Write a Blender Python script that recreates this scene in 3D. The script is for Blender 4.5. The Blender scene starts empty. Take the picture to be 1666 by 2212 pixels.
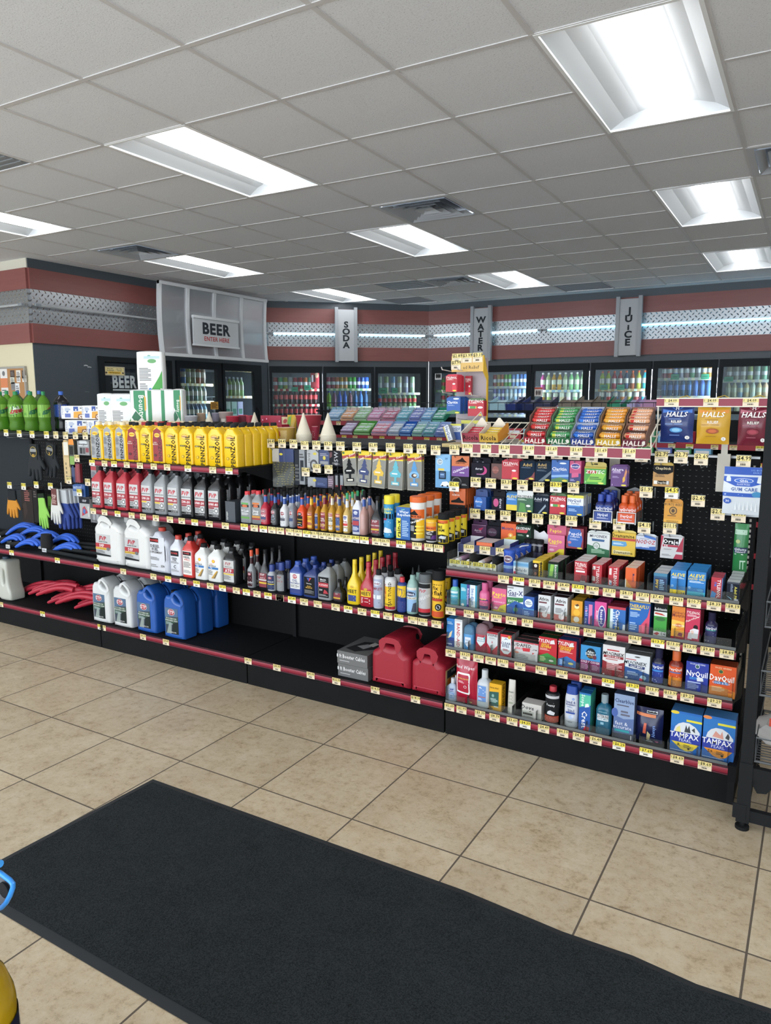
import bpy, math, random
from mathutils import Vector, Matrix
from mathutils.geometry import tessellate_polygon
random.seed(7)
SC = bpy.context.scene
COL = SC.collection
# ---------------------------------------------------------------- camera
W_, H_ = 1666.0, 2212.0
FPX = 1588.3
_p, _y, _r = math.radians(-8.5357), math.radians(30.571), math.radians(-0.0991)
CF = Vector((-math.sin(_y)*math.cos(_p), math.cos(_y)*math.cos(_p), math.sin(_p)))
_R = Vector((math.cos(_y), math.sin(_y), 0)); _U = _R.cross(CF)
CR = math.cos(_r)*_R + math.sin(_r)*_U
CU = -math.sin(_r)*_R + math.cos(_r)*_U
CO = Vector((0, 0, 1.55))
cd = bpy.data.cameras.new('camera'); cam = bpy.data.objects.new('camera', cd); COL.objects.link(cam)
cd.sensor_fit = 'VERTICAL'; cd.sensor_height = 24.0; cd.lens = 24.0*FPX/H_
cd.clip_start = 0.05; cd.clip_end = 60
M = Matrix((CR, CU, -CF)).transposed().to_4x4(); M.translation = CO
cam.matrix_world = M
SC.camera = cam
# ---------------------------------------------------------------- view, world (daylight from the shop front behind the camera)
SC.view_settings.view_transform = 'Standard'; SC.view_settings.look = 'None'
SC.view_settings.gamma = 1; SC.view_settings.use_curve_mapping = False
SC.view_settings.exposure = 0.34
wd = bpy.data.worlds.new('world'); SC.world = wd; wd.use_nodes = True
bg = wd.node_tree.nodes['Background']; bg.inputs[0].default_value = (0.84, 0.92, 1.0, 1); bg.inputs[1].default_value = 3.8
LENS_E = 7.0

def ray(x, y):
    return CF + CR*((x-W_/2)/FPX) - CU*((y-H_/2)/FPX)
def PX(x, y, X): d = ray(x, y); return CO + d*(X/d.x)
def PY(x, y, Y): d = ray(x, y); return CO + d*(Y/d.y)
def PZ(x, y, z): d = ray(x, y); return CO + d*((z-CO.z)/d.z)
def PN(x, y, P, n): d = ray(x, y); return CO + d*(((Vector(P)-CO).dot(n))/d.dot(n))
def PROJ(P):
    v = Vector(P)-CO; z = v.dot(CF); return (W_/2+FPX*v.dot(CR)/z, H_/2-FPX*v.dot(CU)/z)

# ---------------------------------------------------------------- materials
def lin(h):
    if len(h) == 3: h = ''.join(c*2 for c in h)
    o = []
    for i in (0, 2, 4):
        c = int(h[i:i+2], 16)/255.0
        o.append(c/12.92 if c <= 0.04045 else ((c+0.055)/1.055)**2.4)
    return (o[0], o[1], o[2], 1)
MATS = {}
def mat(key):
    """'RRGGBB' or 'RRGGBB:g' g=glossy m=metal t=clear plastic e=lit f=fabric"""
    if key in MATS: return MATS[key]
    m = bpy.data.materials.new('surface_'+key.replace(':', '_')); m.use_nodes = True
    nt = m.node_tree; b = nt.nodes['Principled BSDF']
    h, _, fl = key.partition(':')
    b.inputs['Base Color'].default_value = lin(h)
    b.inputs['Roughness'].default_value = 0.45
    if not fl and max(lin(h)[:3]) < .05: b.inputs['Roughness'].default_value = .7; b.inputs['Specular IOR Level'].default_value = .2
    if fl == 'g': b.inputs['Roughness'].default_value = 0.22
    if fl == 'f': b.inputs['Roughness'].default_value = 0.9
    if fl == 'm': b.inputs['Metallic'].default_value = 0.9; b.inputs['Roughness'].default_value = 0.3
    if fl[:1] == 'e':
        b.inputs['Emission Color'].default_value = lin(h); b.inputs['Emission Strength'].default_value = float(fl[1:] or 1)
    if fl[:1] == 't':   # thin clear plastic: mostly see-through with a sheen
        nt.nodes.remove(b)
        tr = nt.nodes.new('ShaderNodeBsdfTransparent'); tr.inputs[0].default_value = lin(h)
        gl = nt.nodes.new('ShaderNodeBsdfGlossy'); gl.inputs['Roughness'].default_value = 0.12
        df = nt.nodes.new('ShaderNodeBsdfDiffuse'); df.inputs[0].default_value = lin(h)
        fr = nt.nodes.new('ShaderNodeFresnel'); fr.inputs[0].default_value = 1.22
        m1 = nt.nodes.new('ShaderNodeMixShader'); m1.inputs[0].default_value = float(fl[1:] or 10)/100.0
        m2 = nt.nodes.new('ShaderNodeMixShader')
        nt.links.new(tr.outputs[0], m1.inputs[1]); nt.links.new(df.outputs[0], m1.inputs[2])
        nt.links.new(fr.outputs[0], m2.inputs[0]); nt.links.new(m1.outputs[0], m2.inputs[1]); nt.links.new(gl.outputs[0], m2.inputs[2])
        nt.links.new(m2.outputs[0], nt.nodes['Material Output'].inputs[0])
    MATS[key] = m
    return m

class NT:
    def __init__(s, name):
        s.m = bpy.data.materials.new(name); s.m.use_nodes = True; s.t = s.m.node_tree; s.b = s.t.nodes['Principled BSDF']
        s.co = s.t.nodes.new('ShaderNodeTexCoord').outputs['Object']
    def n(s, typ, **k):
        nd = s.t.nodes.new('ShaderNode'+typ)
        for a, v in k.items(): setattr(nd, a, v)
        return nd
    def L(s, a, b): s.t.links.new(a, b)
    def math(s, op, a, b=None, c=None):
        nd = s.n('Math', operation=op)
        for i, v in enumerate((a, b, c)):
            if v is None: continue
            if hasattr(v, 'links'): s.L(v, nd.inputs[i])
            else: nd.inputs[i].default_value = v
        return nd.outputs[0]
    def noise(s, scale, detail=4, rough=.6, vec=None):
        nd = s.n('TexNoise'); nd.inputs['Scale'].default_value = scale; nd.inputs['Detail'].default_value = detail; nd.inputs['Roughness'].default_value = rough
        s.L(vec or s.co, nd.inputs['Vector']); return nd.outputs['Fac']
    def ramp(s, fac, stops):
        nd = s.n('ValToRGB'); cr = nd.color_ramp
        while len(cr.elements) < len(stops): cr.elements.new(0.5)
        for e, (p, c) in zip(cr.elements, stops): e.position = p; e.color = lin(c)
        s.L(fac, nd.inputs[0]); return nd.outputs[0]
    def mix(s, fac, a, b, mode='MIX'):
        nd = s.n('MixRGB', blend_type=mode)
        for i, v in enumerate((fac, a, b)):
            if hasattr(v, 'links'): s.L(v, nd.inputs[i])
            elif isinstance(v, str): nd.inputs[i].default_value = lin(v)
            else: nd.inputs[i].default_value = v
        return nd.outputs[0]
    def bump(s, h, strength, dist):
        nd = s.n('Bump'); nd.inputs['Strength'].default_value = strength; nd.inputs['Distance'].default_value = dist
        s.L(h, nd.inputs['Height']); s.L(nd.outputs[0], s.b.inputs['Normal'])

# ---------------------------------------------------------------- mesh builder
TXT = {}
def text_mesh(s, bold=True, res=1, sp=1.0):
    k = (s, bold, res)
    if k in TXT: return TXT[k]
    cu = bpy.data.curves.new('t', 'FONT'); cu.body = s; cu.align_x = 'CENTER'; cu.resolution_u = res
    cu.offset = 0.04 if bold == 2 else 0.018 if bold else 0.0; cu.space_character = 1.12 if bold == 2 else 1.06 if bold else 1.0
    ob = bpy.data.objects.new('t', cu)
    me = ob.to_mesh()
    vs = [(v.co.x/0.70, v.co.y/0.70) for v in me.vertices]; fs = [tuple(p.vertices) for p in me.polygons]
    ob.to_mesh_clear(); bpy.data.objects.remove(ob); bpy.data.curves.remove(cu)
    if vs:
        a = min(v[0] for v in vs); b = max(v[0] for v in vs)
        vs = [(x-(a+b)/2, y) for x, y in vs]; w = b-a
    else: w = 1
    TXT[k] = (vs, fs, max(w, 0.01)); return TXT[k]

class MB:
    def __init__(s): s.v = []; s.f = []; s.m = []; s.mk = []
    def mi(s, k):
        if k not in s.mk: s.mk.append(k)
        return s.mk.index(k)
    def add(s, vs, fs, k, T=None):
        o = len(s.v)
        s.v += [tuple(T @ Vector(v)) for v in vs] if T else [tuple(v) for v in vs]
        i = s.mi(k)
        for f in fs: s.f.append(tuple(a+o for a in f)); s.m.append(i)
        return s
    def box(s, x0, x1, y0, y1, z0, z1, k, T=None):
        v = [(x, y, z) for z in (z0, z1) for y in (y0, y1) for x in (x0, x1)]
        return s.add(v, [(0, 2, 3, 1), (4, 5, 7, 6), (0, 1, 5, 4), (1, 3, 7, 5), (3, 2, 6, 7), (2, 0, 4, 6)], k, T)
    def quad(s, a, b, c, d, k): return s.add([a, b, c, d], [(0, 1, 2, 3)], k)
    def rings(s, rs, k, seg=24, e=2.0, caps=True, T=None):
        """rs: (z, half_w, half_d, cx, cy) superellipse cross sections"""
        vs = []; fs = []
        for r in rs:
            z, a, b = r[:3]; cx = r[3] if len(r) > 3 else 0; cy = r[4] if len(r) > 4 else 0
            for i in range(seg):
                t = 2*math.pi*i/seg; c, q = math.cos(t), math.sin(t)
                vs.append((cx+a*math.copysign(abs(c)**(2/e), c), cy+b*math.copysign(abs(q)**(2/e), q), z))
        for j in range(len(rs)-1):
            for i in range(seg):
                i2 = (i+1) % seg; fs.append((j*seg+i, j*seg+i2, (j+1)*seg+i2, (j+1)*seg+i))
        if caps:
            fs.append(tuple(reversed(range(seg)))); n = (len(rs)-1)*seg; fs.append(tuple(range(n, n+seg)))
        return s.add(vs, fs, k, T)
    def tube(s, pts, r, k, seg=8, closed=False, T=None):
        P = [Vector(p) for p in pts]; vs = []; fs = []; n = len(P); u0 = None
        for i, p in enumerate(P):
            if closed: d = (P[(i+1) % n]-P[i-1])
            else: d = P[min(i+1, n-1)]-P[max(i-1, 0)]
            d.normalize()
            if u0 is None: u0 = d.orthogonal()
            u = (u0-d*u0.dot(d)); u = u.normalized() if u.length > 1e-6 else d.orthogonal().normalized(); u0 = u
            w = d.cross(u); rr = r[i] if isinstance(r, (list, tuple)) else r
            for q in range(seg):
                a = 2*math.pi*q/seg; vs.append(p+u*(rr*math.cos(a))+w*(rr*math.sin(a)))
        for i in range(n if closed else n-1):
            j = (i+1) % n
            for q in range(seg):
                q2 = (q+1) % seg; fs.append((i*seg+q, i*seg+q2, j*seg+q2, j*seg+q))
        if not closed: fs.append(tuple(reversed(range(seg)))); fs.append(tuple(range((n-1)*seg, n*seg)))
        return s.add(vs, fs, k, T)
    def slab(s, outs, d, k, bev=0.003, T=None, res=2):
        """outline polygons (first outer, rest holes) in x,z; thickness d along y, rounded edges"""
        cu = bpy.data.curves.new('s', 'CURVE'); cu.dimensions = '2D'; cu.fill_mode = 'BOTH'
        bev = min(bev, d/2*.98)
        cu.extrude = d/2-bev; cu.bevel_depth = bev; cu.bevel_resolution = res; cu.offset = -bev
        for poly in outs:
            sp = cu.splines.new('POLY'); sp.points.add(len(poly)-1); sp.use_cyclic_u = True
            for q, (x, z) in zip(sp.points, poly): q.co = (x, z, 0, 1)
        ob = bpy.data.objects.new('s', cu); me = ob.to_mesh()
        vs = [(v.co.x, -v.co.z, v.co.y) for v in me.vertices]; fs = [tuple(p.vertices) for p in me.polygons]
        ob.to_mesh_clear(); bpy.data.objects.remove(ob); bpy.data.curves.remove(cu)
        return s.add(vs, fs, k, T)
    def poly(s, pts, S, lay, k, fine):
        if not fine: return s.add([S(u, v, lay) for u, v in pts], [tuple(range(len(pts)))], k)
        tris = [[pts[i] for i in t] for t in tessellate_polygon([[Vector((u, v, 0)) for u, v in pts]])]
        for _ in range(2):
            q = []
            for a, b, c in tris:
                ab, bc, ca = [((p[0]+r[0])/2, (p[1]+r[1])/2) for p, r in ((a, b), (b, c), (c, a))]; q += [(a, ab, ca), (ab, b, bc), (ca, bc, c), (ab, bc, ca)]
            tris = q
        return s.add([S(u, v, lay) for t in tris for u, v in t], [(3*i, 3*i+1, 3*i+2) for i in range(len(tris))], k)
    def art(s, spec, S, w, h, lay0=1, grid=(6, 2)):
        """draw a printed design; S(u, v, layer) -> point, w and h real size of the print"""
        lay = lay0
        for el in spec.split(';'):
            el = el.strip()
            if not el: continue
            a = el.split(' ')
            c = a[0]
            if c == 'R':
                u0, v0, u1, v1 = map(float, a[1:5]); k = a[5]
                nu = max(1, int(abs(u1-u0)*grid[0]+.99)); nv = max(1, int(abs(v1-v0)*grid[1]+.99))
                vs = [S(u0+(u1-u0)*i/nu, v0+(v1-v0)*j/nv, lay) for j in range(nv+1) for i in range(nu+1)]
                s.add(vs, [(j*(nu+1)+i, j*(nu+1)+i+1, (j+1)*(nu+1)+i+1, (j+1)*(nu+1)+i) for j in range(nv) for i in range(nu)], k)
            elif c == 'O':
                u, v, ru, rv = map(float, a[1:5]); n = 16
                s.poly([(u+ru*math.cos(6.2832*i/n), v+rv*math.sin(6.2832*i/n)) for i in range(n)], S, lay, a[5], grid[0] > 2 and max(ru, rv*.5) > .12)
            elif c == 'P':
                q = list(map(float, a[2:])); n = len(q)//2
                s.poly([(q[2*i], q[2*i+1]) for i in range(n)], S, lay, a[1], grid[0] > 2)
            elif c == 'L':   # rows of fine print drawn as hairlines
                u0, v0, u1, v1 = map(float, a[1:5]); n = int(a[6])
                for i in range(n):
                    vv = v1+(v0-v1)*(i+.5)/n; hh = abs(v1-v0)/n*.28; e_ = u1-(u1-u0)*(0.0 if i % 3 else .22)
                    s.add([S(u0, vv-hh, lay), S(e_, vv-hh, lay), S(e_, vv+hh, lay), S(u0, vv+hh, lay)], [(0, 1, 2, 3)], a[5])
            elif c in 'TIVWtY':
                u, v, hh = map(float, a[1:4]); k = a[4]; st = ' '.join(a[5:])
                vs, fs, tw = text_mesh(st, c != 't')
                if c in 'TItY':
                    H = hh*h; sx = H/w
                    if tw*sx > .94: sx = .94/tw
                    if c == 'Y': pts = [(u+x*sx, v-hh/2+y*hh+x*sx*.22) for x, y in vs]
                    else:
                        sh = .22 if c == 'I' else 0
                        pts = [(u+(x+sh*(y-.5))*sx, v-hh/2+y*hh) for x, y in vs]
                else:
                    H = hh*w; sv = H/h
                    if tw*sv > .94: sv = .94/tw
                    if c == 'W': pts = [(u+hh/2-y*hh, v+x*sv) for x, y in vs]
                    else: pts = [(u-hh/2+y*hh, v-x*sv) for x, y in vs]
                s.add([S(p, q, lay+.5) for p, q in pts], fs, k)
            lay += 0.5 if len(spec) > 400 else 1
        return s
    def data(s, name, ang=38):
        me = bpy.data.meshes.new(name); me.from_pydata(s.v, [], s.f)
        for k in s.mk: me.materials.append(k if not isinstance(k, str) else mat(k))
        me.polygons.foreach_set('material_index', s.m)
        me.polygons.foreach_set('use_smooth', [True]*len(s.f))
        me.set_sharp_from_angle(angle=math.radians(ang)); me.update()
        return me
    def obj(s, name, parent=None, loc=(0, 0, 0), rz=0):
        return link(name, s.data(name), parent, loc, rz)

def link(name, data, parent=None, loc=(0, 0, 0), rz=0):
    o = bpy.data.objects.new(name, data); COL.objects.link(o)
    o.location = loc; o.rotation_euler = (0, 0, rz)
    if parent: o.parent = parent
    return o
USED = {}
def tag(o, label, cat, group=None, kind=None):
    w = label.split()
    if len(w) > 16: label = ' '.join(w[:16]).rstrip(',')
    if label in USED and not group: print('DUPLABEL', label)
    USED[label] = USED.get(label, 0)+1
    o['label'] = label; o['category'] = cat
    if group: o['group'] = group
    if kind: o['kind'] = kind
    return o
def thing(name, label, cat, loc=(0, 0, 0), rz=0, group=None):
    o = bpy.data.objects.new(name, None); COL.objects.link(o); o.location = loc; o.rotation_euler = (0, 0, rz)
    o.empty_display_size = .05
    return tag(o, label, cat, group)
def struct(o, label=None):
    o['kind'] = 'structure'
    if label: o['label'] = label
    return o
def dup(root, loc, label=None, rz=None, group=None):
    r = root.copy(); COL.objects.link(r); r.location = loc
    if rz is not None: r.rotation_euler = (0, 0, rz)
    if label:
        w = label.split(); label = ' '.join(w[:16]).rstrip(',')
        if label in USED and not group: print('DUPLABEL', label)
        USED[label] = USED.get(label, 0)+1
        r['label'] = label
    if group: r['group'] = group
    for c in list(root.children):
        k = c.copy(); COL.objects.link(k); k.parent = r
        for g in c.children:
            q = g.copy(); COL.objects.link(q); q.parent = k
    return r
ORD = ['first', 'second', 'third', 'fourth', 'fifth', 'sixth', 'seventh', 'eighth', 'ninth', 'tenth', 'eleventh', 'twelfth', 'thirteenth', 'fourteenth', 'fifteenth', 'sixteenth', 'seventeenth', 'eighteenth', 'nineteenth', 'twentieth']
def flatS(x0, z0, w, h, y):   # print on a flat face looking towards -y
    return lambda u, v, l: (x0+u*w, y-l*.0003, z0+v*h)
def Tm(loc=(0, 0, 0), rx=0, ry=0, rz=0):
    return Matrix.Translation(loc) @ Matrix.Rotation(rz, 4, 'Z') @ Matrix.Rotation(ry, 4, 'Y') @ Matrix.Rotation(rx, 4, 'X')
def smooth(poly, n=2):
    for _ in range(n):
        q = []
        for i in range(len(poly)):
            a, b = poly[i], poly[(i+1) % len(poly)]
            q += [(a[0]*.75+b[0]*.25, a[1]*.75+b[1]*.25), (a[0]*.25+b[0]*.75, a[1]*.25+b[1]*.75)]
        poly = q
    return poly

# ================================================================ ROOM
CZ = 2.9475
TILE = .4458; TX, TY = -4.0866, 2.138
def floor_material():
    g = NT('travertine_floor_tile'); sep = g.n('SeparateXYZ'); g.L(g.co, sep.inputs[0])
    def edge(o, off):
        f = g.math('FRACT', g.math('DIVIDE', g.math('SUBTRACT', o, off), TILE))
        return g.math('ABSOLUTE', g.math('SUBTRACT', f, .5))
    ex, ey = edge(sep.outputs[0], TX), edge(sep.outputs[1], TY)
    m = g.math('GREATER_THAN', g.math('MAXIMUM', ex, ey), .5-.0032/TILE)
    fx = g.math('FLOOR', g.math('DIVIDE', g.math('SUBTRACT', sep.outputs[0], TX), TILE))
    fy = g.math('FLOOR', g.math('DIVIDE', g.math('SUBTRACT', sep.outputs[1], TY), TILE))
    cb = g.n('CombineXYZ'); g.L(fx, cb.inputs[0]); g.L(fy, cb.inputs[1])
    wn = g.n('TexWhiteNoise'); g.L(cb.outputs[0], wn.inputs['Vector'])
    va = g.n('VectorMath', operation='MULTIPLY_ADD'); g.L(wn.outputs['Color'], va.inputs[0]); va.inputs[1].default_value = (9, 9, 9); g.L(g.co, va.inputs[2])
    n1 = g.noise(5, 8, .62, va.outputs[0]); n2 = g.noise(26, 7, .75, va.outputs[0]); n3 = g.noise(90, 3, .6, va.outputs[0])
    c = g.ramp(n1, [(.3, '967f62'), (.45, 'b09a7c'), (.56, 'bfad90'), (.72, 'cfc1a9')])
    c2 = g.ramp(n2, [(.36, '8a7458'), (.46, 'c2b195'), (.6, 'd4c8b2')])
    c = g.mix(.55, c, c2); c3 = g.ramp(n3, [(.33, '6c5638'), (.4, 'c4b496')]); c = g.mix(.22, c, c3)
    tone = g.n('MapRange'); g.L(wn.outputs['Value'], tone.inputs[0]); tone.inputs[3].default_value = .93; tone.inputs[4].default_value = 1.05
    hs = g.n('HueSaturation'); g.L(tone.outputs[0], hs.inputs['Value']); g.L(c, hs.inputs['Color'])
    g.L(g.mix(m, hs.outputs[0], '5b5146'), g.b.inputs['Base Color'])
    g.L(g.math('ADD', g.math('MULTIPLY', m, .4), .36), g.b.inputs['Roughness'])
    g.bump(g.math('SUBTRACT', g.math('MULTIPLY', n2, .3), m), .35, .002)
    return g.m
def ceil_material():
    g = NT('mineral_fibre_tile'); n1 = g.noise(150, 3, .8)
    g.L(g.ramp(n1, [(.34, 'bcbec2'), (.42, 'dfe1e5'), (.7, 'e6e8ec')]), g.b.inputs['Base Color']); g.b.inputs['Roughness'].default_value = .95
    g.bump(n1, .5, .002); return g.m
def plate_material():
    g = NT('diamond_plate'); sep = g.n('SeparateXYZ'); g.L(g.co, sep.inputs[0])
    u = g.math('MULTIPLY', sep.outputs[0], 1/.066); v = g.math('MULTIPLY', sep.outputs[2], 1/.066)
    a = g.math('ADD', u, v); b = g.math('SUBTRACT', u, v)
    fa = g.math('ABSOLUTE', g.math('SUBTRACT', g.math('FRACT', a), .5)); fb = g.math('ABSOLUTE', g.math('SUBTRACT', g.math('FRACT', b), .5))
    par = g.math('FRACT', g.math('MULTIPLY', g.math('ADD', g.math('FLOOR', a), g.math('FLOOR', b)), .5))
    sel = g.math('GREATER_THAN', par, .25)
    def loz(p, q):  # elongated lozenge height
        return g.math('MAXIMUM', g.math('SUBTRACT', 1.0, g.math('ADD', g.math('MULTIPLY', p, 2.1), g.math('MULTIPLY', q, 5.5))), 0.0)
    h = g.math('ADD', g.math('MULTIPLY', loz(fa, fb), sel), g.math('MULTIPLY', loz(fb, fa), g.math('SUBTRACT', 1.0, sel)))
    up = g.math('GREATER_THAN', h, .12)   # raised lozenges coloured brighter to paint their glints, ground darker and rougher
    g.L(g.mix(up, 'a6a9ac', 'fafbfc'), g.b.inputs['Base Color']); g.b.inputs['Metallic'].default_value = 1
    g.L(g.math('SUBTRACT', .36, g.math('MULTIPLY', up, .16)), g.b.inputs['Roughness'])
    g.bump(h, 1.0, .012); return g.m
def wood_material():
    g = NT('cherry_laminate'); mp = g.n('Mapping'); g.L(g.co, mp.inputs[0]); mp.inputs['Scale'].default_value = (1.0, 1.0, 9)
    n = g.noise(2.2, 6, .6, mp.outputs[0])
    g.L(g.ramp(n, [(.2, '824b47'), (.8, '8f5550')]), g.b.inputs['Base Color']); g.b.inputs['Roughness'].default_value = .42; return g.m
def mat_material():
    g = NT('mat_pile'); n = g.noise(9, 6, .7); n2 = g.noise(260, 2, .7)
    c = g.ramp(n, [(.35, '171a1c'), (.7, '262a2d')]); c = g.mix(.5, c, g.ramp(n2, [(.34, '0d0f10'), (.62, '3c4245')]))
    g.L(c, g.b.inputs['Base Color']); g.b.inputs['Roughness'].default_value = 1; g.b.inputs['Specular IOR Level'].default_value = .15; g.bump(n2, .7, .004); return g.m
def black_material():
    g = NT('black_powder_coat'); n = g.noise(6, 5, .6)
    g.L(g.ramp(n, [(.3, '090a0b'), (.7, '101214')]), g.b.inputs['Base Color']); g.b.inputs['Roughness'].default_value = .7; g.b.inputs['Specular IOR Level'].default_value = .2; return g.m
FLOOR, CEIL, PLATE, WOOD, MATP, BLK = floor_material(), ceil_material(), plate_material(), wood_material(), mat_material(), black_material()
PNT = '4a5259'     # dark slate wall paint
# floor
mb = MB(); mb.quad((-10, -3.2, 0), (4, -3.2, 0), (4, 9.9, 0), (-10, 9.9, 0), FLOOR); struct(mb.obj('floor'), 'beige travertine look tile floor with dark grout')
# ceiling grid, 24 inch tiles turned half a degree against the shelving
CA = math.radians(.5768); CP = .6096; CX0, CY0 = -.7481*1.3975, 2.9834*1.3975
def cg(i, j, z=CZ):
    X, Y = CX0+i*CP, CY0+j*CP
    return (X*math.cos(CA)-Y*math.sin(CA), X*math.sin(CA)+Y*math.cos(CA), z)
FIX = [(i, j) for i in (4, 0, -4, -8, -12) for j in (-10, -6, -2, 2, 6) if not (i == -12 and j > -3)]
holes = set()
for i, j in FIX: holes |= {(i, j), (i, j+1)}
VENTS = [(-3, 1), (-8, 1), (-5, 6), (1, 1)]; PANELS = [(-3, 8), (-6, 6), (-7, 8), (-6, -3)]
mb = MB()
for i in range(-15, 8):
    for j in range(-13, 10):
        if (i, j) in holes: continue
        x, y, _ = cg(i+.5, j+.5)
        if x < -6.7 and y > 4.9 and not (i, j) in holes and x < -7.2: continue
        if y > 10.1: continue
        k = CEIL
        if (i, j) in VENTS: continue
        if (i, j) in PANELS: continue
        mb.quad(cg(i, j), cg(i, j+1), cg(i+1, j+1), cg(i+1, j), k)
struct(mb.obj('ceiling'), 'white suspended ceiling of speckled square tiles')
mb = MB(); bw = .012
TB = 'cfcdcd'
def bar(a, b):
    a = Vector(a); b = Vector(b); d = (b-a).normalized(); n = Vector((-d.y, d.x, 0))*bw
    mb.add([a-n-Vector((0, 0, .004)), b-n-Vector((0, 0, .004)), b+n-Vector((0, 0, .004)), a+n-Vector((0, 0, .004)), a-n, b-n, b+n, a+n],
           [(0, 3, 2, 1), (0, 1, 5, 4), (2, 3, 7, 6)], TB)
for i in range(-14, 8):
    js = [j for j in range(-13, 10)]
    for j in js:
        x, y, _ = cg(i, j+.5)
        if y > 9.7 or (x < -6.85 and y > 4.4): continue
        bar(cg(i, j), cg(i, j+1))
for j in range(-12, 10):
    for i in range(-14, 8):
        if (i, j) in holes and (i, j-1) in holes: continue
        x, y, _ = cg(i+.5, j)
        if y > 9.85 or (x < -6.6 and y > 4.6): continue
        bar(cg(i, j, CZ-.0004), cg(i+1, j, CZ-.0004))
struct(mb.obj('trim_1'), 'white metal grid bars of the suspended ceiling')
# recessed light fixtures
def fixture_mesh():
    a = MB(); w, l, z = .295, 1.2, 0.0
    h = .085; W2, L2 = .6096-.03, 1.2192-.03
    # pan: long curved sides and end plates
    n = 8; xs = [W2*i/n for i in range(n+1)]; zz = [.004+h*math.sin(math.pi*i/n)**.7 for i in range(n+1)]
    for i in range(n):
        a.quad((xs[i], 0, zz[i]), (xs[i], L2, zz[i]), (xs[i+1], L2, zz[i+1]), (xs[i+1], 0, zz[i+1]), 'bcc0c3')
    for y in (0, L2):
        a.add([(xs[i], y, zz[i]) for i in range(n+1)]+[(W2, y, 0), (0, y, 0)], [tuple(range(n+3))], 'bcc0c3')
    f = MB()
    for x0, x1, y0, y1 in ((-.012, .004, -.012, L2+.012), (W2-.004, W2+.012, -.012, L2+.012), (.004, W2-.004, -.012, .004), (.004, W2-.004, L2-.004, L2+.012)):
        f.box(x0, x1, y0, y1, -.006, .004, 'f2f4f5')
    g = MB(); pts = []; m = 10; r = .068; cx = W2/2
    sec = [(cx+r*math.cos(math.pi+math.pi*q/m), .056+.052*math.sin(math.pi+math.pi*q/m)) for q in range(m+1)]
    vs = [(x, y, z) for y in (.03, L2-.03) for x, z in sec]
    g.add(vs, [(q, q+1, m+1+q+1, m+1+q) for q in range(m)]+[tuple(reversed(range(m+1))), tuple(range(m+1, 2*m+2))], 'ffffff:e%g' % LENS_E)
    return a.data('reflector_pan'), f.data('fixture_frame'), g.data('lens')
PAN, FRM, LEN_ = fixture_mesh()
rowname = {-10: 'far behind the viewer', -6: 'behind the viewer', -2: 'in the nearest row', 2: 'in the second row', 6: 'in the row by the coolers'}
colname = {4: 'beyond the right edge', 0: 'at the right', -4: 'in the middle', -8: 'at the left', -12: 'far left'}
for i, j in FIX:
    t = thing('ceiling_light', 'white recessed troffer light '+rowname[j]+', '+colname[i], 'ceiling light', cg(i+.025, j+.0125), CA)
    link('reflector_pan', PAN, t); link('fixture_frame', FRM, t); link('lens', LEN_, t)
# supply vents and return panels
def vent_mesh():
    a = MB(); s = .6096; a.box(.01, s-.01, .01, s-.01, .03, .034, '6b7480')
    b = MB(); n = 4
    for q in range(n):
        o = .045+q*.062; i = o+.045; z0, z1 = 0.0-.008, .022
        for c in range(4):
            def P(e, f, z):
                pts = [(e, e), (s-e, e), (s-e, s-e), (e, s-e)]
                return pts[f % 4]+(z,)
            b.quad(P(o, c, z0), P(o, c+1, z0), P(i, c+1, z1), P(i, c, z1), 'b5bac1' if q < 3 else 'bfc4ca')
    b.quad((.29, .29, -.004), (.29, s-.29, -.004), (s-.29, s-.29, -.004), (s-.29, .29, -.004), 'c9cdd2')
    f = MB()
    for x0, x1, y0, y1 in ((0, s, 0, .04), (0, s, s-.04, s), (0, .04, .04, s-.04), (s-.04, s, .04, s-.04)): f.box(x0, x1, y0, y1, -.003, .006, 'c6c8cb')
    return a.data('vent_throat'), b.data('louver'), f.data('vent_frame')
VA, VB, VF = vent_mesh()
for (i, j), d in zip(VENTS, ('between the middle lights', 'beside the far left light', 'near the cooler corner', 'at the right edge of the photo')):
    t = thing('air_vent', 'grey square ceiling air diffuser '+d, 'air vent', cg(i, j, CZ-.003), CA)
    link('vent_throat', VA, t); link('louver', VB, t); link('vent_frame', VF, t)
for (i, j), d in zip(PANELS, ('right of the water sign', 'behind the cooler corner vent', 'above the diagonal cooler wall', 'at the left edge of the photo')):
    a = MB(); a.box(.012, .598, .012, .598, 0, .01, '7d838a'); 
    for q in range(11): a.box(.03, .58, .04+q*.05, .055+q*.05, -.003, 0, '8e949a')
    t = tag(a.obj('return_grille', None, cg(i, j, CZ), CA), 'flat grey return air grille in the ceiling '+d, 'air vent')
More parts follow.
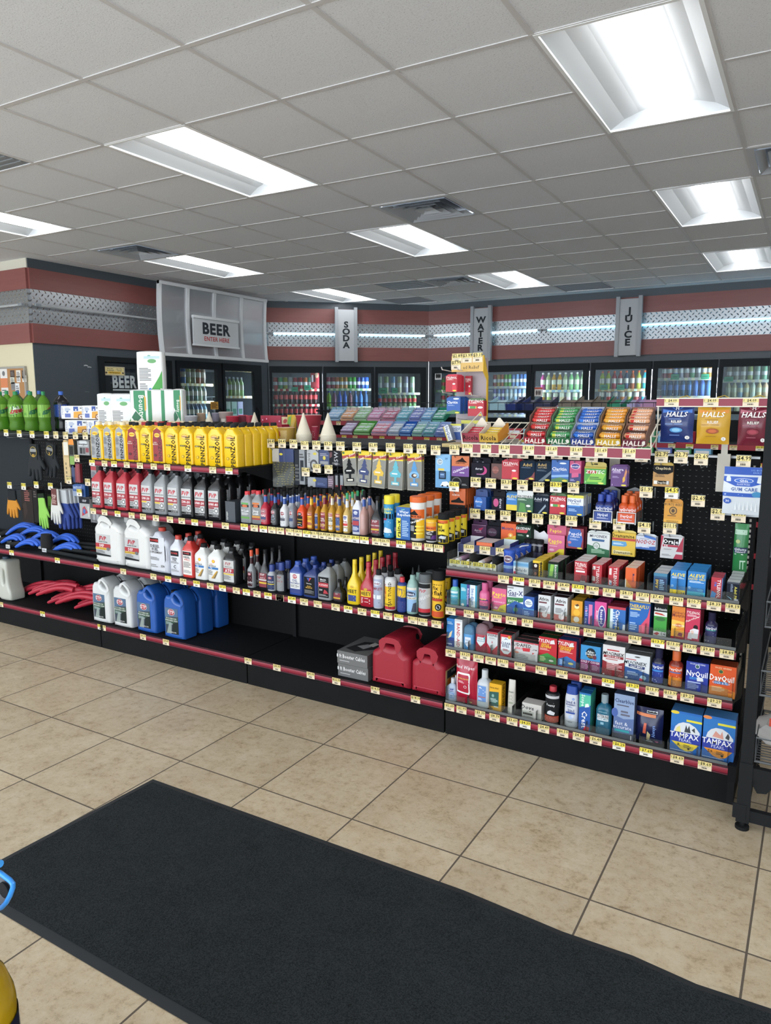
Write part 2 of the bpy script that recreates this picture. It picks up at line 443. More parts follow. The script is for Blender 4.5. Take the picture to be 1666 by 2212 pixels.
# ---- walls : left wall X=-6.83, diagonal, back wall Y=9.9, return wall Y=4.66
A0 = Vector((-6.83, 4.66, 0)); A1 = Vector((-6.83, 8.30, 0)); A2 = Vector((-5.09, 9.88, 0)); A3 = Vector((4.0, 9.95, 0)); AL = Vector((-10.0, 4.66, 0))
def wallframe(a, b):
    d = (b-a); L = d.length; d.normalize(); n = Vector((d.y, -d.x, 0))    # n points into the room
    T = Matrix((d, -n, Vector((0, 0, 1)))).transposed().to_4x4(); T.translation = a
    return T, L, n
def wallobj(mbx, name, T, parent=None):
    o = mbx.obj(name, parent); o.matrix_world = T; return o
WALLS = {}
def openings(mb, L, ops, z0, z1, k, th=.08):
    """wall slab from 0..L in local x with rectangular openings (x0,x1,za,zb)"""
    xs = sorted({0.004, L}|{o[0] for o in ops}|{o[1] for o in ops})
    for a, b in zip(xs, xs[1:]):
        mid = (a+b)/2; o = [q for q in ops if q[0] < mid < q[1]]
        if not o: mb.box(a, b, 0, th, z0, z1, k)
        else:
            mb.box(a, b, 0, th, z0, o[0][2], k); mb.box(a, b, 0, th, o[0][3], z1, k)
def fascia(T, L, name, topk=PNT):
    m = MB(); m.box(0, L, -.01, 0, 2.855, CZ, topk); struct(wallobj(m, 'trim_'+name+'1', T))
    m = MB(); m.box(0, L, -.025, 0, 2.655, 2.855, WOOD); m.box(0, L, -.025, 0, 2.135, 2.325, WOOD); struct(wallobj(m, 'trim_'+name+'2', T), 'cherry laminate fascia bands')
    m = MB(); m.box(0, L, -.018, 0, 2.325, 2.655, PLATE); struct(wallobj(m, 'trim_'+name+'3', T), 'polished diamond plate band')
def doorpos(T, x, y):   # local x of a picture point on a wall
    Ti = T.inverted(); n = T.to_3x3() @ Vector((0, 1, 0)); P = PN(x, y, T.translation, n); return (Ti @ P)
TW = {}
TW['left'] = wallframe(A0, A1)[0:2]
TW['diag'] = wallframe(A1, A2)[0:2]
TW['back'] = wallframe(A2, A3)[0:2]
TW['ret'] = wallframe(AL, A0)[0:2]
def loc(wall, x, y, off=0.0):
    """wall-local coordinates of a picture point on a plane parallel to the wall, off metres behind its face"""
    T = TW[wall][0]; n = T.to_3x3() @ Vector((0, 1, 0)); P = PN(x, y, T @ Vector((0, off, 0)), n); return T.inverted() @ P
DOORS = [  # wall, outer x0, x1 (picture), glass x0, x1, description, rows (shelf y in the picture, kind, height, colours), strip colour
 ('left', 380, 476, 386, 466, 'full of slim bottles left of the steel frame sign', [(828, 'b', .25, 'ccb a32 36a bb7 886 a64 987'), (866, 'b', .22, 'c64 998 a98 8a7 666 687 9a8 888'), (906, 'b', .22, 'bbc c66 789 567 356 468 579 79a')], 'c9b27a'),
 ('left', 478, 562, 483, 546, 'half empty beneath the steel frame sign', [(797, 'b', .1, 'aaa 999 aaa 999'), (855, 'b', .26, '786 87a 99a 8a3 ab8 bc9 ac8'), (905, 'x', .24, 'ccd ded bdc cce')], 'd0b070'),
 ('diag', 582, 697, 588, 690, 'with red soda, first left of the diagonal wall', [(840, 'c', .17, 'b33 4a6 aa3 bbb a23 a12 c62 4a8 b22'), (873, 'o', .23, '311 311 411 311 411 311 311 411 311'), (903, 'o', .23, '311 311 411 311 311 311 311 411 411')], 'b23'),
 ('diag', 699, 808, 705, 802, 'with blue and green soda, second on the diagonal wall', [(839, 'c', .17, 'b57 934 c63 c93 c84 4a4 5b4 448 46a 25b'), (878, 'p', .23, '8c2 857 35b 25a 745 258 36a 246'), (912, 'o', .23, '333 333 333 345 333 333')], '8b8'),
 ('diag', 811, 920, 816, 908, 'with pale sparkling water, third on the diagonal wall', [(848, 'c', .24, 'bcb ab8 8ac cca aab bda'), (877, 'o', .2, '37a 474 8a7 9a7 aa9 9a8 7a6 8b7'), (910, 'o', .2, '7a6 7a6 9a8 8a7 8b7')], 'bbb'),
 ('back', 934, 1044, 939, 1039, 'with green bottles, first on the back wall', [(842, 'o', .2, '7a3 9b4 8b4 7a3 8b3 7a4'), (873, 'o', .22, 'aca bcb aca bca bcb aca')], '8c6'),
 ('back', 1046, 1150, 1053, 1139, 'with small bright energy cans, second on the back wall', [(834, 'c', .17, 'a33 b93 b63 6a3 6b4 68b 7ad 36a 47b 36a'), (864, 'c', .16, '77b 68b 66a 9bc bcc 9bd 68b 9bc a9a'), (895, 'c', .16, 'bbb aac bbc bbb aac')], 'ccd'),
 ('back', 1150, 1273, 1156, 1260, 'with juice bottles, third on the back wall', [(842, 'j', .24, 'a37 ab7 c92 c92 ab8 7b7 8b7 9b8'), (867, 'j', .2, 'c83 ab5 856 dc9 ecc 9b8 ddc'), (897, 'j', .2, 'c83 ab5 856 dc9 ecc')], '9bc'),
 ('back', 1276, 1408, 1285, 1396, 'with sports drinks, fourth on the back wall', [(840, 'g', .24, 'ab3 ab3 a34 923 246 a52 bb4 3ab'), (868, 'g', .22, '465 c33 37b c73 cb5 a33 39b'), (897, 'g', .22, 'c33 37b c73 cb5 a33')], 'd7b27c'),
 ('back', 1410, 1550, 1420, 1537, 'with blue water bottles, fifth on the back wall', [(816, 'c', .19, 'a67 c54 57b aab a88 7b8 aaa b93 c83'), (855, 'w', .24, '368 257 368 257 368 46a 46a 579'), (890, 'w', .24, '368 257 368 257')], 'ccc'),
 ('back', 1552, 1700, 1561, 1690, 'with coffee bottles, sixth on the back wall', [(820, 'c', .17, '998 aa9 aa9 ab7 9ba 8b9 7a8 9a9'), (858, 'j', .2, 'cca cca 9bc dc9 cdc dc9 db9 cca cb9'), (890, 'j', .2, 'cca cca dc9 dc9')], 'ccc'),
]
def drink(kind, h, c):
    k = ('d', kind, h, c)
    if k in TXT: return TXT[k]
    m = MB(); r = .033; g = c+':g'
    if kind == 'c':
        m.rings([(0, r*.8, r*.8), (.008, r, r), (h-.014, r, r), (h, r*.84, r*.84)], g, 14); m.rings([(h, r*.86, r*.86), (h+.002, r*.8, r*.8)], 'c8ccd0:m', 14)
        m.rings([(h*.35, r*1.01, r*1.01), (h*.62, r*1.01, r*1.01)], 'e4e6e6:g', 14, caps=False)
    elif kind == 'x':
        m.box(-.05, .05, -.05, .05, 0, h, c); m.box(-.035, .035, -.051, -.05, h*.3, h*.6, '4a9a7a')
    else:
        cap = {'b': 'c9cbd0', 'o': 'b8322e', 'p': '2a55a8', 'j': 'e6e4da', 'g': 'e0622c', 'w': 'dfe3e6'}[kind]; band = {'o': 'c43034', 'p': c, 'w': '4a78b8', 'g': 'ddd8cc', 'j': 'd8dcc0', 'b': 'c4bfae'}[kind]
        m.rings([(0, r*.85, r*.85), (.01, r, r), (h*.28, r*.97, r*.97), (h*.33, r, r)], g, 14)
        m.rings([(h*.33, r*1.01, r*1.01), (h*.60, r*1.01, r*1.01)], band+':g' if kind != 'p' else c+':g', 14)
        m.rings([(h*.60, r, r), (h*.70, r*.92, r*.92), (h*.84, r*.42, r*.42), (h*.92, r*.38, r*.38)], g, 14)
        m.rings([(h*.90, r*.46, r*.46), (h, r*.46, r*.46)], cap, 12)
    TXT[k] = m.data('drink'); return TXT[k]
KN = {'c': ('drink_can', 'can'), 'x': ('drink_carton', 'carton'), 'b': ('slim_bottle', 'bottle'), 'o': ('soda_bottle', 'bottle'), 'p': ('soda_bottle', 'bottle'), 'j': ('juice_bottle', 'bottle'), 'g': ('sports_drink_bottle', 'bottle'), 'w': ('water_bottle', 'bottle')}
def hue(c):
    r, g, b = [int(x, 16) for x in c[:3]] if len(c) == 3 else [int(c[i:i+2], 16)/17 for i in (0, 2, 4)]
    mx, mn = max(r, g, b), min(r, g, b)
    if mx-mn < 2.5: return 'white' if mx > 12 else 'pale grey' if mx > 8 else 'dark grey' if mx > 3 else 'black'
    if r == mx: return ('orange' if g > b+1.5 and r > 10 and g-b < 5 else 'yellow' if g > 8 and b < 9 else 'dark red' if r < 9 else 'red') if b < g+3 else 'pink'
    if g == mx: return 'green'
    return 'blue' if r < 9 else 'lilac'
OPS = {'left': [], 'diag': [], 'back': []}
DL = []
for n, (wl, a, b, ga, gb, desc, rows, strip) in enumerate(DOORS):
    x0, x1 = loc(wl, a, 830).x, loc(wl, b, 830).x; g0, g1 = loc(wl, ga, 830).x, loc(wl, gb, 830).x
    OPS[wl].append((x0, x1, .12, 2.05)); DL.append((wl, x0, x1, g0, g1, desc, rows, strip))
bc0, bc1 = loc('left', 212, 800).x, loc('left', 366, 800).x
OPS['left'].append((bc0, bc1, 0.0, 2.045))
for wl, nm, fn in (('left', 'wall_left', 'left_'), ('diag', 'wall_diagonal', 'diagonal_'), ('back', 'wall_back', 'back_')):
    T, L = TW[wl]; m = MB(); openings(m, L, OPS[wl], 0, CZ, PNT); struct(wallobj(m, nm, T), 'dark slate painted wall'); fascia(T, L, fn)
T, L = TW['ret']; m = MB(); m.box(0, L-.006, 0, .1, 0, CZ, 'e3d9b8'); struct(wallobj(m, 'wall_cream', T), 'cream painted wall'); fascia(T, L, 'cream_', 'd8d4c4')
for nm, x in (('wall_unseen_left', -10.0), ('wall_unseen_right', 4.0)):  # unseen side walls, added to block world light from the sides
    m = MB(); m.box(x-.1 if x < 0 else x, x if x < 0 else x+.1, -3.2, 4.66 if x < 0 else 9.9, 0, CZ, 'dfe0de'); struct(m.obj(nm))
# chips in the slate paint beside the walk-in cooler door
T = TW['left'][0]
for i, (px, py, w_, h_) in enumerate([(181, 791, .055, .016), (189, 794, .05, .012), (183, 847, .06, .008)]):
    p = loc('left', px, py); m = MB(); m.slab([[(0, 0), (w_*.4, h_*.3), (w_, 0), (w_*.9, h_*.7), (w_*.5, h_), (.004, h_*.8)]], .002, 'c8ccce' if i < 2 else '6e757b', .0003, None, 0); o = struct(m.obj('trim_%d' % (20+i))); o.matrix_world = T @ Matrix.Translation((p.x, -.001, p.z))
# cooler interiors
for wl, depth in (('left', .95), ('diag', .95), ('back', .95)):
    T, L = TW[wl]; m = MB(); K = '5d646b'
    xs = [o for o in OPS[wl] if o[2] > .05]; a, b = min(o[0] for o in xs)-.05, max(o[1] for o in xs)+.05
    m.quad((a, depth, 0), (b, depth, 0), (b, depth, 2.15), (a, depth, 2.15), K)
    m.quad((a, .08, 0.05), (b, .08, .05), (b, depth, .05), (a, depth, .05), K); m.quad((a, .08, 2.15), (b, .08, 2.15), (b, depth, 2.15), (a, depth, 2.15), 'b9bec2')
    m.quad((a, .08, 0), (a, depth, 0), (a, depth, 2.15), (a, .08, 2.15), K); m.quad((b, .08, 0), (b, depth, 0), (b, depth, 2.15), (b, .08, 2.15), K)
    struct(wallobj(m, 'wall_cooler_'+wl, T), 'inside lining of the walk in cooler')
BK = '16191c'
for wl, x0, x1, g0, g1, desc, rows, strip in DL:
    T, L = TW[wl]
    t = thing('cooler_door', 'black framed glass cooler door '+desc, 'cooler door'); t.matrix_world = T @ Matrix.Translation((x0, 0, .12))
    w, h = x1-x0-.006, 1.93; a, b = g0-x0, g1-x0
    f = MB()
    for q in ((.006, a, .006, h), (b, w, .006, h), (a, b, .006, .13), (a, b, h-.09, h)): f.box(q[0], q[1], -.035, .02, q[2], q[3], '23272b')
    f.obj('door_frame', t)
    f = MB(); f.box(a, b, -.008, -.004, .13, h-.09, 'dfe8ea:t4'); f.obj('glass_pane', t)
    f = MB(); hx = b+.03 if b+.05 < w+.02 else b+.015; f.tube([(hx, -.035, .85), (hx, -.075, .9), (hx, -.075, 1.3), (hx, -.035, 1.35)], .011, '0e0f10'); f.obj('handle', t)
    f = MB(); f.box(w-.014, w-.003, .022, .05, .15, h-.1, 'e8f2ff:e50'); o = f.obj('light_strip', t); 
    for ri, (ys, kind, hh, cols) in enumerate(rows):
        P = loc(wl, (0), 0) if 0 else None
        mx = (g0+g1)/2; zc = None
        # height of this shelf from the photograph, measured on the shelf front 12 cm behind the wall face
        S = PROJ(T @ Vector((mx, .12, 1.5))); z = (PN(S[0], ys, T @ Vector((0, .12, 0)), T.to_3x3() @ Vector((0, 1, 0)))).z
        nth = ('top', 'second', 'third')[ri]
        st = thing('cooler_shelf', 'wire shelf with price strip, '+nth+' shelf of the cooler '+desc.split(',')[0], 'cooler shelf'); st.matrix_world = T @ Matrix.Translation((x0+.01, .12, z-.012))
        f = MB(); W2 = x1-x0-.02
        for q in range(9): f.tube([(W2*q/8, 0, 0), (W2*q/8, .7, 0)], .004, 'c4c8ca', 5)
        f.tube([(0, .02, 0), (W2, .02, 0)], .005, 'c4c8ca', 5); f.tube([(0, .68, 0), (W2, .68, 0)], .005, 'c4c8ca', 5); f.obj('wire_deck', st)
        f = MB(); f.box(0, W2, -.008, 0, -.022, .012, strip)
        for q in range(9): f.box(W2*(q+.3)/9, W2*(q+.3)/9+.038, -.0095, -.008, -.02, .011, 'efe6bd' if q % 3 else 'd9e7d2')
        f.obj('price_strip', st)
        cs = cols.split(); sp = (g1-g0-.03)/len(cs) if kind != 'x' else .125
        sp = min(sp, .1 if kind != 'x' else .125)
        for ci, c in enumerate(cs):
            lab = '%s %s, %s from the left on the %s shelf of the cooler %s' % (hue(c), KN[kind][1], ORD[ci], nth, desc.split(',')[0])
            o = link(KN[kind][0], drink(kind, hh, c)); o.matrix_world = T @ Matrix.Translation((g0+.035+sp*(ci+.3), .165, z-.006))
            tag(o, lab, KN[kind][1], 'drinks on the %s shelf of the cooler %s' % (nth, desc.split(',')[0]))
# signs inside the red soda cooler and green sale tags
def placard(wl, xa, ya, xb, yb, k, name, label, cat, off=-.012, art=None, th=.003):
    A = loc(wl, xa, ya, off); B = loc(wl, xb, yb, off); w = B.x-A.x; h = A.z-B.z
    m = MB(); m.box(0, w, 0, th, 0, h, k)
    if art: m.art(art, flatS(0, 0, w, h, 0), w, h)
    o = wallobj(m, name, TW[wl][0] @ Matrix.Translation((A.x, off, B.z))); return tag(o, label, cat)
placard('diag', 671, 801, 690, 838, 'b8303a', 'soda_poster', 'red poster with cups inside the red soda cooler door', 'poster', .05, 'R .12 .35 .3 .75 eee;R .38 .35 .55 .75 222;O .72 .75 .2 .17 d8b090;R .1 .1 .9 .3 c8404a')
for i, (wl, xa, ya, xb, yb) in enumerate([('diag', 630, 836, 644, 846), ('diag', 657, 832, 671, 843), ('diag', 819, 838, 836, 850), ('diag', 847, 838, 859, 849), ('back', 1297, 831, 1313, 842), ('back', 1333, 831, 1349, 842), ('back', 1450, 808, 1467, 820), ('back', 1515, 808, 1532, 819), ('back', 1565, 814, 1584, 824)]):
    placard(wl, xa, ya, xb, yb, '3fae83', 'sale_tag', 'green paper sale tag on a cooler shelf, %s from the left' % ORD[i], 'sale tag', .085, 'R .2 .4 .8 .6 2c7a5c')
placard('back', 940, 803, 954, 820, 'e8e8e6', 'door_notice', 'white notice with dark bottles on the first back wall cooler door', 'notice', -.012, 'O .25 .45 .13 .3 333;O .5 .45 .13 .3 333;O .75 .45 .13 .3 333')
placard('back', 1154, 837, 1172, 856, 'e9e4e0', 'door_notice', 'white notice with red heading on the juice cooler door', 'notice', -.012, 'R 0 .8 1 1 c8502e;O .3 .4 .09 .3 433;O .5 .4 .09 .3 655;O .7 .4 .09 .3 433')
placard('back', 1120, 857, 1136, 870, 'dcdce4', 'door_notice', 'white notice on the energy can cooler door', 'notice', -.012, 'R .1 .6 .9 .9 447;R .15 .1 .3 .5 337;R .45 .1 .6 .5 337;R .7 .1 .85 .5 337')
placard('left', 455, 868, 472, 884, 'd9a43c', 'door_notice', 'yellow notice on the cooler door below the steel frame sign', 'notice', -.04, 'L .1 .1 .9 .9 5a3a10 5')
# ---- beer cave door
T, L = TW['left']
t = thing('entry_door', 'black walk-in cooler door with glass pane and white lettering', 'door'); t.matrix_world = T @ Matrix.Translation((bc0, 0, 0))
w = bc1-bc0; m = MB()
for q in ((0, .05, 0, 2.04), (w-.05, w, 0, 2.04), (.05, w-.05, 1.985, 2.04)): m.box(q[0], q[1], -.05, .05, q[2], q[3], '1d2124')
m.obj('door_casing', t); m = MB()
for q in ((.05, .13, .01, 1.98), (w-.13, w-.05, .01, 1.98), (.13, w-.13, 1.92, 1.98), (.13, w-.13, .01, .3)): m.box(q[0], q[1], -.03, .02, q[2], q[3], '2a3035')
m.obj('door_leaf', t); m = MB(); m.box(.13, w-.13, -.006, -.002, .3, 1.92, 'cfdbe0:t5'); m.obj('glass_pane', t)
gz = loc('left', 285, 825, 0).z; m = MB(); gx = loc('left', 242, 825, 0).x-bc0; 
def S(u, v, l): return (gx+u, -.008-.0003*l, gz+v)
vs, fs, tw = text_mesh('BEER CAVE', 2, 3); hh = .13
m.add([(gx+(x+tw/2)*.098, -.009, gz-.065+y*hh) for x, y in vs], fs, 'c9d2d6'); m.box(gx, gx+.62, -.009, -.0085, gz-.1, gz-.085, 'c9d2d6')
m.add([(gx, -.009, gz-.13), (gx+.62, -.009, gz-.13), (gx+.1, -.009, gz-.35)], [(0, 1, 2)], 'c9d2d6'); m.obj('door_lettering', t)
m = MB(); m.quad((0-.1, .75, 0), (w+.1, .75, 0), (w+.1, .75, 2.1), (-.1, .75, 2.1), '30363c'); m.quad((-.1, .08, 0), (-.1, .75, 0), (-.1, .75, 2.1), (-.1, .08, 2.1), '30363c'); m.quad((-.1, .08, 2.1), (w+.1, .08, 2.1), (w+.1, .75, 2.1), (-.1, .75, 2.1), '30363c')
o = struct(m.obj('wall_cave_recess')); o.matrix_world = T @ Matrix.Translation((bc0, 0, 0))
zc = loc('left', 300, 822, .45).z
for i in range(9):
    m = MB(); m.rings([(0, .034, .034), (.01, .036, .036), (.18, .036, .036), (.195, .03, .03)], '3a5fa0:g', 12); m.rings([(.05, .0365, .0365), (.12, .0365, .0365)], 'aab8d0:g', 12, caps=False)
    o = m.obj('drink_can'); o.matrix_world = T @ Matrix.Translation((bc0+.25+i*.075, .45, zc-.03)); tag(o, 'tall blue can behind the walk-in cooler glass, %s from the left' % ORD[i], 'can', 'blue cans behind the walk-in cooler door')
m = MB(); m.box(-.02, w+.02, .4, .7, zc-.05, zc-.03, '888e94'); o = m.obj('display_ledge'); o.matrix_world = T @ Matrix.Translation((bc0, 0, 0)); tag(o, 'grey ledge carrying blue cans inside the walk-in cooler', 'shelf')
placard('left', 224, 791, 270, 812, 'f0e6c8', 'store_notice', 'cream and yellow store hours notice on the walk-in cooler door', 'notice', -.034, 'R .02 .05 .98 .95 3a3344;R .04 .08 .96 .92 ecdca0;R .2 .2 .8 .45 f2c84a;T .3 .78 .13 4a3a20 Beer Sales;T .72 .78 .11 4a3a20 Liquor Sales;T .3 .58 .12 4a3a20 7am-Midnight;T .74 .58 .12 4a3a20 7am-9pm;T .5 .32 .15 4a3020 NO Exceptions;O .1 .3 .05 .1 5a4a3a;O .9 .3 .05 .1 5a4a3a')
# ---- neon tubes along the diamond plate
def neon(wl, x0, x1, k, label, name='neon_tube'):
    T = TW[wl][0]; t = thing(name, label, 'neon tube'); t.matrix_world = T
    m = MB(); m.tube([(x0, -.07, 2.50), (x1, -.07, 2.50)], .011, k); m.obj('tube', t)
    n = max(2, int((x1-x0)/.7))
    for i in range(n+1):
        m = MB(); x = x0+.02+(x1-x0-.04)*i/n; m.box(x-.012, x+.012, -.075, -.02, 2.492, 2.508, 'c8ccd0'); m.obj('tube_holder', t)
    for a, b in ((x0-.04, x0+.02), (x1-.02, x1+.04)):
        m = MB(); m.box(a, b, -.082, -.058, 2.488, 2.512, '8a9298'); m.obj('end_cap', t)
neon('left', .05, TW['left'][1]-.05, 'b9bdc0', 'unlit grey neon tube along the diamond plate of the left wall')
neon('diag', .06, TW['diag'][1]*.5, 'bfeeff:e5', 'lit pale cyan neon tube left of the diagonal wall centre')
neon('diag', TW['diag'][1]*.5+.1, TW['diag'][1]-.06, 'bfeeff:e5', 'lit pale cyan neon tube beside the inner cooler corner')
neon('back', .1, 1.7, 'c4f0ff:e5', 'lit pale cyan neon tube left of the third sign')
neon('back', 1.8, 4.7, '7fd8ff:e5', 'lit light blue neon tube passing behind the third sign')
neon('back', 4.8, 7.6, '4fc3ff:e5', 'lit deep blue neon tube at the right end of the back wall')
neon('ret', 1, TW['ret'][1]-.05, 'b9bdc0', 'unlit grey neon tube on the short wall at far left')
# ---- category signs
def vsign(wl, x0, x1, yt, yb, word, low, label, ys):
    off = -.14; A = loc(wl, x0, (yt+yb)/2, off); B = loc(wl, x1, (yt+yb)/2, off); zt = loc(wl, (x0+x1)/2, yt, off).z; zb = loc(wl, (x0+x1)/2, yb, off).z
    w = B.x-A.x; h = zt-zb; t = thing('aisle_sign', label, 'sign'); t.matrix_world = TW[wl][0] @ Matrix.Translation((A.x, off, zb))
    m = MB(); m.box(.02, w-.02, 0, .02, .015, h-.03, 'a9aeb3:m'); m.mk = [k.replace('a9aeb3:m', 'b4b8bc') for k in m.mk]
    for q, yy in zip(word, ys):
        vs, fs, tw = text_mesh(q, 2, 4); zz = loc(wl, (x0+x1)/2, yy, off).z-zb; s = .08
        if q == 'i': s = .062
        m.add([(w/2+x*.092, -.002, zz-s/2+y*s) for x, y in vs], fs, '2c3238')
    m.obj('sign_panel', t)
    for x in (0, w-.045): m = MB(); m.box(x, x+.045, -.02, .04, 0, h, 'a3a8ad'); m.obj('side_rail', t)
    for x in (.1, w-.1):
        for z in (h*.2, h*.8): m = MB(); m.box(x-.01, x+.01, .02, .115, z-.01, z+.01, '9a9fa4'); m.obj('wall_bracket', t)
vsign('diag', 724, 772, 664, 782, 'SODA', 0, 'grey vertical metal sign reading soda', (701, 716, 730.5, 745.5))
vsign('back', 1017, 1061, 661, 780, 'WATER', 0, 'grey vertical metal sign reading water', (690.5, 706, 721, 736, 751))
vsign('back', 1330, 1386, 640, 770, 'JUiCE', 0, 'grey vertical metal sign reading juice', (671, 688, 707, 722, 739))
# ---- curved steel frame sign over the walk-in cooler door
XB = -6.50
c = [PX(*p, XB) for p in ((342, 604.6), (575, 648), (577, 784.7), (347.5, 766))]
y0, y1, z1, z0 = (c[0].y+c[3].y)/2, (c[1].y+c[2].y)/2, min(CZ-.006, (c[0].z+c[1].z)/2), (c[2].z+c[3].z)/2
t = thing('beer_sign_frame', 'large curved white metal frame sign with grey screen reading beer', 'sign', (XB, y0, z0)); wd_ = y1-y0; hh = z1-z0
def prof(v): return .025*(1-4*(v-.5)**2)*-1
n = 12; m = MB()
scr = NT('perforated_screen'); scr.b.inputs['Base Color'].default_value = lin('c8cccf'); scr.b.inputs['Metallic'].default_value = .7; scr.b.inputs['Roughness'].default_value = .38
tr = scr.n('BsdfTransparent'); mx = scr.n('MixShader'); mx.inputs[0].default_value = .55; scr.L(tr.outputs[0], mx.inputs[1]); scr.L(scr.b.outputs[0], mx.inputs[2]); scr.L(mx.outputs[0], scr.t.nodes['Material Output'].inputs[0])
vs = [(prof(i/n), y, hh*i/n) for i in range(n+1) for y in (0, wd_)]; m.add(vs, [(2*i, 2*i+1, 2*i+3, 2*i+2) for i in range(n)], scr.m); m.obj('screen', t)
m = MB()
def rail(y, w):
    for i in range(n):
        a, b = prof(i/n), prof((i+1)/n); z, q = hh*i/n, hh*(i+1)/n
        m.add([(a+.02, y-w, z), (a+.02, y+w, z), (b+.02, y+w, q), (b+.02, y-w, q), (a-.02, y-w, z), (a-.02, y+w, z), (b-.02, y+w, q), (b-.02, y-w, q)], [(0, 1, 2, 3), (0, 3, 7, 4), (1, 5, 6, 2), (5, 4, 7, 6)], 'd3d6d9')
for y in (.02, wd_-.02): rail(y, .02)
for v in (0, 1): m.box(prof(v)-.02, prof(v)+.025, 0, wd_, hh*v-.035*v, hh*v+.035*(1-v), 'd3d6d9')
m.obj('outer_frame', t)
for px, yy in ((408, 700), (465, 700), (523, 700)): m = MB(); rail(PX(px, yy, XB).y-y0, .022); m.obj('divider_bar', t)
for v in (.15, .85):
    for y in (.45, wd_-.25): m = MB(); m.tube([(prof(v), y, hh*v), (-.33, y, hh*v)], .008, 'b9bdc0'); m.obj('wall_bracket', t)
c = [PX(*p, XB+.06) for p in ((416, 684), (513, 700), (513, 752), (418, 741))]
ya, yb_, za, zb = c[0].y-y0, c[1].y-y0, (c[0].z+c[1].z)/2-z0, (c[2].z+c[3].z)/2-z0
m = MB(); m.box(.05, .07, ya, yb_, zb, za, 'c3c7ca'); m.box(.05, .085, ya-.01, yb_+.01, za, za+.03, 'd5d8da'); m.box(.05, .08, ya-.01, yb_+.01, zb-.02, zb, 'd5d8da')
for s, zz, hgt, wx, k in (('BEER', .64, .125, .14, '2f353c'), ('ENTER HERE', .24, .05, .052, 'b8322e')):
    vs, fs, tw = text_mesh(s, 2 if s == 'BEER' else True, 5); m.add([(.0715, (ya+yb_)/2+x*wx, zb+(za-zb)*zz-hgt/2+y*hgt) for x, y in vs], fs, k)
m.obj('sign_plate', t)
# ---- cork board on the cream wall
T = TW['ret'][0]; A = loc('ret', -60, 796); B = loc('ret', 62, 850, 0); A.x = B.x-1.0; B.z -= .25
t = thing('cork_board', 'cork notice board with grey frame pinned with papers on cream wall', 'notice board'); t.matrix_world = T @ Matrix.Translation((A.x, -.02, B.z)); w, h = B.x-A.x, A.z-B.z
m = MB(); m.box(.02, w-.02, 0, .015, .02, h-.02, 'b98a5c:f'); m.obj('cork_panel', t); m = MB()
for q in ((0, .02, 0, h), (w-.02, w, 0, h), (.02, w-.02, 0, .02), (.02, w-.02, h-.02, h)): m.box(q[0], q[1], -.008, .015, q[2], q[3], 'a9a59c')
m.obj('board_frame', t)
for i, (x, y, a, b, k, d) in enumerate([(0, 797, .12, .32, 'eeeae6', 'tall white sheet with orange block'), (22, 800, .07, .07, '57443c', 'small dark card'), (35, 800, .07, .07, 'e6e2da', 'white card at top'), (47, 800, .06, .08, '6a5a50', 'brown card at top right'), (22, 814, .07, .07, 'd9dccc', 'pale green card'), (36, 813, .06, .06, 'e8e8e6', 'white card in the middle'), (48, 811, .065, .065, 'ece8e0', 'round white sticker'), (24, 826, .07, .08, '8a8a88', 'grey photo card'), (33, 828, .07, .1, 'eceef0', 'white receipt slip')]):
    P = loc('ret', x, y, -.02); m = MB(); m.box(0, a, -.002, 0, -b, 0, k)
    if i == 0: m.box(0, a, -.003, -.002, -b*.6, -b*.3, 'e08a5c'); m.art('L .1 .05 .9 .35 888 4;O .5 .85 .2 .08 777', flatS(0, -b, a, b, -.002), a, b)
    else: m.art('L .15 .2 .85 .8 777 3', flatS(0, -b, a, b, -.002), a, b)
    o = m.obj('pinned_note'); o.matrix_world = T @ Matrix.Translation((P.x, -.021, P.z)); tag(o, d+' pinned on the cork notice board', 'note')
# ================================================================ SHELVING (four gondola units in one run)
Y0, YP, ZT = 2.955, 3.40, 1.325
UX = [(-5.075, -3.86), (-3.86, -2.645), (-2.645, -1.43), (-1.43, -.21)]
CROP = {'c1': (0, 740, .2521), 'c2': (180, 880, .2641), 'c3': (180, 1100, .2641), 'c4': (500, 860, .3001), 'c5': (500, 1140, .3001), 'c6': (940, 880, .2401), 'c7': (1280, 860, .2317),
        'c8': (940, 1180, .2401), 'c9': (1280, 1200, .2317), 'ca': (940, 1380, .2161), 'cb': (1260, 1420, .2437), 'cL': (0, 1120, .1561), 'cG': (0, 1000, .13206), 'cD': (0, 820, .12005),
        'cN': (370, 770, .2101), 'cM': (570, 780, .2161), 'cR': (920, 770, .2281), 'cH': (1270, 760, .2377), 'cE': (1480, 840, .18076), 'cY': (940, 760, .10804), 'px': (0, 0, 1)}
def XZ(px, Y, z):
    """world x of the point with picture column px on the line (., Y, z)"""
    X = PY(px, 1200, Y).x
    for _ in range(6):
        q = PROJ((X, Y, z)); X = PY(px, q[1], Y).x
    return X
def ZX(px, py, Y): return PY(px, py, Y).z
TAGM = {}
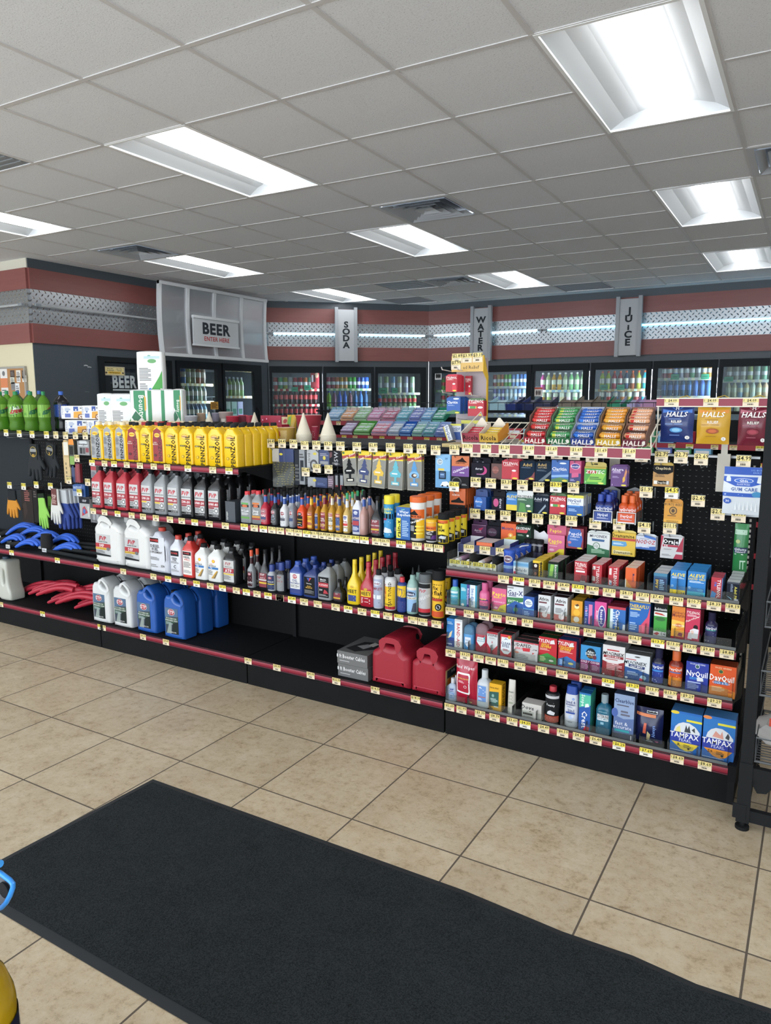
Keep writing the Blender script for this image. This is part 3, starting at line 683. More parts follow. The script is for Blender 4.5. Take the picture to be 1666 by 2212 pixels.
def tag_mesh(price, yellow, w=.050, h=.034, peg=False):
    k = (price, yellow, w, h)
    if k in TAGM: return TAGM[k]
    m = MB(); lo = 'f1ece0' if yellow else 'ead9bd'; up = 'ecd94a' if yellow else 'e8d58a'
    m.box(-w/2, w/2, 0, .0012, 0, h, lo)
    S = flatS(-w/2, 0, w, h, 0)
    m.art('R 0 .52 1 1 %s;T .56 .77 .34 3a3426 %s;R .06 .6 .09 .92 5a5038;R .06 .46 .8 .49 8d8574;R .06 .38 .62 .405 a59c8a;R .06 .08 .35 .1 a59c8a' % (up, price), S, w, h, 1, (1, 1))
    x = .3
    for i in range(9):
        b = .014+.014*((i*7+len(price)) % 3); m.art('R %.3f .14 %.3f .32 3d3a36' % (x, x+b), S, w, h, 1.5, (1, 1)); x += b+.014
    if peg: m.box(-w/2-.001, w/2+.001, -.0006, .0018, h-.001, h+.002, 'c9cdd0:t25')
    TAGM[k] = m.data('price_tag'); return TAGM[k]
def peg_material():
    g = NT('black_pegboard'); sep = g.n('SeparateXYZ'); g.L(g.co, sep.inputs[0])
    f = [g.math('SUBTRACT', g.math('FRACT', g.math('DIVIDE', o, .0254)), .5) for o in (sep.outputs[0], sep.outputs[2])]
    d = g.math('SQRT', g.math('ADD', g.math('POWER', f[0], 2.0), g.math('POWER', f[1], 2.0)))
    d2 = g.math('SQRT', g.math('ADD', g.math('POWER', f[0], 2.0), g.math('POWER', g.math('SUBTRACT', f[1], .05), 2.0)))
    a = g.math('LESS_THAN', d, .13); b = g.math('GREATER_THAN', d2, .125)
    c = g.mix(a, '0c0d0f', '030303'); c = g.mix(g.math('MULTIPLY', a, b), c, '858785')  # pale crescent in each hole is a painted glint of light
    g.L(c, g.b.inputs['Base Color']); g.b.inputs['Roughness'].default_value = .7; g.b.inputs['Specular IOR Level'].default_value = .2; return g.m
PEG = peg_material()
RED = '8f2638'; SHK = '111315'
def strip_obj(parent, x0, x1, z, y=0):
    m = MB(); t = .031; n = 5
    for i in range(n):   # gently rounded label channel
        a, b = i/n, (i+1)/n; f = lambda q: -.004*math.sin(math.pi*q)
        m.quad((x0, y+f(a), z-t*a), (x0, y+f(b), z-t*b), (x1, y+f(b), z-t*b), (x1, y+f(a), z-t*a), RED)
    m.box(x0, x1, y, y+.012, z-t-.001, z+.0005, '1a1b1d'); m.box(x0, x1, y-.0055, y+.001, z-t*.16, z-t*.02, '3a2a2e'); m.box(x0, x1, y-.0055, y+.001, z-t-.002, z-t*.93, '5a2030')
    return m.obj('price_strip', parent)
PR = ['$5.99', '$6.29', '$4.49', '$5.79', '$4.89', '$6.49', '$4.99', '$7.29', '$5.29', '$3.99', '$4.19']
def tags(shelf, x0, z, crop, spec, y=-.0062, w=.05):
    o, _, s = CROP[crop]
    for i, e in enumerate(spec.split()):
        a, _, p = e.partition(':'); yel = a.endswith('y'); a = float(a.rstrip('y'))
        X = XZ(o+a*s, Y0, z-.015); link('price_tag', tag_mesh(p or PR[i % 11], yel, w), shelf, (X-x0, y, -.033))
SHELFN = {}
def shelf(unit, ux, z, depth, name, x0=.003, x1=None, trim_black=True):
    w = (x1 if x1 is not None else ux[1]-ux[0]-.003)
    m = MB(); m.box(x0, w, .012, depth, -.022, 0, SHK); m.box(x0, w, .002, .012, -.03, 0, SHK)
    s = m.obj('shelf', unit, (0, 0, z)); strip_obj(s, x0+.002, w-.002, 0)
    for x in (x0, w-.004):
        k = MB(); k.add([(x, .05, -.022), (x, depth, -.022), (x, depth, -.12), (x, depth-.05, -.12), (x+.004, .05, -.022), (x+.004, depth, -.022), (x+.004, depth, -.12), (x+.004, depth-.05, -.12)],
                        [(0, 1, 2, 3), (7, 6, 5, 4), (0, 3, 7, 4), (3, 2, 6, 7)], '141517'); k.obj('shelf_bracket', s)
    return s
UD = ['far left shelving unit with work gloves and brushes', 'shelving unit with motor oil and washer fluid jugs', 'shelving unit with car care bottles and fuel cans', 'right hand shelving unit stocked with medicines']
UNITS = []; SH = {}
for n, (a, b) in enumerate(UX):
    u = thing('shelving_unit', 'black metal '+UD[n], 'shelving unit', (a, Y0, 0)); UNITS.append(u); w = b-a
    m = MB(); m.box(.004, w-.004, .012, .03, 0, .128, BLK); m.obj('kick_plate', u)
    if n == 3: m = MB(); m.box(w-.004, w+.02, .012, .90, 0, .15, '17181a'); m.box(w-.004, w+.024, -.004, .1, .1, .165, '101113'); m.obj('end_cover', u)
    m = MB(); m.box(.003, w-.003, .002, YP-Y0, .135, .158, SHK); d = m.obj('base_deck', u); strip_obj(d, .005, w-.005, .158); SH[(n, 0)] = (d, .158)
    m = MB(); m.box(.003, w-.003, YP-Y0+.04, .90, 0, .158, SHK); m.obj('rear_base', u)
    m = MB(); zp = (.56, 1.29, .93, .30)[n]; m.box(0.0, w, YP-Y0, YP-Y0+.035, .158, zp, '0a0b0c'); m.box(0.0, w, YP-Y0, YP-Y0+.035, zp, 1.30, PEG); m.obj('back_panel', u)
    m = MB(); m.box(0, w, YP-Y0-.012, YP-Y0+.045, 1.295, 1.322, '0e0f10'); m.box(0, w, YP-Y0-.013, YP-Y0-.011, 1.313, 1.3225, 'a9abac:m'); m.obj('top_rail', u)
    for x in (.001, .025), (w-.03, w-.002):
        if n < 3 and x[0] > .1: continue
        m = MB(); m.box(x[0], x[1], YP-Y0-.02, YP-Y0+.06, 0, 1.31, '101113')
        if n == 3 and x[0] > .1:
            for q in range(42): m.box(x[0]+.008, x[0]+.016, YP-Y0-.0206, YP-Y0-.02, .36+q*.0223, .372+q*.0223, 'b2aea4')  # pale slot faces stand in for light showing through from behind
        m.obj('upright', u)
    if n < 3: m = MB(); m.box(.002, w-.002, YP-Y0-.1, .93, ZT-.022, ZT, '2b2d30'); m.obj('top_shelf', u)
u = thing('shelving_unit', 'black metal shelving unit at the far left carrying green soda bottles', 'shelving unit', (-6.29, Y0, 0)); w = 1.213
for nm_, q, k in (('back_panel', (0, w, YP-Y0, YP-Y0+.035, .56, 1.3), '262b30'), ('lower_back_panel', (0, w, YP-Y0, YP-Y0+.035, .158, .56), '0a0b0c'), ('base_deck', (.003, w-.003, .002, YP-Y0, .135, .158), SHK), ('kick_plate', (.004, w-.004, .012, .03, 0, .128), BLK), ('rear_base', (.003, w-.003, YP-Y0+.04, .9, 0, .158), SHK), ('top_rail', (0, w, YP-Y0-.012, YP-Y0+.045, 1.295, 1.3025), '0e0f10'), ('top_shelf', (.002, w-.002, YP-Y0-.1, .93, ZT-.022, ZT), '2b2d30'), ('shelf', (.003, w-.003, .012, YP-Y0-.022, .525, .547), SHK)):
    m = MB(); m.box(*q, k); m.obj(nm_, u)
D = YP-Y0-.022
SH[(0, 1)] = (shelf(UNITS[0], UX[0], .547, D, 0), .547); SH[(1, 1)] = (shelf(UNITS[1], UX[1], .547, D, 0), .547); SH[(2, 1)] = (shelf(UNITS[2], UX[2], .547, D, 0), .547)
SH[(1, 2)] = (shelf(UNITS[1], UX[1], .900, D, 0), .900); SH[(1, 3)] = (shelf(UNITS[1], UX[1], 1.200, D, 0), 1.200); SH[(2, 2)] = (shelf(UNITS[2], UX[2], .905, D, 0), .905)
for q, z in ((1, .42), (2, .62), (3, .80)): SH[(3, q)] = (shelf(UNITS[3], UX[3], z, D, 0), z)
for key, cr, sp in [((1, 3), 'c2', '78y 180 258y 362 470 583 692 862y 1065 1198y'), ((1, 2), 'c2', '88 180 287y 402 495 600 715 812 918y 1037 1168'),
                    ((2, 2), 'c4', '98y:$3.29 170:$4.99 235y:$4.79 297 357 425:$11.99 485 548y 603:$10.99 658:$6.49 715:$4.99 772:$12.99 832:$6.99 893y:$8.99 962y:$14.29 1050:$5.19 1112:$6.99 1225y:$6.99 1340:$5.19 1428:$5.59 1492:$3.99'),
                    ((0, 1), 'cL', '170y 805y'), ((1, 1), 'c3', '115y 333 580 700y 823 933y 1045 1145y 1258'), ((2, 1), 'c3', '1340y 1427 1517y 1612'),
                    ((2, 1), 'c5', '355:$4.29 440y:$7.49 528:$4.29 627:$10.99 755:$5.99 845y:$4.89 945:$5.49 1040y:$11.99 1130:$12.99 1210y:$12.99 1310:$11.99 1382:$10.99 1480:$10.99'),
                    ((0, 0), 'cL', '25 600y 1400y'), ((1, 0), 'c3', '168 495 682'), ((2, 0), 'c5', '125:$4.99 332:$4.99 575:$4.99 760:$22.99 1040:$14.99 1330:$18.99'),
                    ((3, 3), 'c8', '620:$3.19 755y:$2.89 900:$5.39 1030:$8.69 1160:$8.49 1290y:$7.19 1420:$6.49 1570:$7.19'), ((3, 3), 'c9', '320:$8.19 470:$7.19 605:$7.49 785:$8.39 950:$10.79 1135:$8.39 1310:$8.19'),
                    ((3, 2), 'c8', '145:$10.49 310:$13.79 445:$8.29 555:$6.99 690:$4.49 835:$5.39 1140:$12.19 1250:$10.89 1395:$9.39 1580:$10.69'), ((3, 2), 'c9', '400:$16.59 612y:$13.79 755:$13.09 910:$13.09 1075:$9.89 1255:$8.89'),
                    ((3, 1), 'c8', '145:$4.19 275:$3.29 395:$5.09 505:$8.49 615:$6.19 768:$11.89 960:$11.99 1145:$11.89'), ((3, 1), 'cb', '25:$8.69 225y:$9.29 440y:$9.29 615:$13.99 775:$13.99 925:$9.29 1165:$9.29'),
                    ((3, 0), 'ca', '148:$2.69 270:$2.99 455:$3.39 600:$8.79 775:$3.69 905y:$4.39 1090:$4.49 1280:$6.59 1440:$4.29 1610:$6.49'), ((3, 0), 'cb', '320y:$6.29 560y:$7.69 835:$8.69 1080:$8.69')]:
    s, z = SH[key]
    if key[1] == 0: # tags sit on the deck strip
        o, _, sc = CROP[cr]
        for i, e in enumerate(sp.split()):
            a, _, p = e.partition(':'); yel = a.endswith('y'); X = XZ(o+float(a.rstrip('y'))*sc, Y0, z-.015)
            link('price_tag', tag_mesh(p or PR[i % 11], yel), s, (X-UX[key[0]][0], -.0062, z-.033))
    else: tags(s, UX[key[0]][0], z, cr, sp)
# clear acrylic lips and dividers of the medicine shelves
for q in (0, 1, 2, 3):
    s, z = SH[(3, q)]; zo = z if q == 0 else 0; w = UX[3][1]-UX[3][0]
    m = MB(); m.box(.006, w-.008, .004, .0065, zo, zo+.012, 'a4a6a4:t40'); m.obj('lip_base', s)
    n = 11
    for i in range(n):
        x = .008+(w-.02)*i/n; m = MB(); m.box(x, x+(w-.02)/n-.012, .007, .009, zo, zo+.042, 'f0f2f0:t2'); m.obj('acrylic_lip', s)
    for i in range(n+1):
        x = .006+(w-.016)*i/n; m = MB(); hh = .075 if i in (0, n) or q == 3 else .05; m.box(x-.001, x+.001, .008, D-.04, zo, zo+hh, 'eef0ee:t4'); m.obj('acrylic_divider', s)
# ---------------------------------------------------------------- peg hooks with price flags
HOOKM = {}
def hook(unit, X, z, price, yel=False, Yf=3.20, w=.052, h=.047, dx=0):
    u = UNITS[unit]; L = YP-Yf; k = round(L, 3)
    if k not in HOOKM:
        m = MB(); m.tube([(0, 0, -.004), (0, -L+.01, 0), (0, -L-.004, .012)], .0024, 'b9bdc0:m', 6); m.tube([(0, 0, .03), (0, -L+.002, .026)], .0017, 'b9bdc0:m', 6); m.tube([(0, -.002, .034), (0, -.002, -.012)], .003, 'a5a9ac:m', 6)
        HOOKM[k] = m.data('peg_hook')
    hk = link('peg_hook', HOOKM[k], u, (X-UX[unit][0], YP-Y0, z))
    link('price_tag', tag_mesh(price, yel, w, h, True), hk, (0, -L, .012))
    return hk
# floor mat
c = [(-2.285, 1.965), (-.88, 1.977), (-.55, 1.955), (-.35, 1.962), (-.18, 1.943), (0.02, 1.955), (.25, 1.94), (.5, 1.95), (.52, 1.165), (-1.24, 1.158), (-2.07, 1.162), (-2.318, 1.165)]
m = MB(); n = len(c)
ins = []
cx, cy = -.9, 1.56
for x, y in c: ins.append((x+.028*(1 if x < -2 else -1 if x > .4 else 0), y+(.028 if y < 1.5 else -.028)))
m.add([(x, y, .002) for x, y in c]+[(x, y, .0065) for x, y in ins], [(i, (i+1) % n, n+(i+1) % n, n+i) for i in range(n)], '303336')
bx = m.obj('mat_border'); 
m = MB(); m.add([(x, y, .0065) for x, y in ins]+[(x, y, .0095) for x, y in ins], [(i, (i+1) % n, n+(i+1) % n, n+i) for i in range(n)]+[tuple(range(2*n-1, n-1, -1))], MATP)
t = thing('floor_mat', 'large charcoal entrance mat with rubber edge lying on the tiles', 'floor mat'); o = m.obj('mat_pile', t); bx.parent = t
# ================================================================ PRODUCTS
# profile: exponent, rings (t, w, d, cx), cap (t0, t1, rw, cx) or None, label (t0, t1, width fraction, wrap)
SHP = {
 'penn': (6, [(0, .92, .92), (.015, 1, 1), (.74, 1, 1), (.77, .96, 1), (.875, .5, .96), (.89, .38, .6), (.92, .34, .5)], (.905, 1, .34, 0), (.05, .80, .8, 0)),
 'quart': (4.5, [(0, .94, .94), (.012, 1, 1), (.64, 1, 1), (.70, .95, .95, .03), (.84, .42, .6, .3), (.88, .26, .42, .36), (.91, .25, .42, .36)], (.89, 1, .27, .36), (.07, .64, .8, 0)),
 'quart0': (4.5, [(0, .94, .94), (.012, 1, 1), (.66, 1, 1), (.72, .92, .92), (.82, .5, .6), (.87, .36, .5), (.9, .36, .5)], (.88, 1, .38, 0), (.07, .66, .8, 0)),
 'add': (2.6, [(0, .9, .9), (.015, 1, 1), (.16, 1, 1), (.2, .95, .95), (.44, 1, 1), (.50, .88, .9), (.58, .46, .5), (.62, .36, .4), (.85, .31, .34)], (.84, 1, .38, 0), (.05, .45, .84, 0)),
 'heet': (3.2, [(0, .92, .92), (.015, 1, 1), (.40, 1, 1), (.47, .9, .95), (.62, .42, .6), (.70, .27, .42), (.9, .25, .4)], (.9, 1, .3, 0), (.04, .44, .84, 0)),
 'can': (2, [(0, .96, .96), (.012, 1, 1), (.78, 1, 1), (.82, .93, .93), (.86, .62, .62)], (.85, 1, .5, 0), (.03, .77, 1.25, 1)),
 'bigcap': (2, [(0, .96, .96), (.012, 1, 1), (.79, 1, 1), (.8, .93, .93)], (.8, 1, .97, 0), (.03, .78, 1.25, 1)),
 'tub': (2, [(0, .96, .96), (.012, 1, 1), (.88, 1, 1), (.9, .93, .93)], (.87, 1, 1.02, 0), (.06, .86, 1.3, 1)),
 'med': (2.4, [(0, .9, .9), (.015, 1, 1), (.60, 1, 1), (.66, .9, .9), (.72, .58, .58), (.76, .5, .5)], (.74, 1, .6, 0), (.06, .60, 1.0, 1)),
 'flat': (3.2, [(0, .92, .92), (.015, 1, 1), (.62, 1, 1), (.70, .85, .85), (.76, .45, .5), (.8, .42, .5)], (.78, 1, .45, 0), (.08, .6, .8, 0)),
 'stick': (3, [(0, .9, .9), (.02, .97, .97), (.1, 1, 1), (.62, 1, 1), (.64, .97, .97)], (.63, 1, .96, 0), (.12, .6, .7, 0)),
 'shamp': (3, [(0, .85, .85), (.015, .93, .93), (.4, 1, 1), (.7, .95, .95), (.8, .86, .86)], (.79, 1, .84, 0), (.1, .74, .76, 0)),
 'tubeup': (2.4, [(0, .95, .95), (.08, 1, 1), (.6, .95, .9), (.95, .9, .3), (1, .86, .1)], None, (.2, .8, .76, 0)),
 'slime': (2.4, [(0, .95, .95), (.012, 1, 1), (.6, 1, 1), (.70, .75, .75), (.75, .45, .45), (.84, .4, .4)], (.83, 1, .22, 0), (.05, .58, 1.1, 1)),
 'sq': (5, [(0, .94, .94), (.012, 1, 1), (.70, 1, 1), (.78, .86, .9, -.1), (.84, .5, .6, -.25), (.88, .42, .55, -.3)], (.86, 1, .4, -.32), (.06, .64, .8, 0)),
}
def ring_at(sh, t):
    r = SHP[sh][1]
    for a, b in zip(r, r[1:]):
        if a[0] <= t <= b[0]:
            f = (t-a[0])/max(b[0]-a[0], 1e-6); return a[1]+(b[1]-a[1])*f, a[2]+(b[2]-a[2])*f
    return r[-1][1], r[-1][2]
def bottle_parts(root, sh, w, d, h, col, cap, art, bg=None, seg=22):
    e, rs, cp, lb = SHP[sh]; a, b = w/2, d/2
    m = MB(); m.rings([(t*h, r[1]*a if 0 else r[0]*a, r[1]*b, (r[2] if len(r) > 2 else 0)*a, 0) for t, *r in rs], col, seg, e); m.obj('bottle_body', root)
    if cp:
        t0, t1, rw, cx = cp; rc = rw*a; rb = min(rc, rw*b*1.6) if e > 2.2 else rc
        m = MB()
        if sh == 'stick': m.rings([(t0*h, rc, rw*b), ((t0+(t1-t0)*.55)*h, rc, rw*b), ((t0+(t1-t0)*.85)*h, rc*.8, rw*b*.7), (t1*h, rc*.35, rw*b*.3)], cap, seg, e)
        elif sh == 'shamp': m.rings([(t0*h, rc, rw*b), (t1*h*.985, rc*.86, rw*b*.8), (t1*h, rc*.6, rw*b*.5)], cap, seg, e)
        elif sh == 'slime': m.rings([((t0-.1)*h, a*.5, a*.5), (t0*h, a*.5, a*.5)], col, 16); m.rings([(t0*h, rc*1.3, rc*1.3), (t1*h, rc*.35, rc*.35)], cap, 14)
        else: m.rings([(t0*h, rc, rb, cx*a), ((t1-(t1-t0)*.12)*h, rc, rb, cx*a), (t1*h, rc*.9, rb*.9, cx*a)], cap, 20, 2.2)
        m.obj('bottle_cap', root)
    t0, t1, wf, wrap = lb; z0, lh = t0*h, (t1-t0)*h; lw = w*wf
    def S(u, v, l):
        X = (u-.5)*lw; t = (z0+v*lh)/h; fa, fb = ring_at(sh, t); A, B = fa*a, fb*b
        th = X/a if wrap else math.atan2(X, B)
        s_, c_ = math.sin(th), math.cos(th); r = (abs(s_/A)**e+abs(c_/B)**e)**(-1/e)+.0003+l*.00025
        return (r*s_, -r*c_, z0+v*lh)
    m = MB()
    if bg: m.art('R 0 0 1 1 '+bg, S, lw, lh, 0, (8, 3))
    if art: m.art(art, S, lw, lh, 1, (8, 3))
    if sh == 'add' and cap != '17181a' or sh == 'add' and w < .08:   # printed shrink band around the neck
        k = bg or '34549c'; nb = MB(); nb.rings([(.64*h, a*.37, b*.42), (.80*h, a*.34, b*.38)], k+':g', 16, e, False); nb.obj('neck_band', root)
    if m.v: m.obj('printed_label', root)
def carton(w, d, h, col, art, side=None, top=None, name='carton', sart=None):
    m = MB(); b = .0012
    m.box(-w/2, w/2, 0, d, 0, h, col)
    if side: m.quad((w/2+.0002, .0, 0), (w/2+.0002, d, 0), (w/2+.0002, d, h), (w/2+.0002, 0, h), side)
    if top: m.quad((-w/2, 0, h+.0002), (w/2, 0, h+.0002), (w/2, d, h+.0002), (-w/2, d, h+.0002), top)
    if art: m.art(art, flatS(-w/2, 0, w, h, 0), w, h, 1, (1, 1))
    if sart: m.art(sart, lambda u, v, l: (w/2+.0003*l, u*d, v*h), d, h, 1, (1, 1))
    return m
NAMES_CT = {}
def place(unit, z, crop, row, suffix, Y=2.985):
    """row: list of dicts/tuples (shape, x0, x1, ytop, depth, n, dy, colour, cap, label background, art, name, category, description)"""
    o, oy, s = CROP[crop]
    for R in row:
        (sh, x0, x1, yt, dep, n, col, cap, bgc, art, name, cat, desc) = R[:13]; opt = R[13] if len(R) > 13 else {}
        Yf = opt.get('Y', Y); zz = z+opt.get('dz', 0)
        a = XZ(o+x0*s, Yf, zz); b = XZ(o+x1*s, Yf, zz); w = b-a; xm = (a+b)/2
        if sh != 'box' and SHP[sh][0] <= 2.6:   # round in plan: the picture shows the diameter, seen from the side
            a = XZ(o+x0*s, Yf+dep/2, zz); b = XZ(o+x1*s, Yf+dep/2, zz); xm = (a+b)/2; w = (b-a)*math.cos(math.atan(abs(xm)/(Yf+dep/2)))*1.02
            if SHP[sh][0] <= 2.4: dep = w
        h = ZX(o+(x0+x1)/2*s+opt.get('lean', 0), oy+yt*s, Yf+(dep/2 if sh not in ('box',) else 0))-zz; dy = opt.get('dy', dep+.004)
        lab = desc+suffix
        if sh == 'box':
            m = carton(w, dep, h, col, art, opt.get('side'), opt.get('top'), name, opt.get('sart'))
            r = tag(m.obj(name, None, (xm, Yf, zz), opt.get('rz', 0)), lab, cat)
            base = (xm, Yf)
        else:
            r = thing(name, lab, cat, (xm, Yf+dep/2, zz), opt.get('rz', 0)); bottle_parts(r, sh, w, dep, h, col, cap, art, bgc); base = (xm, Yf+dep/2)
        g = desc+suffix+' and those behind'
        if n > 1: r['group'] = g
        for i in range(1, n):
            dup(r, (base[0]+random.uniform(-.002, .002), base[1]+dy*i, zz), '%s, %s from the front' % (' '.join((desc+suffix).split()[:12]), ORD[i]), group=g)
g_ = ':g'
# --- top motor oil shelf : yellow quarts in eleven files
xs = [(55, 155), (160, 248), (252, 350), (352, 458), (463, 556), (560, 660), (664, 774), (777, 893), (900, 1010), (1015, 1138), (1142, 1262)]
yel = 'f0c21c:g'; LBL = {'s': ('9a9c9e', 'R 0 0 1 .99 9a9c9e;P 9a9c9e 0 .98 1 .98 .5 1.1;O .5 .86 .28 .07 e9d26a;O .5 .86 .24 .05 f0c020;T .5 .86 .035 a02020 PENNZOIL;L .08 .5 .45 .74 5a5c5e 6;W .72 .4 .3 22262a PENNZOIL;L .08 .1 .42 .4 6a6c6e 7'),
       'r': ('8e2028', 'R 0 0 1 .99 8e2028;P 8e2028 0 .98 1 .98 .5 1.1;O .5 .86 .28 .07 e9d26a;O .5 .86 .24 .05 f0c020;T .5 .86 .035 a02020 PENNZOIL;T .3 .62 .04 e8d8c8 HIGH;T .3 .56 .04 e8d8c8 MILEAGE;W .74 .36 .3 4a1016 PENNZOIL;O .28 .2 .14 .045 4a1016'),
       'y': (None, 'O .5 .84 .32 .085 6a3018;O .5 .84 .3 .077 f0c21c;O .5 .84 .24 .05 d8b878;T .5 .845 .035 a02020 PENNZOIL;R .05 .52 .5 .57 3a3a30;T .27 .545 .03 f0e090 10W-30;W .74 .42 .36 23231f PENNZOIL;O .3 .2 .12 .045 5a4a14;O .3 .2 .09 .035 e4b81c')}
kinds = 'sssryryyyyy'; caps = 'ecddbb ecddbb 26282a 26282a 26282a 26282a 26282a 26282a 26282a 26282a 26282a'.split()
behind = [['ecddbb']*6, ['ecddbb']*6, ['ecddbb', '26282a']*3, ['26282a', 'b3262c', '26282a', 'b3262c', 'ecddbb', 'ecddbb'], ['26282a', 'b3262c', '26282a', 'ecddbb', 'ecddbb', 'ecddbb'], ['26282a', 'b3262c', 'b3262c', '26282a', '26282a', '26282a']]+[['26282a']*6]*5
o, oy, s = CROP['c2']; protos = {}
kd = {'s': 'silver label', 'r': 'dark red label', 'y': 'vertical black lettering'}
for i, (x0, x1) in enumerate(xs):
    a = XZ(o+x0*s, 2.985, 1.2); b = XZ(o+x1*s, 2.985, 1.2); w = min(b-a, .122)*.985; dep = .064
    for j in range(6):
        kk = (kinds[i], behind[i][j], round(w, 2)); loc_ = ((a+b)/2+random.uniform(-.001, .001), 3.02+j*.068, 1.2)
        lab = 'yellow motor oil bottle, %s, %s file from left, %s from front' % (kd[kinds[i]], ORD[i], ORD[j])
        if kk in protos: dup(protos[kk], loc_, lab)
        else:
            r = thing('motor_oil_bottle', lab, 'bottle', loc_, 0, 'yellow motor oil bottles on the top shelf'); bottle_parts(r, 'penn', w, dep, .232, yel, behind[i][j], LBL[kinds[i]][1]); protos[kk] = r
# --- second shelf : red, grey and black quarts
q2 = [(57, 150), (152, 252), (256, 360), (362, 460), (460, 562), (567, 672), (675, 780), (787, 890), (895, 1002), (1005, 1118)]
FV = 'R 0 0 1 1 c2c2c2;I .48 .82 .17 a02430 FVP;I .48 .81 .15 c43040 FVP;T .5 .67 .04 444 VERIFIED PROVEN;R 0 .38 1 .58 9c2230;T .5 .48 .1 f2f2f2 %s;R 0 .31 .6 .37 %s;L .06 .12 .6 .3 666 5;O .78 .24 .15 .09 555;O .78 .24 .1 .06 ddd;R 0 .01 1 .1 222;T .7 .055 .05 ccc 1 QUART'
gr = ['0W-20', '5W-20', '5W-30', '10W-30', '5W-30', '10W-30', '10W-30', '5W-30', '10W-30', '10W-40']
cl = ['b02c38']*4+['8e9193:g']*3+['1c1c1e:g']*3; cn = ['red']*4+['silver grey']*3+['black']*3
for i, (x0, x1) in enumerate(q2):
    a = XZ(o+x0*s, 2.985, .9); b = XZ(o+x1*s, 2.985, .9); w = min(b-a, .1)*.97
    r = None
    for j in range(4):
        lab = '%s motor oil quart, %s in the row of red, grey, black, %s from front' % (cn[i], ORD[i], ORD[j]); lc = ((a+b)/2, 3.025+j*.085, .9)
        if r is None:
            r = thing('oil_quart_bottle', lab, 'bottle', lc, 0, 'motor oil quarts on the second shelf'); bottle_parts(r, 'quart', w, .07, .255, cl[i], '1b1b1d', FV % (gr[i], 'd8b838' if 3 < i < 7 else '8a2430'))
        else: dup(r, lc, lab)
# --- jugs built from their outlines
def jug(name, label, cat, x, Y, z, w, h, d, outs, col, capspec, art, labrect, bev=.018, copies=(), cs=None, rz=0):
    r = thing(name, label, cat, (x, Y+d/2, z), rz)
    m = MB(); m.slab([[(px*w-w/2, pz*h) for px, pz in smooth(p, 2)] for p in outs], d, col, bev, None, 3); m.obj('jug_body', r)
    if capspec:
        cx, z0, z1, rr, k = capspec; m = MB(); m.rings([(z0*h, rr, rr, cx*w-w/2), (z1*h, rr, rr, cx*w-w/2)], k, 18); m.obj('jug_cap', r)
    if art:
        u0, v0, u1, v1 = labrect; m = MB(); lw, lh = (u1-u0)*w, (v1-v0)*h
        S = flatS(u0*w-w/2, v0*h, lw, lh, -d/2-.0006); m.box(u0*w-w/2, u1*w-w/2, -d/2-.0004, -d/2+.002, v0*h, v1*h, art.split('|')[0]); m.art(art.split('|')[1], S, lw, lh); m.obj('printed_label', r)
    return r
STPJ = [[(0, 0), (.97, 0), (1, .04), (1, .72), (.96, .84), (.66, .985), (.5, .97), (.42, .86), (.12, .86), (.1, .82), (0, .76), (0, .04)], [(.52, .88), (.62, .9), (.88, .80), (.9, .73), (.6, .76), (.5, .82)]]
STPL = '2c3848|P 4a6684 0 .62 1 .7 1 1 0 1;P 32503f 0 .3 1 .5 1 .66 0 .58;P 8d9a94 .1 0 .45 0 .5 .42 .3 .4;P 202a28 .5 0 1 0 1 .5 .6 .42;O .5 .84 .28 .13 c8ccd0;O .5 .84 .25 .115 a32a35;T .5 .84 .13 f2f2f2 STP;T .5 .6 .055 c8d0c0 BUG REMOVER;T .5 .52 .05 e0e4e0 WINDSHIELD WASH;L .08 .36 .6 .46 9aa 3;T .6 .07 .05 ddd 1 GALLON'
o3, oy3, s3 = CROP['c3']
for i, (x0, x1, yt, colr, dd) in enumerate([(80, 245, 562, 'd2d4d4:g', 'white washer fluid jug, leftmost on the bottom shelf'), (250, 438, 590, 'd2d4d4:g', 'white washer fluid jug touching the first blue jug'), (440, 640, 630, '2458a8:g', 'blue washer fluid jug beside the white jugs'), (662, 885, 668, '2458a8:g', 'blue washer fluid jug at the right end of the jugs')]):
    a = XZ(o3+x0*s3, 2.985, .158); b = XZ(o3+x1*s3, 2.985, .158); w = min(b-a, .17)*.98; h = ZX(o3+(x0+x1)/2*s3, oy3+yt*s3, 3.04)-.158
    r = jug('washer_fluid_jug', dd, 'jug', a+w/2, 2.985, .158, w, .30, .115, STPJ, colr, (.27, .84, .93, .022, '1b1b1d'), STPL, (.1, .1, .74, .62))
    for j in (1, 2): dup(r, (a+w/2+j*.004, 3.0425+j*.135, .158), dd.replace('jug', 'jug standing %s from the front' % ORD[j], 1), group='washer fluid jugs behind the front ones')
DEFO = [[(0, .03), (.04, 0), (.96, 0), (1, .03), (.985, .14), (.985, .62), (1, .64), (1, .72), (.86, .82), (.74, .84), (.60, .92), (.34, .965), (.24, .94), (.12, .82), (0, .72), (0, .64), (.015, .62), (.015, .14)], [(.30, .83), (.36, .89), (.52, .86), (.58, .81)]]
DEFL = 'b9bbbb|I .5 .82 .2 8c2030 FVP;I .5 .81 .17 c03040 FVP;T .5 .66 .05 444 VERIFIED PROVEN;R 0 .4 1 .58 a62530;T .42 .49 .12 f2f2f2 DEF;R 0 .3 .72 .39 e2b838;T .35 .345 .05 4a3a20 Diesel Exhaust Fluid;L .05 .14 .6 .28 777 3;O .85 .36 .1 .08 666;P 26282a 0 .02 1 .02 1 .08 0 .14'
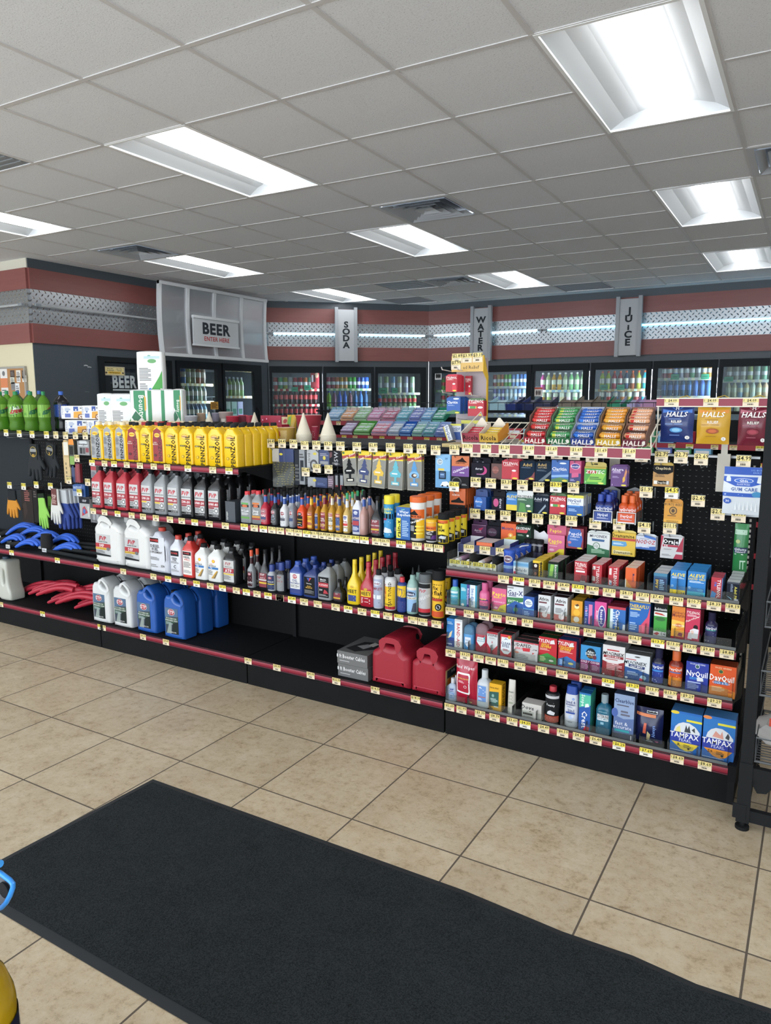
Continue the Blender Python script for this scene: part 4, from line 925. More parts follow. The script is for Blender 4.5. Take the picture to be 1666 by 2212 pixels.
for i, (x0, x1, yt, dd) in enumerate([(92, 322, 62, 'big white handled fluid jug, left one of the two'), (330, 548, 95, 'big white handled fluid jug, right one of the two')]):
    a = XZ(o3+x0*s3, 2.985, .547); b = XZ(o3+x1*s3, 2.985, .547); w = (b-a)*.97; d_ = .22
    jug('diesel_fluid_jug', dd, 'jug', (a+b)/2, 2.985, .547, w, .315, d_, DEFO, 'd8d8d6:g', (.78, .82, .93, .024, 'c9c9c6'), DEFL, (.08, .16, .62, .6), .03)
GAL = [[(0, .02), (.05, 0), (.95, 0), (1, .02), (1, .62), (.93, .72), (.6, .84), (.55, .9), (.3, .9), (.26, .84), (.05, .74), (0, .64)], [(.72, .56), (.82, .6), (.86, .34), (.8, .28), (.74, .34)]]
a = XZ(o3+545*s3, 2.985, .547); b = XZ(o3+702*s3, 2.985, .547); w = b-a
jug('fuel_additive_jug', 'pale grey diesel additive jug with red cap beside big white jugs', 'jug', (a+b)/2, 2.985, .547, w*.98, .275, .1, GAL, 'c3c6d0:g', (.42, .89, .97, .022, 'c0392b'),
    'd0d2d8|R 0 .84 .6 .97 222;T .3 .9 .07 d33 POWER;T .35 .73 .085 333 DIESEL;T .35 .63 .085 333 FUEL;T .4 .54 .06 444 SUPPLEMENT;L 0 .3 .6 .4 777 3;T .85 .14 .07 444 330;L 0 .08 .5 .18 888 2', (.08, .06, .82, .78))
place(1, .547, 'c3', [
 ('quart0', 706, 800, 208, .075, 3, 'cfd2da:g', 'c0392b', None, 'R .05 .72 .95 .95 24262a;T .5 .84 .07 d44 POWER;T .5 .63 .07 333 DIESEL;T .5 .55 .07 333 FUEL;L .1 .4 .9 .5 777 3;T .5 .27 .14 222 C;L .1 .05 .9 .16 888 3', 'fuel_additive_bottle', 'bottle', 'white diesel additive bottle with red cap and black label'),
 ('quart0', 806, 900, 218, .075, 2, 'c63a34:g', '1d1d1f', 'e2dcd6', 'R .05 .82 .95 .97 24262a;T .5 .9 .06 d44 POWER;T .5 .74 .08 234 DIESEL;T .5 .64 .1 c22 +911;L .12 .3 .88 .55 777 5;L .12 .08 .88 .2 999 3', 'fuel_additive_bottle', 'bottle', 'bright red diesel additive bottle with black cap'),
 ('quart0', 906, 1008, 275, .08, 3, 'd9d9d6:g', '1d1d1f', None, 'O .5 .86 .14 .08 d8402c;O .5 .86 .11 .065 f0c83a;T .3 .72 .05 c33 Shell;T .4 .64 .07 333 ROTELLA;R 0 .48 .9 .58 2a6fae;T .3 .53 .08 eef T4;L .02 .2 .4 .44 777 5;P c79a3a .3 .05 .45 .05 .85 .42 .75 .42;P 7a6030 .5 .05 .6 .05 .88 .42 .85 .42', 'diesel_oil_bottle', 'bottle', 'white diesel oil bottle with yellow shell, left of the pair'),
 ('quart0', 1012, 1128, 290, .08, 3, 'd9d9d6:g', '1d1d1f', None, 'O .5 .86 .14 .08 d8402c;O .5 .86 .11 .065 f0c83a;T .3 .72 .05 c33 Shell;T .4 .64 .07 333 ROTELLA;R 0 .48 .9 .58 2a6fae;T .3 .53 .08 eef T4;L .02 .2 .4 .44 777 5;P c79a3a .3 .05 .45 .05 .85 .42 .75 .42;P 7a6030 .5 .05 .6 .05 .88 .42 .85 .42', 'diesel_oil_bottle', 'bottle', 'white diesel oil bottle with yellow shell, right of the pair'),
 ('quart0', 1136, 1245, 305, .08, 3, '1c1c1e:g', '161618', 'c2c2c0', 'I .48 .84 .14 a02430 FVP;T .5 .7 .035 555 VERIFIED PROVEN;R 0 .42 1 .63 9c2230;T .5 .52 .15 f2f2f2 ATF;R 0 .33 1 .39 d8b838;L .06 .1 .7 .3 666 5', 'transmission_fluid_bottle', 'bottle', 'black transmission fluid bottle with silver and red label'),
], ' on the middle oil shelf')
S4 = 'O .5 .82 .34 .15 b8bcc4;O .5 .82 .3 .13 8e2434;T .5 .82 .12 f0f0f0 STP;%s;L .15 .08 .85 .24 999 4'
place(2, .905, 'c4', [
 ('quart0', 62, 138, 668, .05, 2, '8c9091:g', 'd0343c', None, 'R .1 .88 .9 .98 5a9a4a;R .05 .74 .95 .87 2a2c2e;O .5 .8 .3 .07 c8602c;T .5 .55 .12 e8e8e8 Oil Leak;L .1 .3 .9 .45 ccc 4;R 0 .12 1 .22 5f9a3c', 'stop_leak_bottle', 'bottle', 'grey leak repair bottle with green stripes and red cap'),
 ('quart0', 142, 215, 665, .05, 3, '86898a:g', 'd0343c', None, 'R .1 .88 .9 .98 c8702c;R .05 .74 .95 .87 2a2c2e;O .5 .8 .3 .07 c8602c;T .5 .55 .13 f0f0f0 Stop;T .5 .42 .13 f0f0f0 Leak;R 0 .2 1 .3 c88a2c;R 0 .1 1 .18 a02c2c', 'stop_leak_bottle', 'bottle', 'grey leak repair bottle with orange stripes and red cap'),
 ('add', 216, 286, 655, .05, 6, 'b01f36:g', '17181a', None, S4 % 'T .5 .55 .16 f2f2f2 GAS;R .1 .26 .9 .44 2a3c6a', 'fuel_treatment_bottle', 'bottle', 'dark red long necked gas treatment bottle'),
 ('add', 290, 352, 660, .05, 6, '1b1c20:g', '17181a', None, S4 % 'T .5 .56 .08 dde FUEL;L .15 .28 .85 .5 8899aa 4', 'fuel_treatment_bottle', 'bottle', 'black long necked fuel treatment bottle'),
 ('add', 356, 420, 672, .05, 5, 'd3d3d4:g', '17181a', None, S4 % 'T .5 .58 .07 334 CARB;R .1 .3 .9 .5 4a4c58', 'fuel_treatment_bottle', 'bottle', 'white long necked cleaner bottle beside the black one'),
 ('add', 424, 474, 655, .05, 5, '7b8088:g', '17181a', None, S4 % 'R .1 .3 .9 .5 2a3c6a', 'fuel_treatment_bottle', 'bottle', 'grey long necked cleaner bottle between white and orange bottles'),
 ('add', 478, 548, 672, .05, 5, 'd8471c:g', '17181a', None, 'R .08 .02 .92 .74 1d1d1f;O .5 .86 .3 .13 1d1d1f;T .5 .86 .11 f0f0f0 STP;T .5 .5 .09 e8c030 ETHANOL;T .5 .3 .08 e8c030 octane;L .2 .08 .8 .18 ccc 2', 'fuel_treatment_bottle', 'bottle', 'bright orange long necked bottle with black label'),
 ('add', 553, 608, 668, .05, 5, '9a5a1c:g', '17181a', 'e3b02c', 'R 0 .78 1 .98 a32c2c;T .5 .88 .1 f2e0c0 GUMOUT;T .5 .64 .08 8a2020 OCTANE;T .5 .54 .08 8a2020 BOOSTER;R .1 .3 .8 .36 a33;R .1 .2 .8 .26 a33', 'octane_booster_bottle', 'bottle', 'amber bottle with yellow and red label'),
 ('add', 611, 646, 680, .05, 4, 'b7801f:g', '17181a', '24427a', 'T .5 .85 .1 f0e0d0 REGANE;L .1 .2 .9 .7 c8d0e0 5', 'fuel_cleaner_bottle', 'bottle', 'amber bottle with navy label'),
 ('add', 650, 702, 655, .05, 6, 'b98a2a:g', '17181a', '7e2238', 'R 0 .8 1 .98 a33038;T .5 .89 .1 f0e0d0 GUMOUT;T .5 .62 .09 f2e8e0 FUEL;T .5 .5 .09 f2e8e0 INJECTOR;L .1 .1 .9 .36 d8b0b0 4', 'injector_cleaner_bottle', 'bottle', 'amber bottle with dark red label'),
 ('add', 705, 755, 660, .05, 6, 'b98a2a:g', '17181a', 'd8d0c0', 'R 0 .8 1 .98 a33038;T .5 .89 .1 f0e0d0 GUMOUT;T .5 .66 .09 333 FUEL;T .5 .54 .09 333 SYSTEM;L .1 .1 .9 .4 888 4', 'injector_cleaner_bottle', 'bottle', 'amber bottle with cream label'),
 ('add', 758, 806, 665, .05, 5, 'b98a2a:g', '17181a', '2f4a80', 'R 0 .8 1 .98 c8602c;T .5 .89 .1 f0e0d0 HIGH;L .1 .1 .9 .7 c0c8d8 6', 'fuel_cleaner_bottle', 'bottle', 'amber bottle with blue and orange label'),
 ('add', 810, 862, 682, .045, 4, 'c8a860:g', '2a9a62', 'e6e6e2', 'O .5 .85 .35 .1 3a4a90;T .5 .85 .09 f2f2f2 Lucas;T .5 .6 .1 b33 FUEL;R .05 .35 .95 .5 c33;L .1 .05 .9 .28 777 4', 'fuel_treatment_bottle', 'bottle', 'clear amber bottle with green cap and white label'),
 ('quart0', 865, 926, 705, .05, 3, 'd4d4dc:g', '17181a', '24387c', 'O .5 .86 .3 .08 d8dce8;T .5 .86 .07 24387c Lucas;T .5 .62 .1 e8d8d0 OCTANE;R .05 .3 .95 .5 a82c38;L .1 .06 .9 .24 c8d0e0 4', 'octane_booster_bottle', 'bottle', 'white bottle with navy and red label'),
 ('add', 930, 985, 665, .05, 2, 'b58c84:g', '17181a', None, '', 'fuel_cleaner_bottle', 'bottle', 'tall pinkish clear bottle without label'),
 ('heet', 990, 1075, 705, .06, 3, '1c1c1e:g', '151517', None, 'R .08 .1 .92 .95 7e2432;I .5 .85 .15 d8d8d8 FVP;T .5 .6 .07 e8e0e0 POWER STEERING;R .08 .3 .92 .4 d0b030;L .12 .14 .88 .26 999 2', 'steering_fluid_bottle', 'bottle', 'black long necked fluid bottle with dark red label'),
 ('bigcap', 1105, 1180, 700, .066, 2, '2f8ec0:g', 'e2cf2a', '2f8ec0', 'T .5 .88 .09 e8e040 Invisible;T .5 .78 .09 e8e040 Glass;R .1 .52 .5 .58 a02c50;P 16242e 0 .6 1 .55 1 .72 0 .72;L .2 .42 .8 .5 dde 2;P dfe6ea .1 .12 .9 .12 .8 .24 .35 .3;L .1 .03 .9 .1 cde 1', 'glass_cleaner_can', 'spray can', 'blue spray can with yellow trigger cap'),
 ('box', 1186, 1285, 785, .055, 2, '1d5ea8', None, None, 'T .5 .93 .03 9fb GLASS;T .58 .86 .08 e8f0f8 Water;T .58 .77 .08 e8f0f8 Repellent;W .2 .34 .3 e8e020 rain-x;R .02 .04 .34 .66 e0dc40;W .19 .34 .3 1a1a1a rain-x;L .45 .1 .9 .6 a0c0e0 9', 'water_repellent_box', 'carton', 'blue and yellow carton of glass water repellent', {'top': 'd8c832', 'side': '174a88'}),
 ('tub', 1290, 1405, 705, .085, 3, 'd4d2cc:g', 'd8621c', None, 'R 0 .82 1 1 e0e0dc;R 0 .56 1 .82 d8621c;P 1d1d1d .15 .66 .35 .66 .5 .78 .3 .72;P 1d1d1d .3 .66 .7 .66 .5 .8;T .5 .62 .05 1d1d1d ARMOR ALL;T .5 .55 .05 2a1a10 ORIGINAL;R 0 .0 .6 .53 1f1f21;R .6 0 1 .53 e8b818;Y .45 .47 .08 f2f2f2 Protectant;R .1 .2 .5 .36 8a8c8e;R .55 .32 .95 .36 f4dc50;R .55 .22 .95 .26 f4dc50;R .5 .12 .9 .16 f4dc50', 'wipes_canister', 'canister', 'tall orange and black protectant wipes canister'),
 ('tub', 1408, 1488, 870, .07, 1, 'd8d6d0:g', 'e8b820', None, 'R 0 .55 1 1 e0a020;R 0 .62 1 .8 d8621c;T .5 .7 .06 1d1d1d ARMOR ALL;R 0 0 1 .55 26242a;Y .5 .5 .09 f2f2f2 Clean-up;T .5 .38 .08 f2f2f2 WIPES;R .1 .12 .6 .28 77797c;P 5a2a78 .6 .1 1 .1 1 .34 .7 .3', 'wipes_canister', 'canister', 'short yellow capped cleaning wipes canister'),
 ('bigcap', 1490, 1570, 828, .062, 4, 'e0c520:g', '1a1b1d', None, 'R 0 0 1 1 e6cc24;R 0 .86 1 1 d8621c;T .4 .88 .05 1d1d1d ARMOR ALL;T .32 .7 .12 1d1d1d TIRE;T .36 .56 .12 1d1d1d FOAM;P 222326 0 0 1 0 1 .3 .6 .38 0 .3;P c8ccd0 .3 .2 .8 .16 .85 .28 .5 .32;T .3 .06 .06 ddd 20 OZ', 'tire_foam_can', 'spray can', 'yellow tire foam can with wide black cap', {'dy': .066}),
], ' on the car care shelf')
place(2, .547, 'c3', [
 ('add', 1348, 1418, 335, .045, 2, '8f9295:g', 'd2502c', '3a1a22', 'O .5 .8 .3 .1 8e2434;T .5 .8 .09 eee STP;L .1 .1 .9 .6 c8b0b0 6', 'fuel_treatment_bottle', 'bottle', 'grey bottle with orange cap and dark red label'),
 ('heet', 1424, 1512, 325, .06, 3, '1d1d20:g', '161618', None, 'R .06 .08 .94 .96 7e2432;I .5 .86 .14 d8d8d8 FVP;T .5 .66 .08 e8e0e0 DOT 3;R .06 .3 .94 .4 d0b030;R .06 .5 .94 .58 c8c8c8', 'brake_fluid_bottle', 'bottle', 'black bottle with offset neck and dark red label'),
 ('med', 1518, 1592, 452, .06, 2, 'a9acb0:g', '2a3f86', '22305a', 'O .5 .82 .28 .1 8e2434;T .5 .82 .09 eee STP;T .5 .55 .09 e8e8e8 BRAKE FLUID;R 0 .36 1 .42 d8c030;L .1 .08 .9 .3 9ab 4', 'brake_fluid_bottle', 'bottle', 'short grey bottle with blue cap and navy label'),
], ' on the fluid shelf')
place(2, .547, 'c5', [
 ('med', 335, 405, 250, .06, 2, '2a2a2e:g', '2a3f86', '8c8e90', 'I .5 .85 .13 902030 FVP;T .5 .6 .1 902030 DOT 3;L .1 .1 .9 .45 444 5', 'brake_fluid_bottle', 'bottle', 'dark short bottle with blue cap and silver label'),
 ('quart0', 412, 505, 235, .065, 3, '2a4690:g', '2c4fa6', 'd8d8d6', 'O .5 .84 .22 .11 a8283a;T .5 .84 .1 eee STP;T .5 .64 .14 24387c OIL;T .5 .5 .07 24387c TREATMENT;L .1 .28 .9 .42 777 4;R 0 0 1 .22 24387c', 'oil_treatment_bottle', 'bottle', 'blue oil treatment bottle with blue cap'),
 ('quart', 510, 612, 260, .07, 3, '26386e:g', '2a3f86', '17191c', 'P 2a4aa0 .3 .95 .48 .75 .52 .95;P c83030 .48 .75 .72 .97 .56 .97;T .5 .65 .06 ddd Valvoline;T .5 .5 .07 caa040 HIGH;T .5 .42 .07 caa040 MILEAGE;L .1 .1 .9 .3 777 5', 'motor_oil_bottle', 'bottle', 'dark blue oil bottle with black label and V mark'),
 ('quart', 614, 712, 250, .07, 3, '8e9193:g', '2a2a2c', '1d1d1f', 'T .5 .88 .07 eee MaxLife;L .2 .76 .8 .82 aaa 2;R .05 .5 .95 .72 b02c38;T .5 .61 .08 f0e0e0 X-SYNTH;T .3 .36 .08 eee 5W;P b02c38 .5 .2 .95 .2 .8 .34 .6 .4;L .1 .06 .9 .16 999 2', 'motor_oil_bottle', 'bottle', 'silver grey oil bottle with black and red label'),
 ('heet', 722, 795, 370, .055, 3, '1c1c1e:g', '161618', None, 'R .08 .05 .92 .95 7a2230;I .5 .84 .14 d8d8d8 FVP;R .08 .3 .92 .45 d0b030;R .08 .05 .92 .2 26282a', 'gear_oil_bottle', 'bottle', 'small black bottle with maroon and yellow label'),
 ('heet', 823, 912, 225, .06, 5, 'e4c524:g', 'e4c524', None, 'O .5 .9 .16 .07 c8a020;T .5 .66 .2 1d1d1f HEET;R .1 .1 .9 .44 24387c;L .15 .14 .85 .4 c8d0e8 4', 'gas_line_antifreeze_bottle', 'bottle', 'bright yellow long necked bottle'),
 ('heet', 915, 1018, 243, .062, 5, 'ac2434:g', 'ac2434', None, 'O .5 .9 .16 .07 c8a020;R .05 .48 .95 .82 e0b820;T .5 .66 .2 1d1d1f HEET;L .12 .08 .88 .42 e0c0c0 5', 'gas_line_antifreeze_bottle', 'bottle', 'bright red long necked bottle with yellow panel'),
 ('can', 1030, 1105, 300, .066, 3, 'c9c9cc:g', '1d1d1f', None, 'R 0 0 1 1 a4abc0;O .5 .85 .35 .08 d8dce4;T .5 .85 .07 8c2438 Lucas;T .5 .66 .09 8c2438 COMPLETE;L .1 .5 .9 .6 445 3;R .15 .3 .45 .44 e8ecf0;R .55 .3 .85 .44 e8ecf0;L .1 .05 .9 .2 445 3', 'engine_treatment_can', 'spray can', 'silver can with dark red script lettering'),
 ('can', 1110, 1195, 312, .068, 2, 'cccccc:g', '1d1d1f', None, 'R 0 .62 1 1 d8d8d6;R 0 .1 1 .8 e8c020;R 0 0 1 .1 c02c38;W .62 .5 .2 3a2a18 STAY TUNED;W .28 .62 .16 c02c38 GUMOUT;T .5 .18 .05 222 CLEANER', 'tune_up_can', 'spray can', 'yellow and white can with vertical dark lettering'),
 ('can', 1200, 1270, 355, .06, 1, '24387c:g', 'c42c38', None, 'R 0 .55 1 1 e8c020;O .4 .72 .55 .18 24387c;T .5 .7 .16 e8c020 WD-40;R 0 0 1 .4 24387c;L .1 .1 .9 .4 d07070 5', 'lubricant_can', 'spray can', 'short navy and yellow can with red cap'),
 ('slime', 1270, 1350, 285, .066, 2, '8fb0a8:g', '2a2c2e', '8fb4d8', 'R 0 .9 1 1 d8d4c8;O .5 .74 .4 .1 26344a;T .5 .74 .1 eef slime;R 0 .52 1 .62 e8e4d8;T .5 .57 .06 444 TIRE SEALANT;P 3a4454 .6 0 1 0 1 .4 .75 .36', 'tire_sealant_bottle', 'bottle', 'pale green squeeze bottle with pointed black nozzle'),
 ('bigcap', 1352, 1445, 330, .07, 2, 'a9adb0:g', '8d9296:t45', None, 'R 0 .86 1 1 222326;R 0 .2 1 .86 b4b6b8;I .5 .77 .1 b02434 FVP;Y .5 .54 .1 e8e8e8 TIRE INFLATOR;L .1 .34 .5 .44 555 3;R 0 .08 1 .2 c02c38;R 0 0 1 .08 1d1d1f', 'tire_inflator_can', 'spray can', 'silver can with smoky clear cap'),
 ('bigcap', 1450, 1540, 305, .07, 2, 'd8a820:g', '1a1b1d', None, 'R 0 0 1 1 e0b020;P 3a2a18 .12 .52 .72 .52 .86 .92 .2 .92;P e8b828 .15 .54 .7 .54 .83 .9 .22 .9;T .46 .82 .11 2a1a10 fix;T .48 .68 .12 2a1a10 a flat;R .15 .45 .9 .52 b03020;O .65 .28 .2 .1 222;O .65 .28 .12 .06 c8ccd0;R 0 0 1 .16 d05020', 'tire_repair_can', 'spray can', 'yellow can with black cap and wheel picture'),
], ' on the fluid shelf')
# gas cans and booster cables
o5, oy5, s5 = CROP['c5']
GC = [[(0, .02), (.03, 0), (.97, 0), (1, .02), (1, .60), (.96, .67), (.80, .72), (.74, .95), (.68, 1.0), (.34, 1.0), (.28, .95), (.2, .74), (.02, .66), (0, .6)], [(.36, .88), (.66, .88), (.63, .79), (.36, .80)]]
for i, (x0, x1, yt, dd, dep) in enumerate([(1000, 1282, 745, 'red plastic fuel can, the larger one left', .22), (1285, 1530, 818, 'red plastic fuel can beside the hand wipes', .24)]):
    a = XZ(o5+x0*s5, 2.99, .158); b = XZ(o5+x1*s5, 2.99, .158); h = ZX(o5+(x0+x1)/2*s5, oy5+yt*s5, 3.08)-.158
    r = jug('fuel_can', dd, 'fuel can', (a+b)/2, 2.99, .158, (b-a)*.985, h, dep, GC, '9c1f30', None, None, None, .03)
    m = MB(); m.box(-(b-a)*.38, (b-a)*.36, -dep/2-.001, -dep/2+.002, h*.135, h*.142, 'c8566a'); m.obj('moulded_seam', r)
    m = MB(); m.tube([(.02, .06, h*.70), (.02, .07, h*.8), (.06, .07, h*.86)], .016, '17181a', 10); m.obj('spout', r)
    if i == 1: m = MB(); m.box((b-a)*.4925, (b-a)*.4925+.0015, -.1, .06, h*.1, h*.56, 'a88a5c'); m.art('R .08 .6 .92 .95 2a2c2e;T .5 .82 .12 ddd FUEL;R .1 .3 .9 .55 d8701c;L .1 .05 .9 .26 544 5', lambda u, v, l: ((b-a)*.4925+.0015+l*.0003, -.1+u*.16, h*.1+v*h*.46), .16, h*.46); m.obj('printed_label', r)
BCA = 'T .45 .62 .3 e4e4e4 8 ft Booster Cables;L .08 .2 .5 .3 bbb 1'
a = XZ(o5+765*s5, 2.99, .158); b = XZ(o5+985*s5, 2.99, .158)
for j in range(2):
    m = carton((b-a)*.98, .26, .066, '6b6b6b', BCA, '565656'); tp = lambda u, v, l: (-(b-a)*.49+u*(b-a)*.98, v*.26, .066+.0003*l)
    m.art('P 2a2a2c .1 .2 .5 .1 .9 .4 .8 .8 .3 .7;P 9a9a9c .3 .4 .6 .3 .7 .5 .5 .6;P d0c8c4 .55 .55 .75 .5 .8 .7 .6 .75', tp, .2, .26)
    tag(m.obj('booster_cable_box', None, ((a+b)/2+j*-.004, 2.992, .158+j*.067)), 'grey booster cable box, %s one of the two stacked' % ('upper' if j else 'lower'), 'carton', 'booster cable boxes')
# grey folded funnel card between shelves
place(1, .9, 'c2', [('box', 1166, 1245, 770, .10, 1, '3a4048', None, None, 'L .1 .1 .25 .5 c8c8c0 6', 'folded_card', 'card', 'dark grey folded cardboard piece beside the black quarts')], ' on the second shelf')
# ================================================================ MEDICINE SHELVES (right hand unit)
TY = 'I .5 %s %s f4f0ec TYLENOL;'
place(3, .80, 'c8', [
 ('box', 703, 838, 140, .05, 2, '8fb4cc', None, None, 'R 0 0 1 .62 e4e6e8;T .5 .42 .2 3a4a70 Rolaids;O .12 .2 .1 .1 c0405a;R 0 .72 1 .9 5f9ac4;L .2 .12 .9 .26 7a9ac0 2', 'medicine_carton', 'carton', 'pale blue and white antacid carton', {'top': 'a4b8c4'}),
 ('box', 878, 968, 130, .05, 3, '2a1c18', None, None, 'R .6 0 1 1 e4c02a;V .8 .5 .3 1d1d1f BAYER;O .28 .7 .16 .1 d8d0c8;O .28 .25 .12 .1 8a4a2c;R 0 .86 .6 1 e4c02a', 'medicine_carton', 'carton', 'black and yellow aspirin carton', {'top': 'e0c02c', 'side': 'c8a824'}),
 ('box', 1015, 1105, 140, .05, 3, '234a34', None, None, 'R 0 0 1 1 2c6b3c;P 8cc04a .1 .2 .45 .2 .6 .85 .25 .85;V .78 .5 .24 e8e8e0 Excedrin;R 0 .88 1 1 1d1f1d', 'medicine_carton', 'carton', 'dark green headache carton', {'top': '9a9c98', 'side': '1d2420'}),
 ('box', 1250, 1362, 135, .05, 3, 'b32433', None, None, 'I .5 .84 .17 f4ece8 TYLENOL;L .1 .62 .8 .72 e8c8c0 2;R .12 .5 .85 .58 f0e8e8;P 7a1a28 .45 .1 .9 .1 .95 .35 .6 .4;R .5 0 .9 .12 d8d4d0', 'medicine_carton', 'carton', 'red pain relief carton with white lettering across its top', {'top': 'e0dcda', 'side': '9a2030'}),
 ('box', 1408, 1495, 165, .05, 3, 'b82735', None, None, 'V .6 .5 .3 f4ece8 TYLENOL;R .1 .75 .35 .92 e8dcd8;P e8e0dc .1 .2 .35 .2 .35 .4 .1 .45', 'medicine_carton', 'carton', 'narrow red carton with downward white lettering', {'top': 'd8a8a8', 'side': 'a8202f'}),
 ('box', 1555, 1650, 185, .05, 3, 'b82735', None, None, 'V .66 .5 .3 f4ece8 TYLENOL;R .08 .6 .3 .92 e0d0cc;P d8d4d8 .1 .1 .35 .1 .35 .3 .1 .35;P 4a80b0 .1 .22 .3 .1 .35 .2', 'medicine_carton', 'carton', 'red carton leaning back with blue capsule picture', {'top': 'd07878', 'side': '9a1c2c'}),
], ' on the top medicine shelf')
place(3, .80, 'c9', [
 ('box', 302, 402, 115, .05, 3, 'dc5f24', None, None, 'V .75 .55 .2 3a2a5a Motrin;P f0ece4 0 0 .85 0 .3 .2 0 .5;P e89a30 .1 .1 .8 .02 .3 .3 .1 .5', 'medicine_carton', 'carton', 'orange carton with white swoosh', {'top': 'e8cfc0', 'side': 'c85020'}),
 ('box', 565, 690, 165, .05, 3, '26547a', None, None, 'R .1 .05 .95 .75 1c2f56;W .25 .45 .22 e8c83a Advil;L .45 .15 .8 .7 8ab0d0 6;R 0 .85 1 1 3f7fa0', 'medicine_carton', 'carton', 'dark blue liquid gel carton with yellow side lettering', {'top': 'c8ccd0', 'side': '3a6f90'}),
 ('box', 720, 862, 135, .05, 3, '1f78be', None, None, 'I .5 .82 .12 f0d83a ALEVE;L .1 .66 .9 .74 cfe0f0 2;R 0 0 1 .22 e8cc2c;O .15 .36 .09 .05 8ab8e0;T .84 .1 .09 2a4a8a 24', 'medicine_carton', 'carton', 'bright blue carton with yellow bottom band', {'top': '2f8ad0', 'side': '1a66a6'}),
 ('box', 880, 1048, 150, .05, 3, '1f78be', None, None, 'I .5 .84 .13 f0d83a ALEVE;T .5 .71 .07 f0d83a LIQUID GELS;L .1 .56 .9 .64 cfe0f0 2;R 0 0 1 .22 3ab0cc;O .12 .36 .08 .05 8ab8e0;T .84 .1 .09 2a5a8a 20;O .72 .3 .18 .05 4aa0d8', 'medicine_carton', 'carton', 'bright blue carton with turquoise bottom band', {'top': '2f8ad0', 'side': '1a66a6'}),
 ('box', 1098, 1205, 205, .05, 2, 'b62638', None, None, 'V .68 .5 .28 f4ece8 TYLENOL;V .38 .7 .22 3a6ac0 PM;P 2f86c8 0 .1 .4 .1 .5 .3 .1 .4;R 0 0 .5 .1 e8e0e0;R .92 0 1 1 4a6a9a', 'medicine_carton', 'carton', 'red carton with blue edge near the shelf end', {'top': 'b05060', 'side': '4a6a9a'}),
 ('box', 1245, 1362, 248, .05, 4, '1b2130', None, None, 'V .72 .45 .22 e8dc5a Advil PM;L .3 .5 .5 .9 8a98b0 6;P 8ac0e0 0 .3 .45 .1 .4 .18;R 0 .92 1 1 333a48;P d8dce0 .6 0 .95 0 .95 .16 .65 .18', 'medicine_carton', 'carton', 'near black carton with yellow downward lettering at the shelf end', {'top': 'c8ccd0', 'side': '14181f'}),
], ' on the top medicine shelf')
